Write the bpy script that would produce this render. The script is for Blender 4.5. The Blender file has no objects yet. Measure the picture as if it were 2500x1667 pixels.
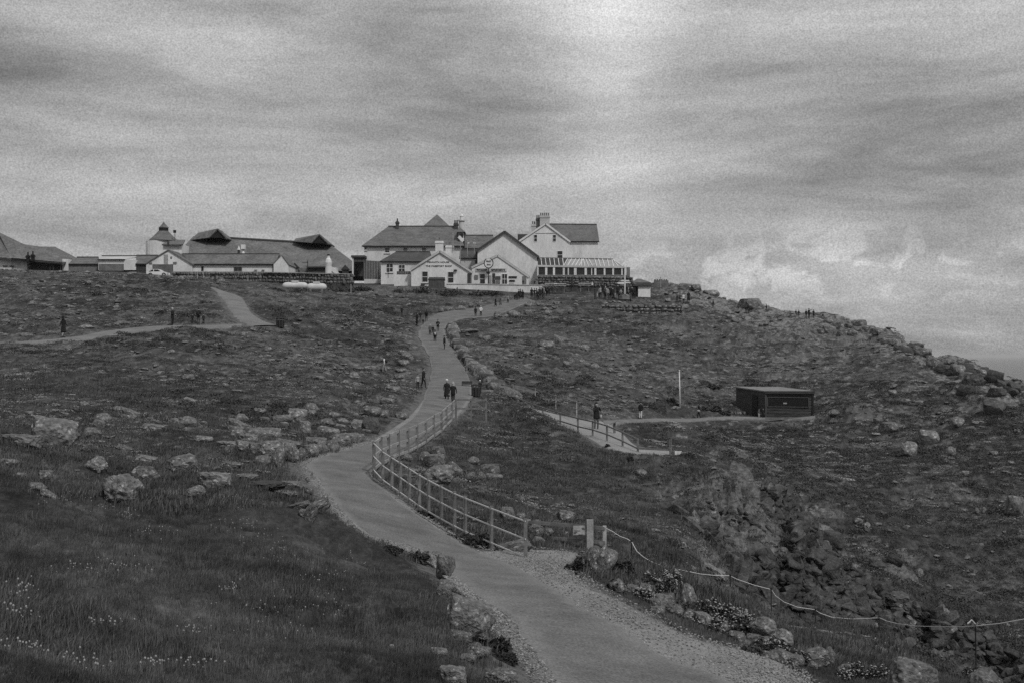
import bpy, math, random
import numpy as np
from mathutils import Vector, Matrix

random.seed(7)
rng = np.random.default_rng(7)
SC = bpy.context.scene
COL = SC.collection
R = math.radians

# ------------------------------------------------------------------ camera, sky, sun, exposure
CZ = 60.0                      # eye height above the sea
F = 3472.0                     # focal length in pixels of the 2500 px wide photograph
HY = 868.0                     # row of the sea horizon
cam_d = bpy.data.cameras.new('camera')
cam = bpy.data.objects.new('camera', cam_d)
COL.objects.link(cam)
cam.location = (0, 0, CZ)
cam.rotation_euler = (R(90), 0, 0)
cam_d.sensor_width = 36.0
cam_d.lens = 50.0
cam_d.shift_y = (HY - 833.5) / 2500.0
cam_d.clip_start = 0.2
cam_d.clip_end = 200000
SC.camera = cam

SUN_DIR = Vector((0.45, -0.70, 0.95)).normalized()      # towards the sun
sun_el = math.asin(SUN_DIR.z)
sun_az = math.atan2(SUN_DIR.x, SUN_DIR.y)
world = bpy.data.worlds.new('World')
SC.world = world
world.use_nodes = True
nt = world.node_tree
nt.nodes.clear()
def N(tree, typ, **kw):
    n = tree.nodes.new(typ)
    for k, v in kw.items():
        setattr(n, k, v)
    return n
def mth(tree, op, a, b=None, c=None, clamp=False):
    n = tree.nodes.new('ShaderNodeMath'); n.operation = op; n.use_clamp = clamp
    for i, v in enumerate((a, b, c)):
        if v is None: continue
        if isinstance(v, (int, float)): n.inputs[i].default_value = v
        else: tree.links.new(v, n.inputs[i])
    return n.outputs[0]
def noise(tree, vec, scale, detail=4, rough=0.55, dist=0.0):
    n = tree.nodes.new('ShaderNodeTexNoise')
    n.inputs['Scale'].default_value = scale
    n.inputs['Detail'].default_value = detail
    n.inputs['Roughness'].default_value = rough
    n.inputs['Distortion'].default_value = dist
    if vec is not None: tree.links.new(vec, n.inputs['Vector'])
    return n.outputs['Fac']
def mapr(tree, v, a, b, c, d, smooth=True):
    n = tree.nodes.new('ShaderNodeMapRange')
    if smooth: n.interpolation_type = 'SMOOTHSTEP'
    tree.links.new(v, n.inputs[0])
    for i, x in enumerate((a, b, c, d)): n.inputs[i + 1].default_value = x
    return n.outputs[0]

sky = N(nt, 'ShaderNodeTexSky', sky_type='NISHITA', sun_disc=False)
sky.sun_elevation = sun_el
sky.sun_rotation = sun_az
sky.altitude = 60
bw = N(nt, 'ShaderNodeRGBToBW'); nt.links.new(sky.outputs[0], bw.inputs[0])
bg_sky = N(nt, 'ShaderNodeBackground'); bg_sky.inputs[1].default_value = 0.06
nt.links.new(bw.outputs[0], bg_sky.inputs[0])
tc = N(nt, 'ShaderNodeTexCoord')
sep = N(nt, 'ShaderNodeSeparateXYZ'); nt.links.new(tc.outputs['Generated'], sep.inputs[0])
dx, dy, dz = sep.outputs
def mapped(scale, rot=(0, 0, 0), loc=(0, 0, 0)):
    m = N(nt, 'ShaderNodeMapping'); nt.links.new(tc.outputs['Generated'], m.inputs[0])
    m.inputs['Scale'].default_value = scale; m.inputs['Rotation'].default_value = rot; m.inputs['Location'].default_value = loc
    return m.outputs[0]
n1 = noise(nt, mapped((2.4, 2.4, 13.0), (0, R(5), 0), (3.1, 0.4, 1.7)), 1.6, 8, 0.58, 0.5)
n2 = noise(nt, mapped((5, 5, 20.0), (0, R(7), 0), (1.3, 2.2, 0.2)), 2.6, 8, 0.62, 0.5)
n3 = noise(nt, mapped((1, 1, 1.2)), 900, 1, 0.5)
n4 = noise(nt, mapped((1, 1, 1.2)), 420, 1, 0.5)
# general level of the cloud deck: darker low down, brighter towards the zenith
lvl = mapr(nt, dz, 0.0, 0.9, 0.345, 0.70, False)
v = mth(nt, 'MULTIPLY', mth(nt, 'SUBTRACT', n1, 0.5), 0.80)
v = mth(nt, 'ADD', v, mth(nt, 'MULTIPLY', mth(nt, 'SUBTRACT', n2, 0.5), 0.30))
v = mth(nt, 'ADD', v, 0.0)
def blob(px, py, sx, sy, amp, tilt=0.0):
    """a broad cloud mass or gap, given by the direction it lies in"""
    x0 = (px - 1250) / F; z0 = (HY - py) / F; sx /= F; sy /= F
    a = mth(nt, 'SUBTRACT', dx, x0)
    b = mth(nt, 'SUBTRACT', mth(nt, 'SUBTRACT', dz, z0), mth(nt, 'MULTIPLY', a, tilt))
    q = mth(nt, 'ADD', mth(nt, 'POWER', mth(nt, 'ABSOLUTE', mth(nt, 'DIVIDE', a, sx)), 2.0),
            mth(nt, 'POWER', mth(nt, 'ABSOLUTE', mth(nt, 'DIVIDE', b, sy)), 2.0))
    e = mth(nt, 'POWER', 2.718, mth(nt, 'MULTIPLY', q, -1.0))
    e = mth(nt, 'MULTIPLY', e, mapr(nt, dy, 0.3, 0.7, 0.0, 1.0))
    return mth(nt, 'MULTIPLY', e, amp)
BLOBS = [(1500, 180, 120, 380, 0.12), (1130, 180, 200, 280, -0.06), (1830, 700, 60, 30, 0.05), (2060, 670, 70, 34, 0.06), (2180, 640, 60, 22, 0.05), (1650, 620, 90, 30, 0.05), (2400, 700, 120, 26, 0.04), (900, 250, 330, 50, -0.05), (1480, -60, 170, 200, 0.34), (1600, 60, 700, 260, 0.10), (150, 200, 560, 90, -0.17, -0.10), (850, 330, 520, 90, -0.10, -0.06), (2150, 350, 420, 130, -0.12, -0.05),
         (2300, 440, 360, 60, -0.08), (1950, 640, 420, 90, 0.06), (1950, 650, 130, 30, 0.05), (2250, 655, 130, 35, 0.05),
         (640, 585, 80, 18, 0.06), (0, 90, 500, 60, 0.05), (100, 590, 500, 70, 0.03), (2300, 60, 400, 120, 0.07),
         (600, 470, 900, 45, 0.05, -0.03), (2430, 868, 400, 70, -0.10), (1500, 420, 300, 60, 0.05), (700, 140, 420, 50, 0.06, -0.12)]
for b_ in BLOBS:
    v = mth(nt, 'ADD', v, blob(*b_))
v = mth(nt, 'ADD', v, lvl)
puff = mapr(nt, noise(nt, mapped((7, 7, 10)), 4.2, 7, 0.6, 0.5), 0.46, 0.57, 0, 1)
v = mth(nt, 'ADD', v, mth(nt, 'MULTIPLY', puff, mth(nt, 'ADD', blob(1960, 660, 470, 75, 0.24), blob(640, 590, 200, 30, 0.10))))
gr = mth(nt, 'ADD', mth(nt, 'MULTIPLY', mth(nt, 'SUBTRACT', n3, 0.5), 1.0), mth(nt, 'MULTIPLY', mth(nt, 'SUBTRACT', n4, 0.5), 0.20))
v = mth(nt, 'MULTIPLY', v, mth(nt, 'ADD', 1.0, gr))
# below the horizon: dull sea-like tone
v = mth(nt, 'MULTIPLY', v, mapr(nt, dz, -0.05, -0.001, 0.4, 1.0))
v = mth(nt, 'MAXIMUM', v, 0.05)
bg_cl = N(nt, 'ShaderNodeBackground'); nt.links.new(v, bg_cl.inputs[0]); bg_cl.inputs[1].default_value = 1.0
mixs = N(nt, 'ShaderNodeMixShader'); mixs.inputs[0].default_value = 0.85
nt.links.new(bg_sky.outputs[0], mixs.inputs[1]); nt.links.new(bg_cl.outputs[0], mixs.inputs[2])
wo = N(nt, 'ShaderNodeOutputWorld'); nt.links.new(mixs.outputs[0], wo.inputs[0])

sun_d = bpy.data.lights.new('sun', 'SUN')
sun_d.energy = 2.0
sun_d.angle = R(7)
sun_d.color = (1, 0.995, 0.985)
sun = bpy.data.objects.new('sun', sun_d); COL.objects.link(sun)
sun.rotation_euler = (-SUN_DIR).to_track_quat('-Z', 'Y').to_euler()
sun.location = (0, 0, 200)

SC.view_settings.view_transform = 'Standard'
SC.view_settings.look = 'None'
SC.view_settings.exposure = 0.0
SC.view_settings.gamma = 1.0
SC.view_settings.use_curve_mapping = False
SC.cycles.max_bounces = 4
SC.cycles.diffuse_bounces = 2
SC.cycles.glossy_bounces = 2
SC.cycles.transparent_max_bounces = 6
SC.cycles.use_denoising = False        # keeps the fine texture of turf and gravel

# ------------------------------------------------------------------ helpers
def tag(o, label=None, cat=None, group=None, kind=None):
    if label: o['label'] = label
    if cat: o['category'] = cat
    if group: o['group'] = group
    if kind: o['kind'] = kind
    return o
def empty(name, loc=(0, 0, 0), rz=0.0, label=None, cat=None, group=None):
    o = bpy.data.objects.new(name, None)
    o.empty_display_size = 0.3
    COL.objects.link(o); o.location = loc; o.rotation_euler = (0, 0, rz)
    return tag(o, label, cat, group)
def link_mesh(name, me, m=None, parent=None, loc=None):
    o = bpy.data.objects.new(name, me); COL.objects.link(o)
    if m is not None and len(me.materials) == 0: me.materials.append(m)
    if parent is not None: o.parent = parent
    if loc is not None: o.location = loc
    return o
def copy_tree(o, parent=None):
    c = o.copy(); COL.objects.link(c)
    if parent is not None: c.parent = parent
    for ch in o.children: copy_tree(ch, c)
    return c
class MB:
    """collects shapes into one mesh"""
    def __init__(s): s.v = []; s.f = []
    def add(s, vs, fs):
        n = len(s.v); s.v += [tuple(p) for p in vs]; s.f += [tuple(i + n for i in f) for f in fs]; return s
    def box(s, x0, x1, y0, y1, z0, z1):
        return s.add([(x0, y0, z0), (x1, y0, z0), (x1, y1, z0), (x0, y1, z0), (x0, y0, z1), (x1, y0, z1), (x1, y1, z1), (x0, y1, z1)],
                     [(0, 3, 2, 1), (4, 5, 6, 7), (0, 1, 5, 4), (1, 2, 6, 5), (2, 3, 7, 6), (3, 0, 4, 7)])
    def tube(s, pts, r, n=6, r2=None):
        pts = [Vector(p) for p in pts]; k = len(pts); vs = []; fs = []
        for i, p in enumerate(pts):
            t = (pts[min(i + 1, k - 1)] - pts[max(i - 1, 0)]).normalized()
            u = t.cross(Vector((0, 0, 1)));
            if u.length < 1e-3: u = Vector((1, 0, 0))
            u.normalize(); w = t.cross(u)
            rr = r if r2 is None else r + (r2 - r) * i / max(k - 1, 1)
            for j in range(n):
                a = 2 * math.pi * j / n; vs.append(p + u * math.cos(a) * rr + w * math.sin(a) * rr)
        for i in range(k - 1):
            for j in range(n):
                a, b = i * n + j, i * n + (j + 1) % n; fs.append((a, b, b + n, a + n))
        fs.append(tuple(range(n))[::-1]); fs.append(tuple(range((k - 1) * n, k * n)))
        return s.add(vs, fs)
    def bar(s, a, b, w, h):
        """a rectangular bar from a to b, w across and h high"""
        a, b = Vector(a), Vector(b); t = (b - a).normalized(); u = t.cross(Vector((0, 0, 1)))
        if u.length < 1e-3: u = Vector((1, 0, 0))
        u.normalize(); q = u.cross(t); u = u * w / 2; q = q * h / 2
        vs = [a - u - q, a + u - q, a + u + q, a - u + q, b - u - q, b + u - q, b + u + q, b - u + q]
        return s.add(vs, [(0, 1, 2, 3), (7, 6, 5, 4), (1, 0, 4, 5), (2, 1, 5, 6), (3, 2, 6, 7), (0, 3, 7, 4)])
    def slab(s, quad, th):
        """a flat plate: the polygon quad thickened by th downwards along its normal"""
        q = [Vector(p) for p in quad]; n = (q[1] - q[0]).cross(q[2] - q[0]).normalized()
        if n.z < 0: n = -n
        k = len(q); vs = q + [p - n * th for p in q]
        fs = [tuple(range(k)), tuple(range(2 * k - 1, k - 1, -1))] + [(i, i + k, (i + 1) % k + k, (i + 1) % k) for i in range(k)]
        return s.add(vs, fs)
    def lathe(s, prof, n=16, loc=(0, 0, 0)):
        vs = []; fs = []
        for (r, z) in prof:
            for j in range(n):
                a = 2 * math.pi * j / n; vs.append((loc[0] + r * math.cos(a), loc[1] + r * math.sin(a), loc[2] + z))
        for i in range(len(prof) - 1):
            for j in range(n):
                a, b = i * n + j, i * n + (j + 1) % n; fs.append((a, b, b + n, a + n))
        fs.append(tuple(range(n))[::-1]); fs.append(tuple(range((len(prof) - 1) * n, len(prof) * n)))
        return s.add(vs, fs)
    def mesh(s, name, m=None, smooth=False):
        me = bpy.data.meshes.new(name); me.from_pydata(s.v, [], s.f); me.validate(); me.update()
        import bmesh
        b = bmesh.new(); b.from_mesh(me); bmesh.ops.recalc_face_normals(b, faces=b.faces); b.to_mesh(me); b.free()
        if smooth: me.polygons.foreach_set('use_smooth', [True] * len(me.polygons))
        if m is not None: me.materials.append(m)
        return me
    def build(s, name, m, parent=None, smooth=False, loc=None):
        return link_mesh(name, s.mesh(name, m, smooth), None, parent, loc)
def np_mesh(name, V, Fq, m=None, smooth=True):
    me = bpy.data.meshes.new(name)
    nv, nf, k = len(V), len(Fq), Fq.shape[1]
    me.vertices.add(nv); me.vertices.foreach_set('co', V.astype(np.float32).ravel())
    me.loops.add(nf * k); me.loops.foreach_set('vertex_index', Fq.astype(np.int32).ravel())
    me.polygons.add(nf); me.polygons.foreach_set('loop_start', np.arange(0, nf * k, k, dtype=np.int32))
    me.polygons.foreach_set('use_smooth', np.full(nf, smooth))
    me.update(calc_edges=True); me.validate()
    if m is not None: me.materials.append(m)
    return me

# ------------------------------------------------------------------ materials (a monochrome photograph: all greys)
def material(name, lo, hi, rough=0.9, scale=1.0, detail=6, bump=0.0, bscale=None, stretch=(1, 1, 1), fine=0.0, fscale=40.0, coord='Object', spec=0.2, speck=None, metal=0.0, rnd=0.0, nrough=0.6):
    m = bpy.data.materials.new(name); m.use_nodes = True; t = m.node_tree
    p = t.nodes['Principled BSDF']; p.inputs['Roughness'].default_value = rough
    p.inputs['Specular IOR Level'].default_value = spec; p.inputs['Metallic'].default_value = metal
    c = N(t, 'ShaderNodeTexCoord'); mp = N(t, 'ShaderNodeMapping'); mp.inputs['Scale'].default_value = stretch
    if coord == 'World': c = N(t, 'ShaderNodeNewGeometry'); coord = 'Position'
    t.links.new(c.outputs[coord], mp.inputs[0])
    a = noise(t, mp.outputs[0], scale, detail, nrough)
    val = mapr(t, a, 0.3, 0.7, lo, hi, False)
    if fine:
        b = noise(t, mp.outputs[0], fscale, 3, 0.6)
        val = mth(t, 'MULTIPLY', val, mapr(t, b, 0.25, 0.75, 1 - fine, 1 + fine, False))
    if speck:                        # lichen or grit specks: (scale, threshold, value)
        b = noise(t, mp.outputs[0], speck[0], 4, 0.65)
        k = mapr(t, b, speck[1], speck[1] + 0.07, 0, 1)
        val = mth(t, 'ADD', mth(t, 'MULTIPLY', val, mth(t, 'SUBTRACT', 1.0, k)), mth(t, 'MULTIPLY', k, speck[2]))
    if rnd:
        oi = N(t, 'ShaderNodeObjectInfo')
        val = mth(t, 'MULTIPLY', val, mapr(t, oi.outputs['Random'], 0, 1, 1 - rnd, 1 + rnd, False))
    t.links.new(val, p.inputs['Base Color'])
    if bump:
        b = noise(t, mp.outputs[0], bscale or scale * 4, 5, 0.6)
        bn = N(t, 'ShaderNodeBump'); bn.inputs['Strength'].default_value = 1.0; bn.inputs['Distance'].default_value = bump
        t.links.new(b, bn.inputs['Height']); t.links.new(bn.outputs[0], p.inputs['Normal'])
    return m
M = {}
M['white'] = material('white_render', 0.50, 0.70, 0.85, 0.55, 7, 0.02, 6.0, stretch=(1, 1, .45), fine=0.16, fscale=5)
M['white2'] = material('old_white_render', 0.34, 0.52, 0.9, 0.7, 6, 0.02, 5.0, fine=0.12, fscale=7)
M['slate'] = material('roof_slate', 0.085, 0.15, 0.75, 0.6, 6, 0.03, 3.0, stretch=(1, 1, 3.5), fine=0.45, fscale=3.2)
M['slate_dark'] = material('dark_slate', 0.045, 0.08, 0.75, 0.7, 5, 0.03, 3.0, fine=0.2, fscale=5)
M['thatch'] = material('weathered_roof', 0.09, 0.165, 0.9, 0.35, 6, 0.05, 2.0, stretch=(1, 1, 0.5), fine=0.45, fscale=2.6)
M['glass'] = material('window_glass', 0.015, 0.03, 0.15, 1.2, 3, spec=0.5)
M['black'] = material('black_paint', 0.012, 0.02, 0.6, 3.0, 3)
M['wood'] = material('grey_wood', 0.10, 0.20, 0.9, 3.0, 6, 0.01, 14, stretch=(1, 1, 1), fine=0.2, fscale=20)
M['wood_light'] = material('bleached_wood', 0.20, 0.38, 0.9, 3.0, 6, 0.01, 14, fine=0.2, fscale=20)
M['wood_dark'] = material('tarred_wood', 0.030, 0.065, 0.85, 2.0, 6, 0.01, 10, stretch=(0.3, 0.3, 3), fine=0.3, fscale=8)
M['brown'] = material('brown_boards', 0.05, 0.09, 0.85, 1.5, 6, 0.01, 8, stretch=(4, 4, .4), fine=0.3, fscale=6)
M['granite'] = material('lichened_granite', 0.065, 0.21, 0.95, 1.3, 8, 0.12, 4.0, fine=0.6, fscale=9, speck=(6.0, 0.58, 0.36), rnd=0.2)
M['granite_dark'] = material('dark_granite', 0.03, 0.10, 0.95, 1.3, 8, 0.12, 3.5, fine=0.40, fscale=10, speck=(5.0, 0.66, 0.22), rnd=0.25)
M['stonewall'] = material('wall_stone', 0.08, 0.18, 0.95, 1.4, 7, 0.04, 6.0, fine=0.35, fscale=9, rnd=0.3)
M['asphalt'] = material('worn_asphalt', 0.092, 0.165, 0.95, 0.8, 9, 0.012, 40, fine=0.55, fscale=24, speck=(45.0, 0.66, 0.24))
M['gravel'] = material('pale_gravel', 0.14, 0.23, 0.95, 0.6, 6, 0.02, 30, fine=0.50, fscale=22, speck=(24.0, 0.60, 0.38))
M['sand'] = material('pale_trodden_gravel', 0.18, 0.27, 0.95, 0.8, 6, 0.02, 20, fine=0.4, fscale=16, speck=(20, .62, .4))
M['dust'] = material('trodden_earth', 0.12, 0.19, 0.95, 0.5, 6, 0.02, 10, fine=0.4, fscale=9, speck=(9, .62, .28))
M['metal'] = material('galvanised_metal', 0.25, 0.4, 0.5, 2.0, 4, metal=0.3)
M['iron'] = material('dark_iron', 0.02, 0.035, 0.6, 3.0, 4)
M['rope'] = material('pale_rope', 0.42, 0.6, 0.9, 30, 3)
M['tank'] = material('tank_paint', 0.42, 0.58, 0.5, 0.8, 6, fine=0.12, fscale=4)
M['carpaint'] = material('white_car_paint', 0.6, 0.72, 0.3, 0.8, 3, spec=0.5)
M['hut'] = material('weathered_boards', 0.038, 0.10, 0.9, 1.6, 8, 0.02, 10, stretch=(.3, .3, 3), fine=0.4, fscale=7)
M['felt'] = material('pale_roof_felt', 0.13, 0.22, 0.95, 1.2, 6, fine=0.3, fscale=8)
M['tussock'] = material('bleached_tussock', 0.11, 0.30, 0.95, 0.8, 4, rnd=0.4, coord='World')
M['grass'] = material('grass_blades', 0.028, 0.135, 0.9, 0.5, 5, coord='World', rnd=0.45, stretch=(.7, 1.3, 1))
M['heather'] = material('heather', 0.034, 0.125, 0.95, 0.4, 5, rnd=0.5, coord='World', stretch=(.6, 1.2, 1))
M['petal'] = material('white_petals', 0.22, 0.38, 0.9, 4, 3)
M['leaf'] = material('dark_leaves', 0.03, 0.07, 0.85, 3, 4, rnd=0.3)
# ------------------------------------------------------------------ the lie of the land
# surveyed heights: column of the photograph -> (row, distance) pairs; turned into heights above the sea and interpolated smoothly
SURVEY = {
 -350: [(1667, 10.5), (1500, 14), (1300, 21), (1150, 33), (1040, 47), (930, 75), (830, 110), (760, 138), (700, 165), (655, 190), (665, 230)],
 0:    [(1667, 11), (1500, 15), (1300, 23), (1150, 35), (1050, 50), (950, 75), (838, 118), (760, 140), (700, 170), (662, 195), (668, 235)],
 300:  [(1667, 12), (1500, 16), (1350, 22), (1215, 33), (1090, 47), (1000, 62), (900, 90), (812, 126), (750, 148), (690, 180), (668, 200), (672, 240)],
 600:  [(1667, 13.5), (1500, 18), (1350, 24), (1240, 32), (1150, 43), (1085, 52), (1000, 66), (900, 95), (795, 135), (730, 165), (700, 185), (688, 200), (686, 240)],
 860:  [(1667, 15.5), (1500, 20), (1400, 24.5), (1310, 32), (1255, 37), (1125, 50), (1060, 60), (990, 75), (920, 100), (850, 132), (780, 165), (720, 196), (700, 212), (698, 250)],
 1040: [(1667, 16.5), (1560, 18.5), (1440, 23), (1350, 33.5), (1260, 39.5), (1160, 48), (1060, 64), (1000, 77), (930, 108), (860, 140), (800, 168), (750, 190), (700, 212), (700, 250)],
 1200: [(1900, 12.5), (1667, 17.5), (1570, 20.5), (1480, 24.5), (1400, 30), (1340, 36), (1275, 41), (1180, 52), (1080, 66), (990, 88), (940, 103), (870, 135), (800, 164), (752, 190), (708, 211), (704, 250)],
 1400: [(1950, 12.5), (1667, 19), (1560, 22.5), (1450, 27), (1380, 33), (1335, 39), (1250, 48), (1130, 62), (1062, 76), (1020, 92), (970, 105), (870, 140), (770, 178), (726, 203), (708, 216), (706, 250)],
 1560: [(1980, 12.8), (1667, 20), (1560, 23.5), (1480, 27), (1420, 31), (1375, 39), (1270, 50), (1170, 60), (1110, 70), (1060, 85), (1020, 104), (960, 122), (860, 148), (780, 180), (729, 205), (703, 216), (696, 224), (780, 258)],
 1625: [(740, 201), (716, 208), (688, 219), (900, 258)],
 1700: [(2000, 13), (1667, 20.5), (1590, 23.5), (1530, 27), (1470, 32), (1440, 41), (1340, 49), (1220, 58), (1120, 74), (1050, 98), (1022, 116), (960, 128), (860, 155), (790, 180), (740, 200), (706, 212), (900, 255)],
 1880: [(2000, 13.2), (1680, 21), (1625, 24), (1570, 28), (1530, 38), (1600, 48), (1470, 55), (1330, 62), (1180, 76), (1080, 98), (1022, 119), (955, 133), (860, 158), (800, 185), (757, 208), (1000, 255)],
 2050: [(2050, 13), (1750, 21), (1690, 25), (1600, 32), (1555, 41), (1720, 50), (1530, 57), (1400, 63), (1250, 75), (1120, 93), (1010, 115), (930, 135), (850, 165), (785, 198), (1100, 250)],
 2200: [(2100, 13), (1760, 21.5), (1700, 25), (1630, 32), (1600, 40), (1800, 49), (1590, 57), (1480, 62), (1330, 72), (1180, 86), (1060, 102), (960, 118), (880, 142), (832, 165), (1100, 215), (1500, 270)],
 2350: [(2150, 13), (1760, 22), (1700, 25.5), (1680, 29), (1900, 42), (1700, 56), (1560, 62), (1400, 71), (1220, 83), (1080, 97), (970, 115), (900, 140), (1150, 180), (1700, 240)],
 2500: [(2150, 13), (1780, 22), (1740, 25), (1730, 28), (2000, 42), (1760, 55), (1600, 61), (1450, 68), (1260, 79), (1110, 93), (1000, 110), (950, 125), (1300, 170), (1900, 230)],
 2850: [(2250, 13), (1850, 22), (1830, 28), (2150, 42), (1900, 54), (1720, 60), (1560, 66), (1380, 76), (1230, 88), (1140, 105), (1100, 118), (1500, 160), (2200, 220)],
}
PTS = np.array([(c / 330.0, math.log(d) * 3.2, r) for c, l in SURVEY.items() for (r, d) in l])
def _phi(r2): return 0.5 * r2 * np.log(r2 + 1e-9)
_A = PTS[:, :2]; _n = len(_A)
_r2 = ((_A[:, None, :] - _A[None, :, :]) ** 2).sum(-1)
_K = np.zeros((_n + 3, _n + 3)); _K[:_n, :_n] = _phi(_r2) + np.eye(_n) * 0.004
_K[:_n, _n] = 1; _K[:_n, _n + 1:] = _A; _K[_n, :_n] = 1; _K[_n + 1:, :_n] = _A.T
_W = np.linalg.solve(_K, np.concatenate([PTS[:, 2], np.zeros(3)]))
def sstep(a, b, x):
    t = np.clip((x - a) / (b - a), 0, 1); return t * t * (3 - 2 * t)
def _row(c, d):
    """interpolated photograph row of the ground at column c, distance d; tabulated once on a grid"""
    q = np.stack([np.asarray(c) / 330.0, np.log(d) * 3.2], -1).reshape(-1, 2)
    out = np.empty(len(q))
    for i in range(0, len(q), 20000):
        b = q[i:i + 20000]; r2 = ((b[:, None, :] - _A[None]) ** 2).sum(-1)
        out[i:i + 20000] = _phi(r2) @ _W[:_n] + _W[_n] + b @ _W[_n + 1:]
    return out.reshape(np.shape(c))
GC = np.linspace(-450, 2950, 220); GL = np.linspace(math.log(10.0), math.log(270.0), 260)
_T = _row(*np.meshgrid(GC, np.exp(GL)))
def bil(T, x, y):
    x = np.clip(x, 0, T.shape[1] - 1.001); y = np.clip(y, 0, T.shape[0] - 1.001)
    i = x.astype(int); j = y.astype(int); u = x - i; w = y - j
    return (T[j, i] * (1 - u) + T[j, i + 1] * u) * (1 - w) + (T[j + 1, i] * (1 - u) + T[j + 1, i + 1] * u) * w
def base_z(X, Y):
    X = np.asarray(X, float); Y = np.asarray(Y, float)
    d = np.clip(Y, 10.5, 268); c = 1250 + F * X / np.maximum(Y, 10.5)
    cc = np.clip(c, -440, 2940)
    row = bil(_T, (cc - GC[0]) / (GC[1] - GC[0]), (np.log(d) - GL[0]) / (GL[1] - GL[0]))
    z = CZ - (row - HY) / F * d
    near = CZ - 1.7 - 0.10 * np.maximum(X, 0) * 0.4
    k = sstep(5.0, 12.0, Y)
    z = near * (1 - k) + z * k
    far = np.where(True, CZ + 10.5 + (-74) * sstep(1480, 1800, cc), 0)
    k2 = sstep(235, 330, Y)
    return z * (1 - k2) + far * k2
def hit(px, py, lift=0.0):
    """the first point of the ground seen at that pixel of the photograph"""
    a = (px - 1250) / F; b = (HY - py) / F
    d = np.exp(np.linspace(math.log(10.6), math.log(265), 900))
    g = base_z(a * d, d) + lift; r = CZ + b * d
    s = np.nonzero(g >= r)[0]
    if len(s) == 0: i = int(np.argmax((g - r) / d)); return Vector((a * d[i], d[i], g[i]))
    i = s[0]
    if i > 0:
        g0, g1 = (g - r)[i - 1], (g - r)[i]; t = -g0 / (g1 - g0 + 1e-9); dd = d[i - 1] + t * (d[i] - d[i - 1])
    else: dd = d[0]
    return Vector((a * dd, dd, float(base_z(a * dd, dd))))
def gz(x, y): return float(base_z(x, y))
def W(px, py, d): return Vector(((px - 1250) / F * d, d, CZ + (HY - py) / F * d))

# value noise for the relief
def vnoise(x, y, seed):
    i = np.floor(x).astype(np.int64); j = np.floor(y).astype(np.int64); u = x - i; w = y - j
    u = u * u * (3 - 2 * u); w = w * w * (3 - 2 * w)
    def h(a, b):
        n = (a * 374761393 + b * 668265263 + seed * 974634777) & 0xFFFFFFFF
        n = ((n ^ (n >> 13)) * 1274126177) & 0xFFFFFFFF
        return ((n ^ (n >> 16)) & 0xFFFF) / 65535.0
    return (h(i, j) * (1 - u) + h(i + 1, j) * u) * (1 - w) + (h(i, j + 1) * (1 - u) + h(i + 1, j + 1) * u) * w - 0.5
def fbm(x, y, s, seed, octv=3):
    t = 0; a = 1.0
    for k in range(octv):
        t = t + a * vnoise(x / s + 17.3 * k, y / s - 9.1 * k, seed + k); a *= 0.5; s *= 0.5
    return t

# ------------------------------------------------------------------ paths: (left edge, right edge) pairs down the middle of each
MAIN = [((1470, 1790), (2130, 1790)), ((1360, 1667), (1800, 1667)), ((1292, 1581), (1640, 1610)), ((1240, 1511), (1516, 1529)), ((1172, 1464), (1430, 1488)), ((1112, 1412), (1330, 1420)),
        ((1070, 1365), (1235, 1372)), ((985, 1330), (1150, 1338)), ((900, 1308), (1075, 1290)), ((840, 1255), (1000, 1242)), ((795, 1198), (938, 1192)), ((766, 1160), (908, 1166)),
        ((752, 1130), (908, 1150)), ((842, 1097), (945, 1120)), ((913, 1078), (996, 1100)), ((976, 1042), (1039, 1076)), ((1020, 1002), (1098, 1028)), ((1042, 945), (1150, 966)),
        ((1053, 897), (1142, 916)), ((1042, 858), (1116, 868)), ((1022, 823), (1092, 826)), ((1032, 792), (1088, 798)), ((1072, 765), (1124, 779)), ((1155, 752), (1200, 772)), ((1225, 738), (1262, 750)), ((1280, 726), (1300, 734))]
VERGE = [((1330, 1790), (2400, 1790)), ((1300, 1667), (1985, 1667)), ((1262, 1604), (1860, 1598)), ((1205, 1545), (1720, 1562)), ((1172, 1490), (1590, 1500)), ((1100, 1425), (1465, 1436)),
         ((1050, 1375), (1400, 1385)), ((970, 1337), (1420, 1348)), ((888, 1314), (1230, 1352)), ((822, 1262), (1050, 1262)), ((776, 1202), (975, 1205)), ((742, 1166), (915, 1172)),
         ((728, 1126), (914, 1152)), ((836, 1088), (950, 1123)), ((905, 1070), (1000, 1102)), ((968, 1035), (1044, 1078)), ((1012, 997), (1108, 1030)), ((1040, 950), (1160, 962)),
         ((1052, 900), (1144, 918))]
SIDE = [((1296, 996), (1293, 1002)), ((1348, 1008), (1340, 1020)), ((1405, 1019), (1398, 1046)), ((1480, 1027), (1455, 1076)), ((1518, 1054), (1492, 1102)), ((1560, 1090), (1545, 1126)), ((1640, 1098), (1628, 1136))]
FOOT = [((1470, 1024), (1478, 1040)), ((1540, 1022), (1540, 1032)), ((1620, 1020), (1620, 1028)), ((1720, 1018), (1720, 1026)), ((1850, 1017), (1850, 1024)), ((1990, 1014), (1990, 1021))]
TRAIL = [((-60, 834), (-60, 841)), ((104, 830), (104, 837)), ((160, 824), (160, 834)), ((208, 818), (208, 830)), ((253, 807), (262, 826)), ((342, 797), (320, 818)), ((426, 794), (426, 804)), ((520, 793), (520, 803)), ((590, 790), (590, 802))]
WEDGE = [((512, 703), (519, 702)), ((528, 716), (556, 714)), ((545, 733), (588, 724)), ((556, 752), (604, 744)), ((572, 772), (620, 766)), ((594, 788), (648, 784)), ((612, 797), (682, 795))]
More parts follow.
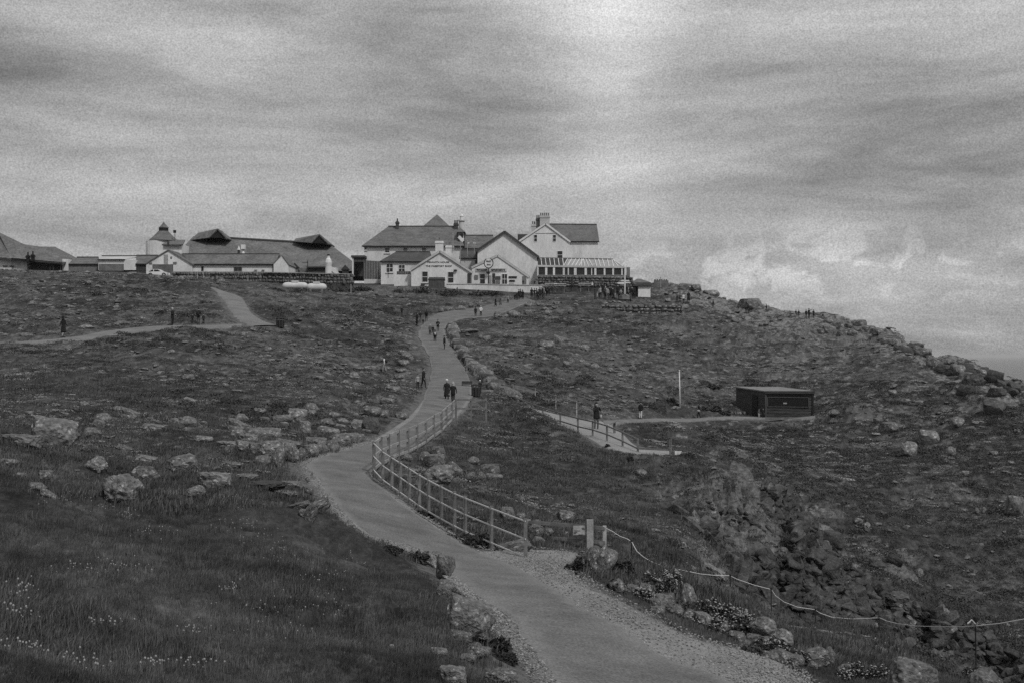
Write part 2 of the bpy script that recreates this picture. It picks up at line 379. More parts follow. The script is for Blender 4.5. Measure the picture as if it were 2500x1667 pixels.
def catmull(P, n):
    P = np.asarray(P, float); Q = np.vstack([2 * P[0] - P[1], P, 2 * P[-1] - P[-2]]); out = []
    for i in range(1, len(Q) - 2):
        for t in np.linspace(0, 1, n, endpoint=False):
            out.append(0.5 * ((2 * Q[i]) + (-Q[i - 1] + Q[i + 1]) * t + (2 * Q[i - 1] - 5 * Q[i] + 4 * Q[i + 1] - Q[i + 2]) * t * t + (-Q[i - 1] + 3 * Q[i] - 3 * Q[i + 1] + Q[i + 2]) * t ** 3))
    out.append(P[-1]); return np.array(out)
def strip_world(pairs, n=10):
    def wpt(p):
        if p[1] > 1700:
            d = 16.0; return (p[0] - 1250) / F * d, d
        v = hit(*p); return v.x, v.y
    L = catmull([wpt(a) for a, b in pairs], n); Rr = catmull([wpt(b) for a, b in pairs], n)
    return L, Rr
STRIPS = {k: strip_world(p) for k, p in dict(main=MAIN, verge=VERGE, side=SIDE, foot=FOOT, trail=TRAIL, wedge=WEDGE).items()}
# raster of what is path, used to smooth the ground and keep plants off it
PX0, PY0, PR = -70.0, 5.0, 0.25
PW, PH = 620, 980
pm = np.zeros((PH, PW), np.float32)
for k, (L, Rr) in STRIPS.items():
    for i in range(len(L) - 1):
        n = int(max(np.hypot(*(L[i + 1] - L[i])), np.hypot(*(Rr[i + 1] - Rr[i]))) / 0.12) + 2
        m_ = int(max(np.hypot(*(L[i] - Rr[i])), np.hypot(*(L[i + 1] - Rr[i + 1]))) / 0.12) + 2
        a = np.linspace(0, 1, n)[:, None, None]; b = np.linspace(0, 1, m_)[None, :, None]
        Pq = (L[i] * (1 - a) + L[i + 1] * a) * (1 - b) + (Rr[i] * (1 - a) + Rr[i + 1] * a) * b
        ix = ((Pq[..., 0] - PX0) / PR).astype(int).clip(0, PW - 1); iy = ((Pq[..., 1] - PY0) / PR).astype(int).clip(0, PH - 1)
        pm[iy, ix] = 1
def blur(a, r):
    k = np.ones(2 * r + 1) / (2 * r + 1)
    a = np.apply_along_axis(lambda v: np.convolve(v, k, 'same'), 0, a); return np.apply_along_axis(lambda v: np.convolve(v, k, 'same'), 1, a)
pm_soft = blur(blur(pm, 2), 2); pm_wide = blur(blur(pm, 5), 5)
def pmask(T, X, Y): return bil(T, (np.asarray(X) - PX0) / PR, (np.asarray(Y) - PY0) / PR)

# rock band in the gully: strength 0..1 given by distance to a few lines
BAND = [((1880, 1215), (2080, 1420), 60), ((1950, 1300), (2050, 1450), 90), ((2060, 1420), (2480, 1640), 45), ((1960, 1450), (2120, 1500), 60), ((1640, 1200), (1900, 1330), 40)]
SHADED_STRATA = [((2040, 1400), (2480, 1630), 38), ((1930, 1380), (2080, 1430), 52), ((1830, 1400), (2010, 1480), 60), ((2060, 1470), (2200, 1540), 50), ((1880, 1215), (2060, 1400), 34), ((1640, 1240), (1760, 1330), 14)]  # bedded rock of the gully; its shade is painted into the ground colour
def shaded_strata_of(c, r): return band(c, r, SHADED_STRATA)
def band(c, r, lines=None):
    k = np.zeros(np.shape(c))
    for (a, b, w) in (lines or BAND):
        ax, ay = a; bx, by = b; t = np.clip(((c - ax) * (bx - ax) + (r - ay) * (by - ay)) / ((bx - ax) ** 2 + (by - ay) ** 2), 0, 1)
        q = np.hypot(c - (ax + t * (bx - ax)), r - (ay + t * (by - ay))); k = np.maximum(k, 1 - sstep(w * 0.4, w * 1.3, q))
    return k
def ground_z(X, Y):
    X = np.asarray(X, float); Y = np.asarray(Y, float)
    z = base_z(X, Y)
    c = 1250 + F * X / np.maximum(Y, 8.0); r = HY + (CZ - z) / np.maximum(Y, 8) * F
    soft = pmask(pm_soft, X, Y); wide = pmask(pm_wide, X, Y)
    quiet = 1 - np.clip(np.maximum(wide * 1.8, soft * 3.0), 0, 1)
    town = sstep(182, 194, Y) * (1 - sstep(1560, 1640, c)); amp = quiet * (1 - 0.93 * town)
    nr = fbm(X, Y, 7.0, 1, 2) * 0.7 + fbm(X * 0.75 + Y * 0.25, Y, 2.4, 5, 3) * 0.42 + fbm(X, Y, 0.9, 9, 2) * 0.15 + fbm(X, Y, 0.33, 13, 1) * 0.05
    far = sstep(45, 110, Y)
    edge = sstep(1950, 2150, c) * (1 - sstep(10, 55, r - np.interp(c, [2009, 2083, 2211, 2285, 2392, 2500], [781, 792, 829, 872, 903, 946])))
    hill = np.abs(fbm(X * 0.8 + 0.3 * Y, Y * 0.5, 2.2, 21, 3)) * 1.0
    ba = band(c, r) * sstep(46, 52, Y)
    st = fbm(X * 0.9 + 0.5 * z, z * 3.0 - X * 0.9, 1.5, 31, 4)
    nearm = (1 - sstep(40, 60, Y)) * sstep(9, 14, Y)
    lf = fbm(X * .7 + Y * .2, Y * .8, 6.0, 201, 4) * 5.0; lfr = lf - np.floor(lf); led = (np.floor(lf) + sstep(.36, .56, lfr)) / 5.0
    ledm = sstep(48, 62, Y) * (0.45 + 1.1 * sstep(1500, 1900, c)) * sstep(-.15, .25, fbm(X, Y, 14.0, 211, 2))
    d = led * ledm * 1.9 + nr * (0.55 + 0.45 * far) + nearm * (fbm(X * .8 - Y * .25, Y * 1.3, 3.4, 51, 2) * .75 + fbm(X, Y * 1.6, 1.3, 55, 2) * .30) + (0.22 - hill) * far * 0.9 + ba * st * (0.9 + 1.0 * shaded_strata_of(c, r)) + edge * np.floor(fbm(X, Y, 4.0, 171, 3) * 5) / 5 * 1.6
    # eroded lip of the bank on the left of the path
    amp = amp * (1 - 0.75 * sstep(1830, 1900, c) * sstep(27, 31, Y) * (1 - sstep(42, 46, Y)))
    return z + d * amp - 0.13 * np.clip(soft * 1.3 - 0.3, 0, 1)
def gzn(x, y): return float(ground_z(np.array([x]), np.array([y]))[0])

# ------------------------------------------------------------------ ground material
gm = bpy.data.materials.new('moorland_turf'); gm.use_nodes = True; t = gm.node_tree
p = t.nodes['Principled BSDF']; p.inputs['Roughness'].default_value = 0.95; p.inputs['Specular IOR Level'].default_value = 0.1
c = N(t, 'ShaderNodeTexCoord'); O = c.outputs['Object']
def st_map(sc, rot=(0, 0, 0)):
    m = N(t, 'ShaderNodeMapping'); t.links.new(O, m.inputs[0]); m.inputs['Scale'].default_value = sc; m.inputs['Rotation'].default_value = rot; return m.outputs[0]
a1 = noise(t, O, 0.09, 5, 0.6); a2 = noise(t, st_map((1, 0.5, 1)), 0.8, 6, 0.62); a3 = noise(t, st_map((1, 0.5, 1)), 3.2, 5, 0.65); a4 = noise(t, O, 14, 3, 0.6)
att = N(t, 'ShaderNodeAttribute', attribute_name='rocky')
val = mth(t, 'MULTIPLY', mapr(t, a1, 0.38, 0.62, 0.026, 0.064, False), mapr(t, att.outputs['Fac'], 0.0, 1.1, 1.0, 1.5, False))
val = mth(t, 'MULTIPLY', val, mapr(t, a2, 0.3, 0.7, 0.48, 1.6, False))
val = mth(t, 'MULTIPLY', val, mapr(t, a3, 0.3, 0.7, 0.55, 1.45, False))
val = mth(t, 'MULTIPLY', val, mapr(t, a4, 0.3, 0.7, 0.72, 1.28, False))
# bare granite and lichen showing through, small irregular patches, more of them further up the hill
r1 = noise(t, st_map((0.8, 0.35, 1.6), (0, R(8), R(20))), 1.5, 6, 0.6)
thr = mth(t, 'SUBTRACT', 0.69, mth(t, 'MULTIPLY', att.outputs['Fac'], 0.13))
k = mth(t, 'MULTIPLY', mth(t, 'SUBTRACT', r1, thr), 14.0, clamp=True)
k = mth(t, 'MULTIPLY', k, mapr(t, a3, 0.35, 0.55, 0.2, 1.0))
rockv = mth(t, 'MULTIPLY', mapr(t, a4, 0.3, 0.7, 0.11, 0.27, False), 1.0)
val = mth(t, 'ADD', mth(t, 'MULTIPLY', val, mth(t, 'SUBTRACT', 1.0, k)), mth(t, 'MULTIPLY', k, rockv))
# granite shows wherever the ground breaks into a small scarp
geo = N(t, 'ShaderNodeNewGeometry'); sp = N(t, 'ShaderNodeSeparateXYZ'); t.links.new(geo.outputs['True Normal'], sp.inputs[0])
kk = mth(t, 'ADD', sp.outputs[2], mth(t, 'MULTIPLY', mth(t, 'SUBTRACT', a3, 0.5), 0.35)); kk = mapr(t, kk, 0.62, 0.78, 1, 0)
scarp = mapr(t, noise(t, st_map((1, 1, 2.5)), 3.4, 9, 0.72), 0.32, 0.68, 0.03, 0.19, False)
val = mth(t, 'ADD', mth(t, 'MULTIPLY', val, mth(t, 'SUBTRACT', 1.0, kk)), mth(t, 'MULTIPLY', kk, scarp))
att3 = N(t, 'ShaderNodeAttribute', attribute_name='strata')          # bedded rock in the gully, with the overhang's shade painted into its colour
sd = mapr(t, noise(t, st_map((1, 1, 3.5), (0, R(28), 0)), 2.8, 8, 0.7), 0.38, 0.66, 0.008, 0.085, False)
gully_shade = mapr(t, mth(t, 'ADD', att3.outputs['Fac'], mth(t, 'MULTIPLY', mth(t, 'SUBTRACT', a3, 0.5), 0.8)), 0.35, 0.65, 0, 1)
val = mth(t, 'ADD', mth(t, 'MULTIPLY', val, mth(t, 'SUBTRACT', 1.0, gully_shade)), mth(t, 'MULTIPLY', gully_shade, sd))
# trodden earth close to the paths
att2 = N(t, 'ShaderNodeAttribute', attribute_name='trodden')
e = mth(t, 'ADD', att2.outputs['Fac'], mth(t, 'MULTIPLY', mth(t, 'SUBTRACT', a3, 0.5), 0.9))
e = mapr(t, e, 0.30, 0.62, 0, 1)
earth = mapr(t, a4, 0.3, 0.7, 0.085, 0.15, False)
val = mth(t, 'ADD', mth(t, 'MULTIPLY', val, mth(t, 'SUBTRACT', 1.0, e)), mth(t, 'MULTIPLY', e, earth))
t.links.new(val, p.inputs['Base Color'])
bn = N(t, 'ShaderNodeBump'); bn.inputs['Distance'].default_value = 0.09; bn.inputs['Strength'].default_value = 1.0
hh = mth(t, 'ADD', a3, mth(t, 'MULTIPLY', a4, 0.35)); t.links.new(hh, bn.inputs['Height']); t.links.new(bn.outputs[0], p.inputs['Normal'])

NCX, NRY = 660, 800
s = np.linspace(-0.56, 0.60, NCX); q = np.linspace(math.log(20.0), math.log(480.0), NRY)
YY = (np.exp(q) - 30.0)[:, None] * np.ones((1, NCX)); XX = s[None, :] * (YY + 34.0)
ZZ = ground_z(XX, YY)
Vt = np.stack([XX, YY, ZZ], -1).reshape(-1, 3)
ii = np.arange(NRY - 1)[:, None] * NCX + np.arange(NCX - 1)[None, :]
Ft = np.stack([ii, ii + 1, ii + NCX + 1, ii + NCX], -1).reshape(-1, 4)
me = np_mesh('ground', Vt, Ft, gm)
ccol = 1250 + F * XX / np.maximum(YY, 8); rrow = HY + (CZ - ZZ) / np.maximum(YY, 8) * F
rocky = 0.15 + 0.55 * sstep(50, 90, YY) + 0.8 * band(ccol, rrow) + 0.35 * sstep(1500, 1900, ccol)
rocky *= sstep(26, 45, YY)
# skyline crags on the cliff edge
rocky -= 0.45 * sstep(1850, 2250, ccol) * sstep(960, 1100, rrow)
rocky += 1.2 * sstep(1560, 1700, ccol) * (1 - sstep(25, 60, rrow - np.interp(ccol, [1595, 1701, 1786, 1871, 2009, 2083, 2211, 2285, 2392, 2500], [686, 704, 733, 760, 781, 792, 829, 872, 903, 946])))
ra = me.attributes.new('rocky', 'FLOAT', 'POINT'); ra.data.foreach_set('value', np.clip(rocky, 0, 2).astype(np.float32).ravel())
sb_ = shaded_strata_of(ccol, rrow) * sstep(45, 50, YY)
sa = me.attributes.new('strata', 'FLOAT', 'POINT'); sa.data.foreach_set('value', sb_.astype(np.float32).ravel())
tr = np.clip(pmask(pm_wide, XX, YY) * 0.95, 0, 1)
ta = me.attributes.new('trodden', 'FLOAT', 'POINT'); ta.data.foreach_set('value', tr.astype(np.float32).ravel())
def hit(px, py, lift=0.0):
    """the first point of the finished, rough ground seen at that pixel"""
    a = (px - 1250) / F; b = (HY - py) / F; d = np.exp(np.linspace(math.log(11), math.log(262), 620)); r = CZ + b * d
    near_ = np.nonzero(base_z(a * d, d) + 1.4 >= r)[0]
    if len(near_):                                   # refine only round the place where the smooth ground is met
        d = d[max(near_[0] - 3, 0):]; r = CZ + b * d; g = ground_z(a * d[:260], d[:260]); s_ = np.nonzero(g >= r[:260])[0]
        if len(s_):
            i = s_[0]; dd = d[i]
            if i > 0: g0, g1 = g[i - 1] - r[i - 1], g[i] - r[i]; dd = d[i - 1] + -g0 / (g1 - g0 + 1e-9) * (d[i] - d[i - 1])
            return Vector((a * dd, dd, gzn(a * dd, dd)))
    d = np.exp(np.linspace(math.log(11), math.log(262), 620)); g = ground_z(a * d, d); i = int(np.argmax((g - CZ - b * d) / d)); return Vector((a * d[i], d[i], g[i]))
def bare(X, Y, Z, seed=3):
    """true where the dark bedded rock is bare and nothing grows"""
    c = 1250 + F * X / Y; r = HY + (CZ - Z) / Y * F
    return (shaded_strata_of(c, r) * sstep(45, 50, Y) + fbm(X, Y, 2.0, 151, 2) * .5) > 0.42
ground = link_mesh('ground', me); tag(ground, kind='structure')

def edge_mix(m, other, w):
    """grit creeping in from the edge of a path: the colour goes over to loose gravel within about w metres"""
    t = m.node_tree; p = t.nodes['Principled BSDF']; src = p.inputs['Base Color'].links[0].from_socket
    at = N(t, 'ShaderNodeAttribute', attribute_name='inset'); c = N(t, 'ShaderNodeTexCoord')
    nz = noise(t, c.outputs['Object'], 1.1, 6, 0.7); k = mapr(t, mth(t, 'ADD', at.outputs['Fac'], mth(t, 'MULTIPLY', mth(t, 'SUBTRACT', nz, 0.5), w * 2.6)), 0.05, w, 1, 0)
    g = mapr(t, noise(t, c.outputs['Object'], 26, 3, 0.6), .3, .7, other[0], other[1], False)
    t.links.new(mth(t, 'ADD', mth(t, 'MULTIPLY', src, mth(t, 'SUBTRACT', 1.0, k)), mth(t, 'MULTIPLY', g, k)), p.inputs['Base Color'])
edge_mix(M['asphalt'], (0.10, 0.24), 0.42)
edge_mix(M['gravel'], (0.06, 0.17), 0.35)
edge_mix(M['dust'], (0.05, 0.11), 0.35)
edge_mix(M['sand'], (0.10, 0.20), 0.3)
def build_strip(name, key, m, lift, drop=0.10, cross=14, ragged=0.0):
    L, Rr = STRIPS[key]; n = len(L); u = np.linspace(0, 1, cross)
    Pq = L[:, None, :] * (1 - u)[None, :, None] + Rr[:, None, :] * u[None, :, None]
    if ragged:
        for j, sg in ((0, 1), (cross - 1, -1)):
            cx, cy = Pq[:, j, 0].copy(), Pq[:, j, 1].copy()
            amp_ = fbm(cx, cy, 1.6, 77 + j, 3) * ragged * 1.6
            Pq[:, j, :] += (L - Rr) * (amp_ * sg)[:, None] / np.maximum(np.hypot(*(L - Rr).T), .5)[:, None] * 2.0
        wid = np.hypot(*(L - Rr).T)
        for side, j in ((-1, 0), (1, cross - 1)):
            dirv = (L - Rr) / wid[:, None] * -side * -1
            off = (rng.random(n) - 0.4) * ragged
            Pq[:, j, :] += (L - Rr) / wid[:, None] * (off * (1 if j == 0 else -1))[:, None]
    X, Y = Pq[..., 0], Pq[..., 1]
    Z = base_z(X, Y) + lift + 0.03 * np.sin(math.pi * u)[None, :]
    Z[:, 0] -= drop; Z[:, -1] -= drop
    V = np.stack([X, Y, Z], -1).reshape(-1, 3)
    ii = np.arange(n - 1)[:, None] * cross + np.arange(cross - 1)[None, :]
    Fq = np.stack([ii, ii + 1, ii + cross + 1, ii + cross], -1).reshape(-1, 4)
    me_ = np_mesh(name, V, Fq, m); ed_ = np.minimum(u, 1 - u)[None, :] * np.hypot(*(L - Rr).T)[:, None]
    at_ = me_.attributes.new('inset', 'FLOAT', 'POINT'); at_.data.foreach_set('value', ed_.astype(np.float32).ravel())
    o = link_mesh(name, me_)
    return tag(o, kind='structure')
build_strip('gravel_verge', 'verge', M['gravel'], 0.0, 0.16, 26, 0.22)
build_strip('path', 'main', M['asphalt'], 0.035, 0.06, 18, 0.12)
build_strip('side_path', 'side', M['sand'], 0.03, 0.15, 12, 0.2)
build_strip('cliff_path', 'foot', M['dust'], 0.03, 0.15, 6, 0.1)
build_strip('narrow_trail', 'trail', M['dust'], 0.03, 0.15, 8, 0.2)
build_strip('worn_trail', 'wedge', M['dust'], 0.03, 0.15, 10, 0.3)

# ------------------------------------------------------------------ sea
sm = bpy.data.materials.new('grey_sea'); sm.use_nodes = True; t = sm.node_tree; p = t.nodes['Principled BSDF']
p.inputs['Base Color'].default_value = (0.09, 0.09, 0.09, 1); p.inputs['Roughness'].default_value = 0.35
c = N(t, 'ShaderNodeTexCoord'); a = noise(t, c.outputs['Object'], 0.05, 6, 0.65); b = N(t, 'ShaderNodeBump'); b.inputs['Distance'].default_value = 3.0
t.links.new(a, b.inputs['Height']); t.links.new(b.outputs[0], p.inputs['Normal'])
sea = MB().add([(-60000, -20000, 0), (60000, -20000, 0), (60000, 90000, 0), (-60000, 90000, 0)], [(0, 1, 2, 3)]).build('sea', sm)
tag(sea, kind='structure')
# ------------------------------------------------------------------ boulders
import bmesh
from mathutils import noise as mnoise
def rock_mesh(seed, kind, sub=3):
    bm = bmesh.new(); bmesh.ops.create_icosphere(bm, subdivisions=sub, radius=1.0)
    rr = random.Random(seed); off = Vector((rr.uniform(-50, 50), rr.uniform(-50, 50), rr.uniform(-50, 50)))
    cuts = []
    ncut = {'round': 7, 'block': 12, 'slab': 8, 'point': 8}[kind]
    for _ in range(ncut):
        nrm = Vector((rr.gauss(0, 1), rr.gauss(0, 1), rr.gauss(0, 0.7))).normalized()
        cuts.append((nrm, rr.uniform(0.62, 0.86) if kind != 'round' else rr.uniform(0.72, 0.92)))
    if kind in ('block', 'slab'): cuts.append((Vector((rr.uniform(-.15, .15), rr.uniform(-.25, .1), 1)).normalized(), 0.55))
    for v in bm.verts:
        p = v.co.copy()
        p *= 1 + 0.30 * mnoise.noise(p * 0.9 + off) + 0.13 * mnoise.noise(p * 2.3 + off)
        for nrm, dd in cuts:
            e = p.dot(nrm) - dd
            if e > 0: p -= nrm * e * 0.93
        p *= 1 + 0.09 * mnoise.noise(p * 4.0 + off) + 0.06 * mnoise.noise(p * 9.0 + off) + 0.03 * mnoise.noise(p * 20.0 + off)
        # one or two weathered joints
        jn = Vector((math.cos(seed), math.sin(seed) * 0.5, 0.4)).normalized(); w = abs(p.dot(jn) - 0.15)
        if w < 0.08: p *= 1 - 0.07 * (1 - w / 0.08)
        if kind == 'point': p.z *= 1.0; p.x *= 1 - 0.38 * max(p.z, 0); p.y *= 1 - 0.38 * max(p.z, 0)
        v.co = p
    me = bpy.data.meshes.new('rock'); bm.to_mesh(me); bm.free()
    co = np.empty(len(me.vertices) * 3, np.float32); me.vertices.foreach_get('co', co); co = co.reshape(-1, 3)
    mn, mx = co.min(0), co.max(0); co = (co - (mn + mx) / 2) / (mx - mn)       # unit box
    me.vertices.foreach_set('co', co.ravel()); me.polygons.foreach_set('use_smooth', [True] * len(me.polygons)); me.update()
    me.materials.append(M['granite']); me.set_sharp_from_angle(angle=R(38))
    return me
ROCK = {k: [rock_mesh(i * 7 + j * 31, k) for j in range(5)] for i, k in enumerate(('round', 'block', 'slab', 'point'))}
BIG = {k: [rock_mesh(400 + i * 7 + j * 31, k, 5) for j in range(3)] for i, k in enumerate(('round', 'block', 'slab', 'point'))}
SHAPE = {'round': 'rounded', 'block': 'angular', 'slab': 'flat', 'point': 'pointed'}
used_labels = {}
def uniq(label): used_labels[label] = used_labels.get(label, 0) + 1; return label
def boulder(px, py, w, h, kind='round', label=None, tilt=0.0, dark=False, group=None, name='boulder', deep=0.85, sink=0.40, depth=None):
    """py is the row of the lowest visible edge of the stone"""
    p = hit(px, py) if depth is None else W(px, py, depth)
    d = p.y; wm, hm = w * d / F, h * d / F
    if sink == 0.40: sink = 0.12 if h / w > 0.7 else 0.22 if h / w > .5 else 0.34
    big = w > 55
    me = random.choice((BIG if big else ROCK)[kind])
    o = bpy.data.objects.new(name, me); COL.objects.link(o)
    if dark:
        o.material_slots[0].link = 'OBJECT'; o.material_slots[0].material = M['granite_dark']
    dm = wm * deep
    hz = hm * 1.06 / (1 - sink)
    o.scale = (wm * 1.05, dm, hz)
    o.rotation_euler = (random.uniform(-.08, .08), -R(tilt) * -1, random.uniform(-0.25, 0.25) + (math.pi if random.random() < .5 else 0))
    if abs(tilt) > 1: o.rotation_euler = (0, R(tilt), random.uniform(-.2, .2))
    o.location = (p.x, p.y + dm * 0.25, p.z - hz * sink + hz * 0.5)
    o['label'] = uniq(label) if label else ''; o['category'] = 'boulder'
    if group: o['group'] = group
    return o

LAND = [((120, 1060), 'below the narrow trail'), ((300, 1150), 'on the grassy bank of sea pinks'), ((480, 1080), 'in the turf west of the boulder wall'),
        ((640, 900), 'on the slope below the isolated bin'), ((700, 1050), 'among the boulder heap above the path bend'), ((840, 1050), 'close to the corner of the rail fence'),
        ((850, 920), 'on the stony slope beside the upper path'), ((960, 860), 'near the walker in the white top'), ((1000, 960), 'beside the path near the striding walker'),
        ((1075, 1120), 'in the crag behind the rail fence'), ((1180, 1150), 'in the turf east of the fence crag'), ((1330, 1270), 'behind the rails with the small sign'),
        ((1120, 1480), 'on the bank edge beside the near path'), ((1500, 1400), 'on the gravel verge past the fence end'), ((1680, 1480), 'among the white flowers on the verge'),
        ((1860, 1560), 'beside the rope stakes'), ((2230, 1640), 'at the foot of the rope barrier'), ((1720, 1280), 'in the grass above the gully'),
        ((1950, 1320), 'in the rock fall at the gully head'), ((2150, 1450), 'in the dark gully strata'), ((2350, 1500), 'low in the gully mouth'),
        ((2220, 1330), 'on the far gully slope'), ((2250, 1080), 'on the steep turf below the cliff edge'), ((2420, 1180), 'near the cliff foot crag'),
        ((2050, 990), 'just past the wooden hut'), ((1750, 920), 'on the slope above the hut'), ((1500, 900), 'in the stone line above the side path'),
        ((1340, 850), 'on the middle of the hill'), ((1200, 830), 'by the bend of the earth bank'), ((1250, 760), 'in the rubble below the terrace'), ((1550, 760), 'by the dry stone retaining wall'),
        ((1830, 745), 'on the crest by the walkers'), ((2100, 810), 'on the skyline ridge'), ((2350, 910), 'on the cliff edge'), ((100, 760), 'above the narrow trail'),
        ((250, 780), 'beside the narrow trail'), ((450, 930), 'on the open turf of the western slope'), ((1700, 1120), 'beyond the fenced steps'), ((740, 1230), 'where the bank meets the path'), ((1140, 750), 'at the head of the main path'), ((2000, 880), 'on the upper eastern slope')]
def where(px, py): return min(LAND, key=lambda a: (a[0][0] - px) ** 2 + ((a[0][1] - py) * 1.6) ** 2)[1]
def size_word(w): return 'small' if w < 16 else 'medium' if w < 34 else 'large' if w < 70 else 'huge'
def auto(px, py, w, h, kind='round', tilt=0, dark=False, extra=''):
    lab = ' '.join(x for x in (size_word(w), SHAPE[kind], 'dark' if dark else 'pale', extra, 'boulder', where(px, py)) if x)
    return boulder(px, py, w, h, kind, lab, tilt, dark, 'boulders scattered over the headland')
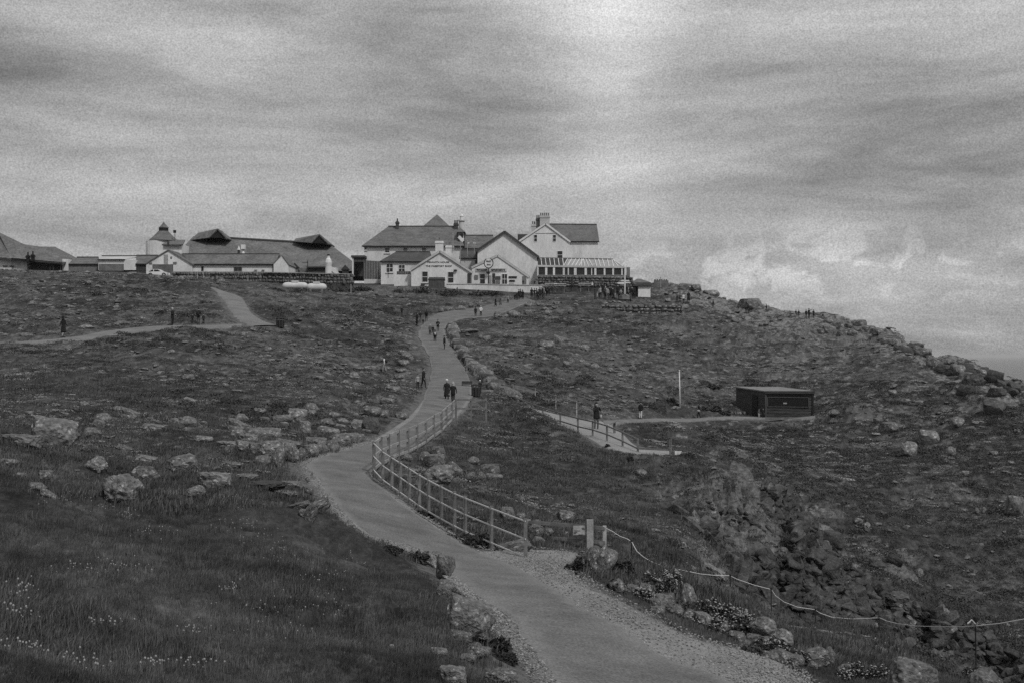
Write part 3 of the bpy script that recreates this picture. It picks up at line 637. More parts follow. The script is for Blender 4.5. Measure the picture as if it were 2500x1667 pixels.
HAND = [ # px, row of lowest edge, width, height, kind, tilt, extra words
 (124, 1078, 120, 56, 'block', 14, 'cracked'), (45, 1086, 108, 24, 'slab', 4, ''), (20, 1135, 48, 16, 'slab', 0, ''), (232, 1150, 60, 36, 'point', 0, ''),
 (293, 1224, 96, 66, 'round', 33, 'leaning oval'), (353, 1176, 80, 38, 'block', 5, ''), (443, 1148, 82, 40, 'round', 0, 'domed'), (519, 1184, 92, 30, 'slab', 3, ''),
 (454, 1038, 48, 22, 'round', 0, ''), (242, 1042, 30, 18, 'block', 0, ''), (221, 1066, 50, 22, 'round', 0, ''), (311, 1022, 56, 22, 'slab', 22, 'tilted'), (350, 1129, 64, 16, 'slab', 8, ''),
 (108, 1178, 36, 30, 'block', 10, ''), (115, 1214, 50, 14, 'slab', 28, 'sloping'), (432, 1228, 40, 20, 'block', 8, ''), (475, 1216, 50, 30, 'point', 0, ''), (490, 1240, 30, 8, 'slab', 0, ''),
 (554, 1112, 26, 22, 'round', 0, ''), (459, 1054, 32, 10, 'slab', 0, ''), (496, 1077, 46, 13, 'slab', 4, ''), (369, 1050, 60, 14, 'slab', 6, 'low'), (300, 1096, 56, 8, 'slab', 14, 'thin'),
 (588, 1034, 36, 24, 'round', 0, ''), (573, 1050, 60, 24, 'slab', 24, 'tilted'), (653, 1070, 70, 26, 'block', 6, ''), (602, 1078, 56, 18, 'slab', 6, ''), (657, 1122, 62, 48, 'round', 12, ''),
 (679, 1138, 30, 50, 'round', 12, 'upright'), (642, 1134, 50, 22, 'round', 10, ''), (708, 1126, 42, 44, 'round', 0, ''), (690, 1098, 44, 26, 'slab', 22, 'tilted'), (733, 1124, 28, 30, 'round', 15, ''),
 (757, 1120, 42, 36, 'block', 0, 'squared'), (784, 1115, 32, 36, 'round', 0, ''), (811, 1111, 34, 38, 'round', 8, ''), (829, 1094, 60, 38, 'round', 6, 'overhanging'), (741, 1055, 36, 28, 'block', 14, ''),
 (723, 1023, 52, 26, 'block', 12, ''), (690, 1030, 52, 18, 'slab', 0, ''), (909, 1018, 42, 26, 'block', 6, ''), (905, 1056, 46, 36, 'block', 0, 'dark faced'), (816, 1018, 30, 14, 'point', 0, ''), (830, 1045, 28, 10, 'slab', 8, ''),
 (860, 1068, 36, 12, 'slab', 0, ''), (893, 1056, 26, 9, 'slab', 8, ''),
 (1068, 1118, 38, 30, 'block', 0, ''), (1037, 1127, 36, 26, 'point', -12, ''), (1061, 1145, 54, 36, 'block', 0, ''), (1070, 1178, 74, 42, 'round', 0, ''), (1155, 1132, 34, 18, 'round', 0, ''), (1194, 1158, 52, 26, 'block', 3, ''),
 (1148, 1176, 27, 23, 'point', 0, ''), (1173, 1177, 25, 25, 'round', 0, ''), (1107, 1152, 40, 20, 'slab', 38, 'steep'), (1205, 1168, 44, 12, 'slab', 4, ''), (992, 1124, 26, 16, 'round', 0, ''),
 (1239, 1268, 36, 30, 'block', 0, ''), (1270, 1270, 30, 18, 'round', 0, ''), (1309, 1306, 38, 26, 'block', 20, ''), (1338, 1308, 30, 22, 'round', 0, ''), (1379, 1276, 46, 30, 'block', 20, ''), (1316, 1328, 30, 18, 'round', 0, ''),
 (1686, 1284, 46, 22, 'block', 4, ''), (1742, 1266, 22, 18, 'round', 0, ''), (1719, 1314, 32, 20, 'block', 20, ''), (1737, 1398, 84, 16, 'slab', 28, 'long sloping'), (1916, 1366, 30, 28, 'round', 0, 'ball shaped'),
 (2038, 1338, 54, 38, 'block', 0, 'squared'), (1944, 1346, 36, 28, 'block', 0, ''), (1928, 1322, 26, 28, 'point', 0, ''), (1567, 1160, 28, 16, 'round', 0, ''), (2025, 1408, 42, 20, 'block', 0, 'overhanging'), (1986, 1400, 44, 16, 'slab', 25, ''),
 (2097, 1278, 22, 14, 'round', 0, ''), (2118, 1298, 26, 22, 'round', 20, ''), (2065, 1470, 36, 18, 'block', 0, 'squared'), (2192, 1470, 62, 26, 'round', 14, ''), (2225, 1494, 60, 26, 'round', 18, ''), (2251, 1506, 60, 26, 'block', 14, ''),
 (2135, 1482, 38, 20, 'block', 20, ''), (2246, 1410, 24, 22, 'round', 25, ''), (2134, 1536, 24, 14, 'block', 0, ''), (2214, 1520, 16, 14, 'point', 0, ''), (2310, 1500, 26, 14, 'round', 10, ''), (2187, 1384, 46, 18, 'slab', 24, ''), (2147, 1376, 50, 18, 'slab', 22, ''),
 (1908, 1588, 58, 54, 'point', 0, ''), (1990, 1618, 72, 36, 'round', 0, 'lichen covered'), (2028, 1620, 30, 40, 'round', 0, ''), (2270, 1588, 36, 24, 'round', 0, ''), (2066, 1655, 42, 32, 'round', 0, ''),
 (1448, 1384, 36, 50, 'round', 10, 'upright'), (1482, 1402, 44, 62, 'block', 16, 'upright'), (1620, 1492, 56, 42, 'round', 0, ''), (1677, 1484, 46, 58, 'point', 0, ''), (1860, 1558, 70, 54, 'point', 0, ''), (1764, 1516, 44, 24, 'round', 0, ''), (1582, 1448, 38, 22, 'round', 0, ''), (1554, 1430, 28, 16, 'round', 0, ''),
 (1088, 1419, 48, 64, 'block', 0, 'upright squared'), (1090, 1440, 44, 24, 'round', 14, ''), (1141, 1552, 122, 84, 'block', 22, 'weathered'), (1186, 1584, 24, 52, 'slab', 60, 'thin upright'), (1162, 1612, 44, 42, 'round', 20, ''), (1224, 1672, 80, 42, 'round', 8, ''), (1100, 1668, 80, 38, 'slab', 6, ''), (957, 1587, 12, 14, 'block', 0, ''),
 (728, 1238, 62, 10, 'slab', -14, 'plank-like'), (773, 1258, 24, 56, 'slab', 60, 'leaning'), (758, 1274, 30, 44, 'block', 20, ''), (645, 1192, 92, 16, 'slab', 2, 'long'), (764, 1176, 14, 24, 'point', 0, ''),
 (2221, 1114, 42, 36, 'round', 10, ''), (2271, 1083, 54, 34, 'block', 4, 'squared'), (2172, 1056, 46, 26, 'block', 4, ''), (2145, 1031, 24, 10, 'slab', 0, ''), (2322, 1112, 26, 22, 'round', 0, ''), (2339, 1042, 34, 24, 'round', 20, ''), (2291, 902, 28, 26, 'round', 0, ''),
 (2381, 940, 56, 28, 'block', 5, ''), (2395, 915, 44, 20, 'block', 4, ''), (2361, 962, 44, 22, 'block', 20, ''), (2437, 966, 44, 20, 'block', 8, ''), (2431, 1010, 54, 34, 'block', 4, ''), (2482, 1262, 50, 52, 'block', 0, ''), (2179, 962, 26, 12, 'slab', 0, ''), (2121, 1000, 24, 10, 'round', 0, ''), (2146, 1000, 14, 12, 'round', 0, ''),
 (2485, 1058, 16, 12, 'round', 0, ''), (2428, 1110, 24, 10, 'slab', 5, ''), (2358, 1161, 22, 12, 'block', 0, ''), (2386, 1254, 12, 14, 'round', 0, ''), (2403, 1252, 11, 14, 'round', 0, ''), (2036, 1014, 28, 15, 'round', 0, ''),
 (1828, 750, 46, 24, 'block', 4, 'stacked'), (1842, 752, 40, 22, 'block', 0, ''), (1682, 707, 54, 15, 'slab', 3, ''), (1738, 722, 40, 13, 'slab', 3, ''), (1700, 712, 26, 16, 'block', 0, ''), (2028, 790, 32, 12, 'round', 0, ''), (2098, 806, 40, 15, 'block', 2, ''), (2130, 811, 26, 18, 'round', 0, ''), (2195, 832, 28, 13, 'block', 0, ''),
 (2158, 820, 32, 11, 'slab', 0, ''), (2239, 848, 42, 12, 'slab', 6, ''), (2319, 890, 24, 14, 'round', 0, ''), (2359, 908, 44, 20, 'block', 8, ''), (2470, 945, 40, 16, 'block', 14, ''), (2075, 800, 24, 10, 'slab', 0, ''), (2262, 862, 30, 12, 'block', 10, ''),
 (1335, 848, 42, 15, 'round', 4, ''), (1392, 845, 15, 9, 'round', 0, ''), (1429, 853, 28, 12, 'round', 0, ''), (1447, 849, 11, 7, 'round', 0, ''), (1222, 855, 22, 7, 'slab', 0, ''), (1250, 857, 11, 7, 'round', 0, ''), (1323, 855, 15, 9, 'round', 0, ''), (1365, 833, 26, 12, 'block', 0, ''), (1147, 811, 46, 7, 'slab', 0, ''),
 (1173, 827, 11, 9, 'round', 0, ''), (1188, 833, 21, 13, 'block', 0, ''), (1236, 826, 17, 12, 'round', 0, ''), (1261, 826, 13, 9, 'round', 0, ''), (1331, 879, 19, 9, 'round', 0, ''), (1383, 896, 18, 14, 'block', 15, ''), (1435, 894, 15, 9, 'round', 0, ''), (1454, 899, 28, 12, 'round', 4, ''), (1478, 894, 11, 7, 'round', 0, ''),
 (1489, 907, 19, 11, 'round', 0, ''), (1545, 904, 17, 11, 'round', 0, ''), (1513, 918, 17, 9, 'round', 8, ''), (1536, 920, 17, 10, 'round', 0, ''), (1243, 928, 30, 5, 'slab', 0, ''), (1287, 868, 19, 12, 'round', 0, ''), (1538, 858, 17, 10, 'round', 0, ''), (1555, 861, 15, 8, 'round', 0, ''),
 (1337, 771, 24, 13, 'round', 0, ''), (1394, 767, 15, 10, 'round', 0, ''), (1124, 759, 24, 13, 'round', 0, ''), (1094, 760, 22, 11, 'round', 0, ''), (1150, 752, 14, 12, 'round', 0, ''), (1172, 750, 16, 14, 'round', 0, ''), (1076, 763, 14, 12, 'block', 0, ''),
 (458, 925, 34, 12, 'round', 0, ''), (525, 933, 19, 6, 'slab', 0, ''), (549, 943, 17, 8, 'round', 0, ''), (576, 957, 32, 6, 'slab', 0, ''), (461, 984, 36, 13, 'slab', 18, 'tilted'), (404, 976, 24, 8, 'slab', 0, ''), (206, 990, 26, 9, 'round', 5, ''), (289, 1002, 34, 11, 'round', 8, ''), (388, 914, 12, 8, 'round', 0, ''),
 (654, 856, 21, 12, 'point', 5, ''), (774, 925, 36, 9, 'slab', 4, ''), (78, 745, 26, 11, 'round', 0, ''), (163, 748, 18, 5, 'slab', 0, ''), (249, 772, 20, 9, 'round', 0, ''), (297, 793, 42, 11, 'round', 0, ''), (209, 802, 38, 9, 'round', 0, ''), (120, 815, 40, 10, 'round', 0, ''), (60, 822, 40, 10, 'round', 0, '')]
DARKSET = {(905, 1056), (2038, 1338), (2225, 1494), (2251, 1506), (2192, 1470), (2065, 1470), (432, 1228), (645, 1192)}
for (px, py, w, h, kd, tl, ex) in HAND:
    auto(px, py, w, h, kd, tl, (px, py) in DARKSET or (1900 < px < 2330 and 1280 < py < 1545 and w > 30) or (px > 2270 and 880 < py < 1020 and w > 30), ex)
# the two largest stones by the rope, cut by the edge of the picture
boulder(2235, 1700, 118, 90, 'round', 'huge domed grey boulder by the last rope stake', 0, False, 'boulders scattered over the headland')
boulder(2413, 1712, 84, 74, 'point', 'pointed pale boulder under the iron stake with a cap', 0, False, 'boulders scattered over the headland')
fs = boulder(1250, 1354, 100, 30, 'slab', 'large flat flagstone lying tilted at the foot of the rail fence', -14, False, None, 'flagstone', 0.5, 0.1)
boulder(1300, 1360, 64, 12, 'slab', 'thin flat stone slab on the verge beside the tilted flagstone', 3, False, None, 'flagstone', 0.5, 0.1)
o = boulder(1467, 1346, 15, 14, 'round', 'small white rounded stone resting between the verge boulders', 0); o.material_slots[0].link = 'OBJECT'; o.material_slots[0].material = M['white2']; o.location.z += 0.12
# further stones of the three stony stretches
def scatter(n, box, wr, group):
    for _ in range(n):
        x = random.uniform(box[0], box[2]); y = random.uniform(box[1], box[3])
        if len(box) > 4: y += (x - box[0]) * box[4]
        p = hit(x, y)
        if pmask(pm_soft, p.x, p.y) > 0.05: continue
        w = random.uniform(*wr); kd = random.choice(('round', 'round', 'block', 'slab'))
        auto(x, y, w, w * random.uniform(0.3, 0.6) * (0.55 if kd == 'slab' else 1), kd, random.uniform(0, 12), False)
scatter(20, (840, 850, 1010, 990), (12, 30), '')
scatter(24, (1190, 742, 1420, 778), (12, 26), '')
scatter(12, (1600, 725, 1900, 770, 0.12), (12, 26), '')
scatter(26, (565, 1000, 880, 1085), (16, 42), '')
scatter(22, (0, 1010, 560, 1200), (14, 44), '')
for i in range(24):
    t_ = i / 23; x = 1500 + 470 * t_ + random.uniform(-16, 16); y = 1432 + 200 * t_ + random.uniform(-14, 16); w = random.uniform(24, 52)
    auto(x, y, w, w * random.uniform(.4, .7), random.choice(('block', 'block', 'slab', 'point')), random.uniform(0, 22), False, 'broken')
# broken rocky lip of the bank on the near side of the path
for (x, y, w, h, kd, tl, ex) in ((1048, 1352, 34, 16, 'block', 8, 'jagged'), (1066, 1368, 30, 22, 'block', 14, 'jagged'), (1084, 1458, 40, 26, 'block', 12, 'jagged'), (1106, 1474, 36, 24, 'slab', 30, 'jagged'), (1122, 1452, 22, 20, 'point', 20, 'jagged'), (1190, 1535, 34, 34, 'block', 30, 'split'), (1203, 1566, 24, 24, 'slab', 40, 'split'),
      (1178, 1604, 40, 24, 'block', 12, 'jagged'), (1140, 1618, 46, 20, 'slab', 6, 'low'), (1245, 1655, 40, 22, 'block', 10, 'jagged'), (1070, 1600, 46, 18, 'slab', 4, 'low'), (1120, 1570, 60, 30, 'block', 18, 'jagged'), (750, 1205, 30, 18, 'block', 14, 'jagged'), (788, 1248, 26, 30, 'slab', 56, 'leaning'), (744, 1262, 34, 18, 'block', 12, 'jagged'), (705, 1185, 60, 10, 'slab', 3, 'thin'),
      (1462, 1398, 36, 34, 'point', 10, 'jagged'), (1440, 1372, 30, 30, 'block', 18, 'jagged'), (1545, 1446, 36, 18, 'block', 6, 'half buried'), (1605, 1500, 40, 20, 'block', 8, 'half buried'), (1650, 1500, 30, 26, 'block', 16, 'jagged'), (1720, 1530, 44, 22, 'block', 8, 'half buried'), (1800, 1566, 40, 24, 'block', 8, 'jagged'), (1840, 1575, 44, 28, 'block', 12, 'jagged'), (1940, 1624, 50, 24, 'block', 8, 'half buried'), (1890, 1610, 40, 24, 'round', 0, 'half buried')):
    auto(x, y, w, h, kd, tl, False, ex)
for (x, y, w, h, kd, tl) in ((560, 1092, 80, 14, 'slab', 4), (600, 1100, 60, 22, 'block', 14), (630, 1108, 56, 26, 'block', 10), (700, 1094, 70, 18, 'slab', 8), (770, 1086, 60, 18, 'block', 6), (860, 1078, 60, 20, 'block', 6), (880, 1048, 50, 22, 'block', 8), (930, 1018, 40, 18, 'block', 8), (945, 985, 36, 14, 'slab', 6), (960, 955, 34, 14, 'block', 6),
      (975, 925, 30, 12, 'block', 6), (985, 890, 30, 12, 'slab', 6), (560, 1140, 70, 12, 'slab', 4), (600, 1170, 60, 12, 'slab', 4), (690, 1210, 70, 12, 'slab', 6), (980, 1022, 36, 16, 'block', 6), (625, 1070, 70, 24, 'block', 18), (800, 1060, 54, 18, 'slab', 10)):
    auto(x, y, w, h, kd, tl, False, 'ledge-like')
# jagged blocks along the cliff edge on the skyline
for i in range(34):
    x = 1985 + i * 15.5 + random.uniform(-5, 5); y = float(np.interp(x, [1960, 2009, 2083, 2211, 2285, 2392, 2500], [770, 781, 792, 829, 872, 903, 946])) + random.uniform(11, 32)
    w = random.uniform(22, 42) * (1.15 if x > 2220 else 1)
    auto(x, y, w, w * random.uniform(.35, .62), random.choice(('block', 'block', 'slab')), random.uniform(0, 22), x > 2200 and random.random() < .6, 'jagged')

# past three hundred, the smallest stones become one mass
bs = [o for o in COL.objects if o.name.startswith('boulder') and o.parent is None]
bs.sort(key=lambda o: -o.scale.x / max(o.location.y, 5)); rest = bs[296:]
if rest:
    Vs = []; Fs = []; n_ = 0
    for o in rest:
        me = o.data; co = np.empty(len(me.vertices) * 3, np.float32); me.vertices.foreach_get('co', co); co = co.reshape(-1, 3)
        mt = np.array(Matrix.LocRotScale(o.location, o.rotation_euler, o.scale)); co = co @ mt[:3, :3].T + mt[:3, 3]
        f = np.empty(len(me.polygons) * 3, np.int32); me.polygons.foreach_get('vertices', f); Vs.append(co); Fs.append(f.reshape(-1, 3) + n_); n_ += len(co)
        bpy.data.objects.remove(o)
    o = link_mesh('field_stones', np_mesh('field_stones', np.vstack(Vs), np.vstack(Fs), M['granite'])); o['kind'] = 'stuff'

# ------------------------------------------------------------------ rock fall and bedding in the gully: many broken slabs in two beds
def rock_bed(name, label, lines, n, wr):
    V = []; Fc = []; base = [ROCK['block'][i] for i in range(5)] + [ROCK['slab'][i] for i in range(3)]
    t0 = None
    th = empty(name, (0, 0, 0), 0, label, 'rock outcrop')
    for i in range(n):
        (a, b, w) = random.choice(lines); t_ = random.random(); g = random.gauss(0, 0.35)
        ang = math.atan2(b[1] - a[1], b[0] - a[0])
        x = a[0] + (b[0] - a[0]) * t_ - math.sin(ang) * g * w; y = a[1] + (b[1] - a[1]) * t_ + math.cos(ang) * g * w
        if y > 1600: continue
        p = hit(x, y); d = p.y; wpx = random.uniform(*wr); wm = wpx * d / F
        o = bpy.data.objects.new('rock_slab', random.choice(base)); COL.objects.link(o)
        o.parent = th
        o.material_slots[0].link = 'OBJECT'; o.material_slots[0].material = M['granite_dark'] if random.random() < 0.88 else M['granite']  # the darker granite puts the gully's shade into most slabs' colour
        o.scale = (wm * 1.1, wm * random.uniform(.6, 1), wm * random.uniform(0.3, 0.75)); o.rotation_euler = (random.uniform(-.3, .3), ang * 0.7 + random.uniform(-.35, .35), random.uniform(-.9, .9))
        o.location = (p.x, p.y + wm * .15, p.z - wm * 0.03)
        o['kind'] = ''
        del o['kind']
    th.location = (0, 0, 0)
    return th
rock_bed('rock_outcrop', 'broken dark rock fall spilling down the head of the gully', [((1880, 1215), (2060, 1400), 55), ((1930, 1290), (2040, 1440), 80), ((1960, 1450), (2100, 1500), 50)], 130, (14, 38))
rock_bed('rock_outcrop', 'long dark band of bedded rock slanting down the gully', [((2060, 1410), (2460, 1620), 26), ((2060, 1440), (2440, 1640), 30)], 130, (14, 44))
rock_bed('rock_outcrop', 'ribs of pale rock running through the turf above the rope barrier', [((1640, 1190), (1890, 1330), 26), ((1700, 1250), (1800, 1330), 20), ((1790, 1240), (1880, 1300), 12)], 44, (12, 30))

# ------------------------------------------------------------------ ground cover made of countless pieces: one object each
def gn_scatter(name, P, S, Rz, src, label=None, cat=None):
    me = bpy.data.meshes.new(name); me.vertices.add(len(P)); me.vertices.foreach_set('co', P.astype(np.float32).ravel())
    a = me.attributes.new('size', 'FLOAT', 'POINT'); a.data.foreach_set('value', S.astype(np.float32))
    a = me.attributes.new('turn', 'FLOAT_VECTOR', 'POINT'); a.data.foreach_set('vector', Rz.astype(np.float32).ravel())
    o = link_mesh(name, me); g = bpy.data.node_groups.new(name, 'GeometryNodeTree')
    g.interface.new_socket('Geometry', in_out='INPUT', socket_type='NodeSocketGeometry'); g.interface.new_socket('Geometry', in_out='OUTPUT', socket_type='NodeSocketGeometry')
    gi = g.nodes.new('NodeGroupInput'); go = g.nodes.new('NodeGroupOutput')
    ip = g.nodes.new('GeometryNodeInstanceOnPoints'); oi = g.nodes.new('GeometryNodeObjectInfo'); oi.inputs['Object'].default_value = src; oi.inputs['As Instance'].default_value = True
    s_ = g.nodes.new('GeometryNodeInputNamedAttribute'); s_.data_type = 'FLOAT'; s_.inputs['Name'].default_value = 'size'
    r_ = g.nodes.new('GeometryNodeInputNamedAttribute'); r_.data_type = 'FLOAT_VECTOR'; r_.inputs['Name'].default_value = 'turn'
    L = g.links.new
    L(gi.outputs[0], ip.inputs['Points']); L(oi.outputs['Geometry'], ip.inputs['Instance']); L(s_.outputs['Attribute'], ip.inputs['Scale']); L(r_.outputs['Attribute'], ip.inputs['Rotation'])
    L(ip.outputs[0], go.inputs[0])
    md = o.modifiers.new('scatter', 'NODES'); md.node_group = g
    tag(o, label, cat, kind='stuff'); return o
def source(me): return bpy.data.objects.new(me.name + '_source', me)      # never linked to the scene
def blades(n, h, spread, lean, wid, m, seed):
    r_ = random.Random(seed); mb = MB()
    for i in range(n):
        a = r_.uniform(0, 2 * math.pi); rad = spread * math.sqrt(r_.random()); x, y = rad * math.cos(a), rad * math.sin(a)
        hh = h * r_.uniform(.55, 1.1); dx_, dy_ = r_.gauss(lean, .16) * hh, r_.gauss(0, .22) * hh; b = r_.uniform(0, math.pi); wx, wy = wid * math.cos(b), wid * math.sin(b)
        mb.add([(x - wx, y - wy, -.03), (x + wx, y + wy, -.03), (x + dx_ * .35 + wx * .7, y + dy_ * .35 + wy * .7, hh * .6), (x + dx_ * .35 - wx * .7, y + dy_ * .35 - wy * .7, hh * .6), (x + dx_, y + dy_, hh)], [(0, 1, 2, 3), (3, 2, 4)])
    me = bpy.data.meshes.new('grass_tuft'); me.from_pydata(mb.v, [], mb.f); me.materials.append(m); return me
def clump(n, r0, hgt, leaf, m, seed):
    r_ = random.Random(seed); mb = MB()
    for i in range(n):
        a = r_.uniform(0, 2 * math.pi); u = r_.random() ** .6; rad = r0 * math.sqrt(r_.random()); z = hgt * math.sqrt(max(0, 1 - (rad / r0) ** 2)) * (1 - .5 * r_.random() ** 2)
        c_ = Vector((rad * math.cos(a), rad * math.sin(a), z)); e1 = Vector((r_.gauss(0, 1), r_.gauss(0, 1), r_.gauss(0, .6))).normalized() * leaf; e2 = Vector((r_.gauss(0, 1), r_.gauss(0, 1), r_.gauss(0, 1))).normalized() * leaf * .7
        mb.add([c_ - e1, c_ + e2, c_ + e1, c_ - e2], [(0, 1, 2, 3)])
    me = bpy.data.meshes.new('clump'); me.from_pydata(mb.v, [], mb.f); me.materials.append(m); return me
def spots(n, y0, y1, power=1.0, smax=0.42, near_bias=True):
    """random ground points inside the widened field of view"""
    u = rng.random(n); Y = np.exp(math.log(y0) + (math.log(y1) - math.log(y0)) * u ** power); X = (rng.random(n) * 2 - 1) * smax * Y + rng.normal(0, .3, n)
    return X, Y
def visible(X, Y, Z, margin=0.6):
    """drop points that lie well behind a rise, seen from about the photograph's place: keeps the count down"""
    keep = np.ones(len(X), bool)
    for t_ in np.linspace(0.35, 0.985, 26):
        yy = Y * t_; ok = yy > 11
        g = base_z(X * t_, yy); keep &= ~((g > CZ + (Z + margin - CZ) * t_ + 0.3) & ok)
    return keep
tilt_for = lambda n, a=0.25: np.stack([rng.normal(0, a, n), rng.normal(0, a, n), rng.random(n) * 6.283], -1)
# grass
for (nm, nn, y0, y1, hgt, sp, wd, smin, smx, sd) in (('grass', 66000, 8.5, 34, .075, .17, .0032, .5, 1.4, 3), ('grass', 46000, 30, 100, .12, .28, .009, .5, 1.5, 8)):
    X, Y = spots(nn, y0, y1, 1.0); dens = fbm(X, Y, 3.0, 41, 3)
    k = (pmask(pm_soft, X, Y) < 0.12 + 0.35 * rng.random(nn)) & (rng.random(nn) < np.clip(0.8 + dens * 1.1, .5, 1)); X, Y = X[k], Y[k]; Z = ground_z(X, Y); k = visible(X, Y, Z) & ~bare(X, Y, Z); X, Y, Z = X[k], Y[k], Z[k]
    sz = (smin + (smx - smin) * rng.random(len(X))) * (0.85 + 0.7 * np.clip(fbm(X, Y, 2.0, 47, 2), -.5, .6))
    me = blades(30, hgt, sp, .30, wd, M['grass'], sd); src = source(me); Rz = np.stack([rng.normal(0, .12, len(X)), rng.normal(0, .12, len(X)), rng.normal(0, .7, len(X))], -1)
    gn_scatter(nm, np.stack([X, Y, Z], -1), sz, Rz, src)
# heather and low scrub over the middle and far slopes
X, Y = spots(52000, 38, 215, .8); dens = fbm(X, Y, 6.0, 61, 3)
c_ = 1250 + F * X / Y; k = (pmask(pm_wide, X, Y) < 0.15) & (rng.random(len(X)) < np.clip(0.55 + dens * 1.4, .08, 1)) & ~((Y > 200) & (c_ < 1560)); X, Y = X[k], Y[k]; Z = ground_z(X, Y); k = visible(X, Y, Z) & ~bare(X, Y, Z); X, Y, Z = X[k], Y[k], Z[k]
sz = (0.35 + 1.0 * rng.random(len(X)) ** 2) * np.interp(Y, [38, 90, 215], [0.5, 0.8, 1.1])
gn_scatter('heather_undergrowth', np.stack([X, Y, Z - .03], -1), sz, tilt_for(len(X), .1), source(clump(80, .46, .15, .05, M['heather'], 5)))
X, Y = spots(26000, 34, 225, .8); dens = fbm(X * .6, Y, 5.0, 91, 4); c_ = 1250 + F * X / Y
k = (pmask(pm_wide, X, Y) < 0.25) & (dens > 0.04) & ~((Y > 203) & (c_ < 1560)); X, Y = X[k], Y[k]; Z = ground_z(X, Y); k = visible(X, Y, Z) & ~bare(X, Y, Z); X, Y, Z = X[k], Y[k], Z[k]
sz = (0.4 + 1.1 * rng.random(len(X)) ** 2) * np.interp(Y, [34, 90, 225], [0.45, 0.8, 1.15])
sl = (base_z(X + .6, Y) - base_z(X - .6, Y)) / 1.2
tm = clump(60, .40, .13, .045, M['tussock'], 15)
for v_ in tm.vertices: v_.co.x *= 1.5; v_.co.y *= .7
gn_scatter('dry_grass', np.stack([X, Y, Z - .02], -1), sz, np.stack([rng.normal(0, .1, len(X)), -np.arctan(sl) , rng.normal(0, .25, len(X))], -1), source(tm))
X, Y = spots(9000, 45, 200, .8); dens = fbm(X * .7, Y, 11.0, 131, 4) + .18 * sstep(1700, 2100, 1250 + F * X / Y); c_ = 1250 + F * X / Y
k = (pmask(pm_wide, X, Y) < 0.05) & (dens > 0.16) & ~((Y > 185) & (c_ < 1560)) & ~((c_ > 1950) & (Y > 105)); X, Y = X[k], Y[k]; Z = ground_z(X, Y); k = visible(X, Y, Z) & ~bare(X, Y, Z); X, Y, Z = X[k], Y[k], Z[k]
gn_scatter('dark_undergrowth', np.stack([X, Y, Z - .04], -1), (0.5 + 1.3 * rng.random(len(X)) ** 2) * np.interp(Y, [45, 200], [.7, 1.3]), tilt_for(len(X), .1), source(clump(110, .45, .26, .05, M['leaf'], 25)))
# a thick dark growth of heather over the eastern slope
X = rng.random(60000) * 62 + 12; Y = 50 + rng.random(60000) ** .9 * 95; c_ = 1250 + F * X / Y; dens = fbm(X * .7, Y, 5.0, 231, 4); Z = ground_z(X, Y); r_ = HY + (CZ - Z) / Y * F
k = (c_ > 1700) & (c_ < 2700) & (r_ > 930) & (pmask(pm_wide, X, Y) < 0.05) & (dens > -.12 - .3 * sstep(1900, 2200, c_)) & (rng.random(60000) < .36); X, Y, Z = X[k], Y[k], Z[k]; k = visible(X, Y, Z) & ~bare(X, Y, Z); X, Y, Z = X[k], Y[k], Z[k]
gn_scatter('dark_undergrowth', np.stack([X, Y, Z - .03], -1), (.35 + .9 * rng.random(len(X)) ** 2), tilt_for(len(X), .12), source(clump(90, .45, .20, .05, M['leaf'], 35)))
# small stones everywhere on the upper slopes
X, Y = spots(15000, 40, 225, .75); dens = fbm(X, Y, 9.0, 71, 3) + 0.25 * sstep(1500, 1900, 1250 + F * X / Y)
k = (pmask(pm_wide, X, Y) < 0.2) & (dens > 0.02) & (rng.random(len(X)) > .55 * sstep(1650, 1850, 1250 + F * X / Y)) & ~((Y > 204) & (1250 + F * X / Y < 1560)); X, Y = X[k], Y[k]; Z = ground_z(X, Y); k = visible(X, Y, Z) & ~bare(X, Y, Z); X, Y, Z = X[k], Y[k], Z[k]
half = len(X) // 2
for (a, b, kd) in ((0, half, 'slab'), (half, len(X), 'round')):
    me = ROCK[kd][1].copy(); co = np.empty(len(me.vertices) * 3, np.float32); me.vertices.foreach_get('co', co); co = co.reshape(-1, 3) * np.array([1.0, .8, .42 if kd == 'round' else .25]); me.vertices.foreach_set('co', co.astype(np.float32).ravel()); me.name = 'stone'
    n_ = b - a; sz = np.interp(Y[a:b], [40, 100, 225], [.17, .38, .66]) * (0.5 + 1.3 * rng.random(n_) ** 2)
    gn_scatter('rubble', np.stack([X[a:b], Y[a:b], Z[a:b] + sz * .04], -1), sz, tilt_for(n_, .15), source(me))
# broken stone in the gully bed, its colour darkened to stand for shade
X = rng.random(26000) * 32 + 4; Y = rng.random(26000) * 32 + 46; Z = ground_z(X, Y); k = bare(X, Y, Z); X, Y, Z = X[k][:5200], Y[k][:5200], Z[k][:5200]
me = ROCK['block'][1].copy(); me.name = 'broken_stone'; me.materials.clear(); me.materials.append(M['granite_dark']); co = np.empty(len(me.vertices) * 3, np.float32); me.vertices.foreach_get('co', co); me.vertices.foreach_set('co', (co.reshape(-1, 3) * np.array([1.3, .9, .55])).astype(np.float32).ravel())
n_ = len(X); gn_scatter('rubble', np.stack([X, Y, Z], -1), .12 + .80 * rng.random(n_) ** 5, np.stack([rng.normal(0, .5, n_), .4 + rng.normal(0, .45, n_), rng.random(n_) * 6.28], -1), source(me))
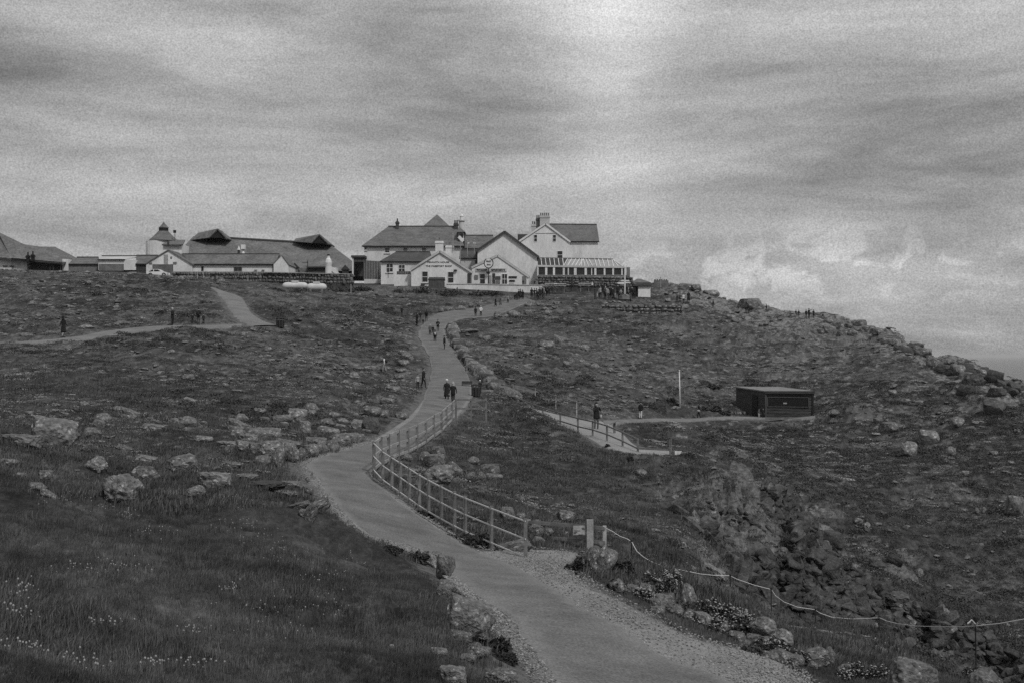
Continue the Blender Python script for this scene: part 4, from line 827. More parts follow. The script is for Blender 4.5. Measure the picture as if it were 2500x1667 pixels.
# gravel: loose stones along the verges of the near path
Lm, Rm = STRIPS['verge']; Am, Bm = STRIPS['main']
pts = []
for i in range(len(Lm) - 1):
    seg = np.hypot(*(Lm[i + 1] - Lm[i])); seg2 = np.hypot(*(Rm[i + 1] - Rm[i]))
    if Lm[i][1] > 60: continue
    for (P0, P1, Q0, Q1, sg) in ((Lm[i], Lm[i + 1], Am[i], Am[i + 1], seg), (Rm[i], Rm[i + 1], Bm[i], Bm[i + 1], seg2)):
        wdt = np.hypot(*(P0 - Q0)) + .3
        n_ = int(sg * wdt * (150 if P0[1] < 34 else 50))
        a = rng.random(n_)[:, None]; b = (rng.random(n_) ** 0.9 * 1.25 - .15)[:, None]
        pts.append((P0 * (1 - a) + P1 * a) * (1 - b) + (Q0 * (1 - a) + Q1 * a) * b)
pts = np.vstack(pts); Z = base_z(pts[:, 0], pts[:, 1]) + .035
me = ROCK['block'][2].copy(); me.name = 'pebble'; me.materials.clear(); me.materials.append(M['gravel'])
pb = bpy.data.meshes.new('pebble'); bm = bmesh.new(); bmesh.ops.create_icosphere(bm, subdivisions=1, radius=.5); 
for v_ in bm.verts: v_.co.z *= .6; v_.co.x *= random.uniform(.8, 1.2)
bm.to_mesh(pb); bm.free(); pb.materials.append(material('pebbles', .13, .27, .9, 2, 3, rnd=.5))
gn_scatter('gravel', np.stack([pts[:, 0], pts[:, 1], Z], -1), .018 + .034 * rng.random(len(pts)) ** 2, tilt_for(len(pts), .4), source(pb))
# sea pinks: small pale flower heads in drifts on the near bank
drift = [(190, 1400, 50, 14), (60, 1460, 30, 20), (300, 1395, 60, 22), (310, 1265, 30, 10), (380, 1310, 50, 14), (580, 1290, 60, 14), (640, 1320, 50, 20), (560, 1450, 40, 10), (260, 1540, 60, 10), (480, 1555, 50, 8), (60, 1520, 50, 10), (380, 1640, 30, 8),
         (720, 1370, 70, 30), (850, 1390, 80, 30), (480, 1640, 60, 10), (700, 1500, 160, 60), (60, 1600, 50, 12), (130, 1220, 60, 24), (240, 1250, 60, 20), (780, 1440, 80, 40), (560, 1230, 60, 14), (350, 1180, 300, 60), (1000, 1330, 40, 12), (200, 1640, 60, 20)]
fp = []
for (x, y, sx, sy) in drift:
    for _ in range(int(20 * (1 if sx < 100 else 2.2))):
        p_ = hit(random.gauss(x, sx * .55), min(random.gauss(y, sy * .6), 1690)); fp.append((p_.x, p_.y, 0))
fp = np.array(fp); fp[:, 2] = ground_z(fp[:, 0], fp[:, 1])
k = pmask(pm_soft, fp[:, 0], fp[:, 1]) < .1; fp = fp[k]
mb = MB(); mb.tube([(0, 0, 0), (.01, 0, .17)], .003, 3); st_me = mb
fl = MB(); fl.lathe([(.002, .088), (.0065, .091), (.007, .098), (.003, .103)], 5); fl.tube([(0, 0, 0), (.004, 0, .09)], .0006, 3)
flm = fl.mesh('flower', M['petal'])
gn_scatter('flowers', fp, .75 + .7 * rng.random(len(fp)), tilt_for(len(fp), .15), source(flm)); bpy.data.objects['flowers']['label'] = 'drifts of small pale sea pinks in the near grass'
# ------------------------------------------------------------------ building kit (world coordinates taken from sight lines and distances)
def thing(name, loc, label, cat, group=None): return empty(name, loc, 0, label, cat, group)
def part(mb, name, m, th, parent=None, smooth=False, label=None):
    o = link_mesh(name, mb.mesh(name, m, smooth))
    if parent is not None: o.parent = parent
    else: o.parent = th; o.matrix_parent_inverse = Matrix.Translation(-Vector(th.location))
    if label: o['label'] = label
    return o
def wbox(x0, x1, y0, y1, d, depth, mb=None):
    mb = mb or MB(); a = W(x0, y0, d); b = W(x1, y1, d); return mb.box(a.x, b.x, d, d + depth, b.z, a.z)
def window(th, x0, x1, y0, y1, d, bars=(1, 1), m='white', proud=0.06, sill=True):
    """white frame standing proud of the wall, glass and glazing bars set inside it"""
    a = W(x0, y0, d); b = W(x1, y1, d); X0, X1, Z1, Z0 = a.x, b.x, a.z, b.z; f = .07; mb = MB(); y_ = d - proud
    mb.box(X0 - f, X0, y_, d + .02, Z0 - f, Z1 + f); mb.box(X1, X1 + f, y_, d + .02, Z0 - f, Z1 + f); mb.box(X0, X1, y_, d + .02, Z1, Z1 + f); mb.box(X0, X1, y_, d + .02, Z0 - f, Z0)
    for i in range(1, bars[0] + 1):
        if bars[0] > 0: x = X0 + (X1 - X0) * i / (bars[0] + 1); mb.box(x - .025, x + .025, y_ + .012, d - .006, Z0, Z1)
    for i in range(1, bars[1] + 1):
        z = Z0 + (Z1 - Z0) * i / (bars[1] + 1); mb.box(X0, X1, y_ + .01, d - .008, z - .035, z + .035)
    w = part(mb, 'window', M[m], th)
    part(MB().box(X0, X1, d - .02, d - .004, Z0, Z1), 'pane', M['glass'], th, w)
    if sill: part(MB().box(X0 - .15, X1 + .15, d - .16, d - .062, Z0 - .2, Z0 - f - .004), 'sill', M[m], th, w)
    return w
def door(th, x0, x1, y0, y1, d, m='black'):
    a = W(x0, y0, d); b = W(x1, y1, d); o = part(MB().box(a.x, b.x, d - .05, d + .02, b.z, a.z), 'door', M[m], th)
    part(MB().box(b.x - .14, b.x - .08, d - .09, d - .052, (a.z + b.z) / 2 - .08, (a.z + b.z) / 2 + .08), 'handle', M['metal'], th, o); return o
def gable_house(th, xl, xr, yel, yer, xa, ya, yb, d, depth, wall='white', roof='slate', over=.25, bargeboard=None, dx=0.0):
    """front gable facing us, ridge running back; returns nothing, adds wall and roof parts"""
    A, B, C_ = W(xl, yel, d), W(xr, yer, d), W(xa, ya, d); zb = W(xl, yb, d).z - 1.2; D = Vector((dx, depth, 0))
    f = [Vector((A.x, d, zb)), Vector((B.x, d, zb)), B, C_, A]; mb = MB(); vs = f + [p_ + D for p_ in f]
    mb.add(vs, [(0, 1, 2, 3, 4), (9, 8, 7, 6, 5)] + [(i, (i + 1) % 5, (i + 1) % 5 + 5, i + 5) for i in range(5)]); part(mb, 'wall', M[wall], th)
    for nm, E in (('roof', A), ('roof', B)):
        out = (E - C_).normalized() * over; n_ = (C_ - E).cross(D).normalized(); n_ = n_ if n_.z > 0 else -n_; up = n_ * .14
        o0 = Vector((0, -over, 0)); q = [C_ + o0 + up, E + out + o0 + up, E + out + D - o0 + up, C_ + D - o0 + up]
        part(MB().slab(q, .13), 'roof', M[roof], th)
        if bargeboard:
            a_, b_ = C_ + o0 + Vector((0, -.03, 0)) - up * .2, E + out + o0 + Vector((0, -.03, 0)) - up * .2
            part(MB().bar(a_, b_, .05, .28), 'bargeboard', M[bargeboard], th)
def long_house(th, xl, xr, ye, xrl, xrr, yr, yb, d, depth, wall='white', roof='slate', over=.2, dyr=0.0, yel=None, ridge=True, gutter=True):
    """eaves facing us; the ridge lies half the depth back; gable ends where the ridge is as long as the eaves, else hipped"""
    yel = ye if yel is None else yel
    A, B = W(xl, yel, d), W(xr, ye, d); RL, RR = W(xrl, yr, d + depth / 2), W(xrr, yr + dyr, d + depth / 2)
    zb = W(xl, yb, d).z - 1.2; C_, E = Vector((B.x, d + depth, B.z)), Vector((A.x, d + depth, A.z))
    mb = MB(); lo = [Vector((A.x, d, zb)), Vector((B.x, d, zb)), Vector((B.x, d + depth, zb)), Vector((A.x, d + depth, zb))]
    hi = [A, B, C_, E]; mb.add(lo + hi, [(0, 1, 5, 4), (1, 2, 6, 5), (2, 3, 7, 6), (3, 0, 4, 7), (4, 5, 6, 7)])
    gl, gr = abs(RL.x - A.x) < 1.2, abs(RR.x - B.x) < 1.2
    if gl: mb.add([A + Vector((0, 0, -.01)), E + Vector((0, 0, -.01)), Vector((A.x, RL.y, RL.z - .05))], [(0, 1, 2)])
    if gr: mb.add([B + Vector((0, 0, -.01)), C_ + Vector((0, 0, -.01)), Vector((B.x, RR.y, RR.z - .05))], [(0, 1, 2)])
    part(mb, 'wall', M[wall], th)
    o_ = over; up = Vector((0, 0, .10)); A2, B2, C2, E2 = A + Vector((-o_, -o_, 0)), B + Vector((o_, -o_, 0)), C_ + Vector((o_, o_, 0)), E + Vector((-o_, o_, 0))
    r = MB(); r.slab([A2 + up, B2 + up, RR + up, RL + up], .14); r.slab([C2 + up, E2 + up, RL + up, RR + up], .14)
    if not gl: r.slab([E2 + up, A2 + up, RL + up], .14)
    if not gr: r.slab([B2 + up, C2 + up, RR + up], .14)
    part(r, 'roof', M[roof], th)
    if ridge: part(MB().bar(RL + up * 1.3, RR + up * 1.3, .3, .16), 'ridge_cap', M['slate_dark'], th)
    if gutter: part(MB().bar(A2 + Vector((0, -.06, -.02)), B2 + Vector((0, -.06, -.02)), .13, .13), 'gutter', M['black'], th)
def chimney(th, x0, x1, y0, y1, d, dep=1.0, m='white', pots=1, pm_='wood'):
    a, b = W(x0, y0, d), W(x1, y1, d); mb = MB().box(a.x, b.x, d, d + dep, b.z, a.z); mb.box(a.x - .08, b.x + .08, d - .08, d + dep + .08, a.z - .35, a.z - .12)
    o = part(mb, 'chimney', M[m], th)
    for i in range(pots):
        x = a.x + (b.x - a.x) * (i + .5) / pots; part(MB().lathe([(.15, 0), (.12, .1), (.11, .45), (.14, .5)], 8, (x, d + dep / 2, a.z + .003)), 'chimney_pot', M[pm_], th, o)
    return o
def text_mesh(name, s, size, m, ext=0.01):
    cu = bpy.data.curves.new(name, 'FONT'); cu.body = s; cu.size = size; cu.extrude = ext; cu.align_x = 'CENTER'; cu.align_y = 'CENTER'; cu.offset = size * 0.022
    o = bpy.data.objects.new(name, cu); COL.objects.link(o); dg = bpy.context.evaluated_depsgraph_get(); dg.update()
    me = bpy.data.meshes.new_from_object(o.evaluated_get(dg)); bpy.data.objects.remove(o); me.name = name; me.materials.clear(); me.materials.append(m); return me
def lettering(th, s, px, py, hpx, wpx, d, m, parent=None, name='lettering'):
    me = text_mesh(name, s, 1.0, m); co = np.empty(len(me.vertices) * 3, np.float32); me.vertices.foreach_get('co', co); co = co.reshape(-1, 3)
    w = co[:, 0].max() - co[:, 0].min(); h = co[:, 1].max() - co[:, 1].min(); p_ = W(px, py, d)
    V = np.stack([co[:, 0] * (wpx * d / F / w) + p_.x, -co[:, 2] + d, (co[:, 1] - (co[:, 1].max() + co[:, 1].min()) / 2) * (hpx * d / F / h) + p_.z], -1)
    me.vertices.foreach_set('co', V.astype(np.float32).ravel()); me.update(); o = link_mesh(name, me)
    if parent is not None: o.parent = parent
    else: o.parent = th; o.matrix_parent_inverse = Matrix.Translation(-Vector(th.location))
    return o

# ---- the passport shop: small white gabled house with two lines of lettering
D = 213.0
t = thing('shop', W(1075, 700, D), 'small white gabled shop with two lines of dark lettering and two chimneys', 'shop')
gable_house(t, 1004, 1151, 658, 664, 1074, 614, 705, D, 9.0, 'white', 'slate', .2, 'white2')
window(t, 1031, 1044, 664, 689, D, (0, 1)); window(t, 1094, 1107, 665, 691, D, (0, 1))
lettering(t, 'PENWITH HOUSE', 1070, 641, 4.0, 53, D - .02, M['black']); lettering(t, 'THE PASSPORT SHOP', 1071, 650.5, 4.4, 64, D - .02, M['black'])
part(MB().lathe([(.02, -.1), (.25, -.05), (.28, 0), (.25, .12), (.02, .16)], 12, tuple(W(1112, 661, D - .2))), 'wall_lamp', M['wood_dark'], t)
chimney(t, 1063, 1082, 589, 620, D + 1.2, 1.0, 'white', 1); chimney(t, 1088, 1107, 600, 640, D + 6.5, 1.0, 'white', 1)
part(MB().box(W(1028, 0, D).x, W(1037, 0, D).x, D - .5, D - .02, W(0, 705, D).z, W(0, 694, D).z), 'coal_hatch', M['wood_dark'], t)
# shed in front of the shop
t = thing('shed', W(1067, 702, D - 3), 'low brown wooden shed against the front of the white passport shop', 'shed')
long_house(t, 1046, 1084, 684, 1048, 1086, 679, 702, D - 3.2, 2.0, 'brown', 'wood_dark', .08, gutter=False, ridge=False)
# ---- white low terrace wall in front of both houses
def wall_run(name, label, pts, top, th_, m, cap=None, cat='wall'):
    """a wall following plan points given as (column, base row, distance); top = rows of its top edge"""
    P0 = W(pts[0][0], pts[0][1], pts[0][2]); t = thing(name, P0, label, cat); mb = MB(); cp = MB()
    for (a, b), (ta, tb) in zip(zip(pts, pts[1:]), zip(top, top[1:])):
        A0, B0 = W(*a), W(*b); A1, B1 = W(a[0], ta, a[2]), W(b[0], tb, b[2]); n_ = (B0 - A0).cross(Vector((0, 0, 1))).normalized() * th_
        if n_.y < 0: n_ = -n_
        dn = Vector((0, 0, -1.5)); mb.add([A0 + dn, B0 + dn, B1, A1, A0 + dn + n_, B0 + dn + n_, B1 + n_, A1 + n_], [(0, 1, 2, 3), (5, 4, 7, 6), (3, 2, 6, 7), (1, 5, 6, 2), (4, 0, 3, 7)])
        if cap: f_ = n_.normalized() * .08; cp.slab([A1 - f_ + Vector((0, 0, .1)), B1 - f_ + Vector((0, 0, .1)), B1 + n_ + f_ + Vector((0, 0, .1)), A1 + n_ + f_ + Vector((0, 0, .1))], .097)
    part(mb, 'masonry', M[m], t)
    if cap: part(cp, 'coping', M[cap], t)
    return t
wall_run('terrace_wall', 'long low white rendered wall below the two gabled shops', [(1090, 704, D - 2.2), (1160, 706, D - 2.2), (1240, 712, D - 3.5), (1334, 716, D - 4.5)], (695, 694.5, 696.5, 698), .35, 'white', 'white2')
# ---- annex with hipped roof
t = thing('annex', W(960, 674, D + 5), 'low white annex with a dark hipped roof between the big house and the passport shop', 'building')
long_house(t, 930, 1050, 640, 966, 1050, 617, 676, D + 5, 8.0, 'white', 'slate_dark'); window(t, 944, 959, 645, 664, D + 5, (1, 1)); window(t, 974, 988, 648, 664, D + 5, (1, 1))
t = thing('yard_wall', W(982, 687, D + 2), 'short white yard wall with a brown board fence on top, beside the passport shop', 'wall')
part(wbox(962, 1003, 671.5, 700, D + 1, .4), 'masonry', M['white'], t)
for i in range(8): part(wbox(968.6 + i * 4.3, 972.4 + i * 4.3, 663, 671, D + 1.1, .06), 'board', M['brown'], t)
t = thing('notice_board', W(947, 676, D + 3), 'small dark notice board on a post in front of the low annex', 'sign')
part(wbox(944, 951, 657, 665, D + 3, .08), 'board', M['wood_dark'], t); part(wbox(946.8, 948.2, 665, 680, D + 3.02, .06), 'post', M['wood_dark'], t)
# ---- big hipped house
D2 = 226.0
t = thing('house', W(1000, 690, D2), 'large white house under a broad dark hipped roof with a steep pyramid peak', 'house')
long_house(t, 889, 1128, 602.5, 948, 1113, 555, 690, D2, 12.0, 'white', 'slate', .35)
pk = [W(1029, 556, D2 + 6), W(1102, 557, D2 + 6), W(1102, 557, D2 + 13), W(1029, 556, D2 + 13)]; ap = W(1067, 524, D2 + 9)
mb = MB(); mb.add(pk + [ap], [(0, 1, 4), (1, 2, 4), (2, 3, 4), (3, 0, 4), (3, 2, 1, 0)]); part(mb, 'roof', M['slate'], t, label='steep pyramid roof peak')
for (a, b) in ((940, 951), (985, 995), (1030, 1041)): window(t, a, b, 606.5, 617, D2, (0, 1))
window(t, 890, 895, 605, 610, D2, (0, 0))
chimney(t, 966, 973, 541, 560, D2 + 5, 1, 'slate_dark', 1, 'wood_dark'); chimney(t, 1108, 1118, 545, 562, D2 + 5, 1.2, 'slate_dark', 2, 'wood_dark')
# corner turret at its right end
t2 = thing('turret', W(1126, 640, D2 + 2), 'small corner turret with a dark hipped cap at the end of the big hipped house', 'building')
part(wbox(1119, 1133, 568, 640, D2 + 1, 4), 'wall', M['slate_dark'], t2)
a, b = W(1115, 567, D2 + .5), W(1136, 567, D2 + .5); ap = W(1121, 554, D2 + 3)
part(MB().add([a, b, b + Vector((0, 5, 0)), a + Vector((0, 5, 0)), ap], [(0, 1, 4), (1, 2, 4), (2, 3, 4), (3, 0, 4), (3, 2, 1, 0)]), 'roof', M['slate'], t2)
window(t2, 1121, 1131, 570, 582, D2 + 1, (0, 0)); part(MB().bar(W(1120, 578, D2 + .8), W(1131, 590, D2 + .8), .1, .5), 'trim', M['white'], t2)
part(wbox(1108, 1119, 604, 640, D2 + 1.5, 4), 'wall', M['white2'], t2)
# white lantern finial standing behind
t = thing('lantern_tower', W(1127, 556, D2 + 16), 'slender white lantern tower rising behind the big hipped house', 'tower'); p_ = W(1127, 565, D2 + 16)
part(MB().lathe([(.55, 0), (.45, 1.6), (.62, 1.7), (.62, 1.85), (.35, 1.9)], 12, tuple(p_)), 'shaft', M['white2'], t); part(MB().lathe([(.3, 1.9), (.3, 2.5), (.38, 2.55), (.05, 3.0), (.02, 3.3)], 12, tuple(p_)), 'lantern', M['white'], t)
# porch and panel fence on the far side
t = thing('porch', W(872, 668, D2 - 2), 'small porch with a flat dark roof and one white post beside the big hipped house', 'porch')
part(wbox(857, 891, 624, 629, D2 - 3, 5), 'roof', M['slate_dark'], t); part(wbox(859.5, 863, 629, 675, D2 - 2.8, .22), 'post', M['white'], t); part(wbox(864, 891, 629, 675, D2 + .4, .3), 'wall', M['slate_dark'], t); part(wbox(860, 889, 629, 640, D2 - 2.7, .1), 'fascia', M['brown'], t)
door(t, 868, 874, 645, 674, D2 + .39)
t = thing('panel_fence', W(908, 676, D - 0), 'tall brown board fence between the porch and the low annex', 'fence')
for i in range(11): part(wbox(887 + i * 3.9, 890.3 + i * 3.9, 636 + i * .25, 682, D2 - 4, .08), 'board', M['brown'], t)
# ---- middle range between the houses
t = thing('dormer_house', W(1165, 650, D2 + 4), 'low dark roofed house with white dormers between the hipped house and tall gable', 'house')
long_house(t, 1134, 1210, 608, 1134, 1204, 577, 650, D2 + 4, 9, 'white2', 'slate', .1)
for x in (1143, 1158): part(wbox(x - 3, x + 3, 592, 604, D2 + 5.5, 1.5), 'dormer', M['white'], t)
part(wbox(1144, 1160, 606.5, 613, D2 + 3.6, .3), 'window_band', M['glass'], t)
t = thing('link_building', W(1145, 650, D + 8), 'low white link building with a dark lean-to roof behind the passport shop', 'building')
long_house(t, 1123, 1166, 632, 1123, 1166, 613, 690, D + 7, 5, 'white2', 'slate_dark', .1)
part(wbox(1160, 1166, 636, 644, D + 6.96, .05), 'vent', M['wood_dark'], t)
for (x, y0, y1, nm) in ((1106, 573, 600, 'tall thin'), (1124, 590, 640, 'slim'), (1141, 590, 612, 'short'), (1158, 588, 606, 'stubby')):
    t = thing('flue_pipe', W(x, y1, D + 6), nm + ' pale flue pipe rising between the passport shop and the tall gable', 'pipe', None); a, b = W(x, y1 + 14, D + 6.3), W(x, y0, D + 6.3)
    part(MB().tube([a, b], .055, 6), 'pipe', M['metal'], t); part(MB().lathe([(.09, 0), (.1, .1), (.02, .16)], 8, tuple(b)), 'cowl', M['metal'], t)
# ---- tall white gable with the lower gable in front
t = thing('inn', W(1235, 700, D + 2), 'tall white gabled building with dark bargeboards and a smaller gable in front', 'inn')
gable_house(t, 1166, 1311, 611, 625, 1232, 566, 712, D + 3.5, 10, 'white', 'slate', .35, 'slate_dark')
gable_house(t, 1152, 1291, 653, 676, 1215, 624, 712, D, 3.4, 'white', 'slate', .08, 'white2')
window(t, 1172, 1184, 670, 693, D, (0, 1)); window(t, 1226, 1238, 670, 694, D, (1, 1)); door(t, 1202, 1209, 668, 697, D, 'wood_dark'); door(t, 1275, 1285, 675, 700, D, 'wood')
for (x0, x1, y0, y1, mm) in ((1210, 1222, 675, 683, 'brown'), (1211, 1221, 685, 693, 'wood'), (1242, 1262, 675, 679, 'black'), (1243, 1257, 684, 688, 'black'), (1243, 1255, 692, 695, 'wood_light'), (1192, 1200, 673, 695, 'wood_light'), (1158, 1167, 672, 682, 'wood'), (1141.5, 1150, 668, 693, 'wood_dark')):
    part(wbox(x0, x1, y0, y1, D - .12, .08), 'wall_board', M[mm], t)
sb = part(wbox(1161, 1237, 655.5, 663.5, D - .12, .08), 'sign_band', M['white2'], t)
lettering(t, 'FIRST & LAST', 1176, 659.5, 4.6, 26, D - .15, M['black'], sb); lettering(t, 'REFRESHMENTS', 1216, 659.8, 4.4, 34, D - .15, M['black'], sb)
# hanging round sign of the inn on its post
t = thing('inn_sign', W(1193, 690, D - 1.2), 'round inn sign in a black hoop on a post before the white gable', 'sign'); dd = D - 1.2; c0 = W(1193, 643, dd); r0 = 10.8 * dd / F
part(MB().tube([c0 + Vector((r0 * math.sin(a_), 0, -r0 * 1.12 * math.cos(a_))) for a_ in np.linspace(-2.6, 2.75, 30)], .075, 6), 'hoop', M['black'], t)
dk = MB().lathe([(.001, -.03), (r0 * .86, -.03), (r0 * .86, .03), (.001, .03)], 24); dk.v = [(c0.x + x, c0.y + z, c0.z + y * 1.12) for (x, y, z) in dk.v]; o = part(dk, 'disc', M['white'], t)
lettering(t, 'FIRST', 1193, 639, 4.2, 13.5, dd - .05, M['black'], o); lettering(t, 'INN', 1193, 647, 4.2, 9, dd - .05, M['black'], o)
part(MB().tube([W(1193, 655, dd), W(1193, 712, dd)], .07, 6), 'post', M['black'], t); part(MB().bar(W(1188, 667, dd - .1), W(1196, 667, dd - .1), .08, .3), 'bracket', M['black'], t)
# ---- tall hotel block
D3 = 232.0
t = thing('hotel', W(1365, 680, D3), 'tall white hotel with a front gable, slate wing and stepped chimneys', 'hotel')
gable_house(t, 1268, 1391, 589, 590, 1332, 546, 700, D3, 8, 'white', 'slate', .15, 'white')
long_house(t, 1385, 1460, 591, 1340, 1457, 549.5, 700, D3 + 1.5, 10, 'white', 'slate', .2, 1)
for (x0, x1, y0, y1) in ((1304, 1311, 574.5, 590), (1350, 1357, 574.5, 590)): window(t, x0, x1, y0, y1, D3, (0, 1), sill=False)
window(t, 1361, 1373, 614, 632, D3, (0, 1))
part(wbox(1308, 1356, 569, 570.2, D3 - .08, .06), 'string_course', M['white2'], t)
chimney(t, 1318, 1342, 527, 562, D3 + 5.5, 1.2, 'white2', 5, 'wood'); chimney(t, 1309, 1318, 533, 566, D3 + 5.8, 1.1, 'brown', 2, 'wood'); chimney(t, 1298, 1308, 548, 575, D3 + 5.8, 1.1, 'white2', 2, 'wood')
part(wbox(1264, 1290, 572.5, 590, D3 + 2, 3), 'roof_plant_room', M['slate_dark'], t)
# ---- glazed conservatory on its stone terrace
D4 = 214.0
t = thing('conservatory', W(1420, 672, D4), 'long glazed conservatory with white posts and a glass roof along the hotel terrace', 'conservatory')
dd = 6.5
xs = list(np.linspace(1316, 1372, 6)) ; xb = [1313, 1325, 1335, 1346, 1357, 1367, 1378]; tops = xb
eL, eR = W(1313, 650, D4), W(1524, 653, D4); rL, rR = W(1313, 631.5, D4 + dd), W(1497, 634.5, D4 + dd)
eM, rM = W(1378, 650.8, D4), W(1388, 632.5, D4 + dd)
part(MB().slab([eL, eM, rM, rL], .04), 'glass_roof', M['wood_dark'], t); part(MB().slab([eM, eR, rR, rM], .04), 'glass_roof', M['wood_light'], t, label='paler glazed half of the roof')
def roofpt(xe, xr): return W(xe, 649.3 + (xe - 1313) / 211 * 3, D4 - .05), W(xr, 630.8 + (xr - 1313) / 184 * 3, D4 + dd - .05)
for xe in list(np.arange(1323, 1378, 10.6)):
    a, b = roofpt(xe, xe - 2.5 + 0); part(MB().bar(a, b, .09, .1), 'rafter', M['white'], t)
for xe, xr in [(1376, 1386), (1385, 1396), (1395, 1406), (1404, 1415), (1413, 1424), (1419, 1420), (1428, 1424), (1437, 1430), (1447, 1437), (1457, 1452), (1466, 1461), (1476, 1471), (1487, 1483), (1498, 1494), (1510, 1497), (1522, 1497)]:
    a, b = roofpt(xe, xr); part(MB().bar(a, b, .10, .1), 'rafter', M['white'], t)
part(MB().bar(rL + Vector((0, 0, .06)), rR + Vector((0, 0, .06)), .25, .2), 'ridge', M['slate'], t)
part(MB().bar(eL + Vector((0, -.12, 0)), eR + Vector((0, -.12, 0)), .16, .28), 'eaves_beam', M['white2'], t)
for (x, w) in ((1314, 2), (1333.5, 5.5), (1352.5, 5), (1376.5, 5), (1387.5, 3), (1404.5, 6.5), (1430, 5.5), (1444.5, 2.2), (1453.5, 5), (1476, 4.2), (1497, 4.2), (1518.5, 3.2), (1527, 5)):
    part(wbox(x - w / 2, x + w / 2, 650, 672.5, D4 - .12, .3), 'post', M['white'], t)
for (a, b) in ((1315, 1331), (1336.5, 1350), (1355, 1374), (1379, 1386), (1389, 1401), (1408, 1427), (1433, 1443.2), (1445.8, 1451), (1456, 1474), (1478, 1495), (1499, 1517), (1520.2, 1524.5)):
    part(wbox(a, b, 652.5, 671, D4 + .05, .06), 'pane', M['glass'], t)
part(wbox(1313, 1530, 671, 676, D4 - .06, .4), 'sill_wall', M['wood'], t)
part(wbox(1313, 1530, 650, 676, D4 + 5.5, .3), 'rear_wall', M['white2'], t)
part(wbox(1528, 1538, 653, 676, D4 + .4, 4), 'end_wall', M['wood'], t)
# terrace parapet of dark stone with stone pieces
def stone_wall(name, label, x0, x1, y0, y1, d, cols, rows, cat='wall', m='stonewall', slope=0.0, thick=.6, seed=1):
    r_ = random.Random(seed); t = thing(name, W((x0 + x1) / 2, y1, d), label, cat); a, b = W(x0, y0, d), W(x1, y1, d)
    core = MB(); a2, b2 = W(x0, y0 + 1, d + .1), W(x1, y0 + 1 + slope, d + .1); zb = b.z - 1.2
    core.add([(a2.x, d + .1, zb), (b2.x, d + .1, zb), (b2.x, d + .1, b2.z), (a2.x, d + .1, a2.z), (a2.x, d + thick, zb), (b2.x, d + thick, zb), (b2.x, d + thick, b2.z), (a2.x, d + thick, a2.z)], [(0, 1, 2, 3), (5, 4, 7, 6), (3, 2, 6, 7), (1, 5, 6, 2), (4, 0, 3, 7), (0, 4, 5, 1)])
    part(core, 'core', M['granite_dark'], t)
    hgt = (a.z - b.z) / rows; ln = (b.x - a.x) / cols; k = 0
    for j in range(rows):
        x = a.x - r_.random() * ln * .5
        while x < b.x - ln * .3:
            w = ln * r_.uniform(.45, 1.6)
            fx = (x + w / 2 - a.x) / (b.x - a.x); dz_ = -slope * fx * d / F
            o = bpy.data.objects.new('stone', r_.choice(ROCK['block'])); COL.objects.link(o); o.parent = t
            o.matrix_parent_inverse = Matrix.Translation(-Vector(t.location)); o.material_slots[0].link = 'OBJECT'; o.material_slots[0].material = M[m]
            o.scale = (w * r_.uniform(.9, 1.08), .42, hgt * r_.uniform(.7, 1.2)); o.location = (x + w / 2, d + .1 + r_.uniform(-.09, .09), b.z + hgt * (j + .5 + r_.uniform(-.14, .14)) + dz_); o.rotation_euler = (0, r_.uniform(-.16, .16), 0)
            x += w; k += 1
    return t
stone_wall('terrace_parapet', 'dark stone parapet under the glazed conservatory', 1312, 1545, 674, 699, D4 - 1.5, 30, 4, m='stonewall', slope=3, seed=4)
stone_wall('retaining_wall', 'tumbled dry stone retaining wall on the slope below the fingerpost', 1470, 1665, 744, 768, 187, 17, 3, m='granite', slope=2, seed=9, cat='wall')
# long wall before the farm range
stone_wall('boundary_wall', 'long dark stone boundary wall in front of the farm buildings', 423, 640, 664.5, 690, 205, 30, 3, m='stonewall', slope=0.5, seed=12)
stone_wall('boundary_wall', 'second length of dark boundary wall, behind the gas tanks', 640, 862, 665.5, 690, 205.5, 32, 3, m='stonewall', slope=5, seed=14)
for (a_, b_, sl) in ((423, 640, 664.3), (640, 862, 665.0)):
    q0, q1 = W(a_, sl, 205.2), W(b_, sl + (0.5 if a_ < 600 else 5), 205.7); tt = thing('wall_coping', q0, 'pale coping line on the ' + ('western' if a_ < 600 else 'eastern') + ' length of boundary wall', 'coping'); part(MB().bar(q0, q1, .45, .10), 'coping_stone', M['wood_light'], tt)
# white kiosk with a dark side, and the stone hut roof behind
D5 = 206.0
t = thing('kiosk', W(1560, 729, D5), 'small kiosk with a dark open front and one plain white wall', 'kiosk')
a = W(1558, 730, D5); part(wbox(1558, 1588, 699.5, 732, D5, 4), 'wall', M['white'], t); part(wbox(1547.5, 1557.8, 699.5, 732, D5 + .3, 3.5), 'wall', M['black'], t, label='dark shuttered wall'); part(wbox(1545.5, 1590, 696, 699.3, D5 - .3, 4.8), 'roof', M['wood_dark'], t)
part(wbox(1533, 1547.3, 698, 729, D5 + 1.2, 2.5), 'counter_front', M['wood_dark'], t)
t = thing('stone_hut', W(1560, 700, D5 + 12), 'low grey stone hut with a rounded roof behind the white kiosk', 'hut')
part(wbox(1540, 1590, 690, 705, D5 + 12, 5), 'wall', M['stonewall'], t); p0 = [W(1540, 690, D5 + 12), W(1592, 691, D5 + 12), W(1592, 691, D5 + 17), W(1540, 690, D5 + 17)]
part(MB().add(p0 + [W(1556, 681, D5 + 14.5), W(1564, 681, D5 + 14.5)], [(0, 1, 5, 4), (1, 2, 5), (2, 3, 4, 5), (3, 0, 4), (3, 2, 1, 0)]), 'roof', M['stonewall'], t)
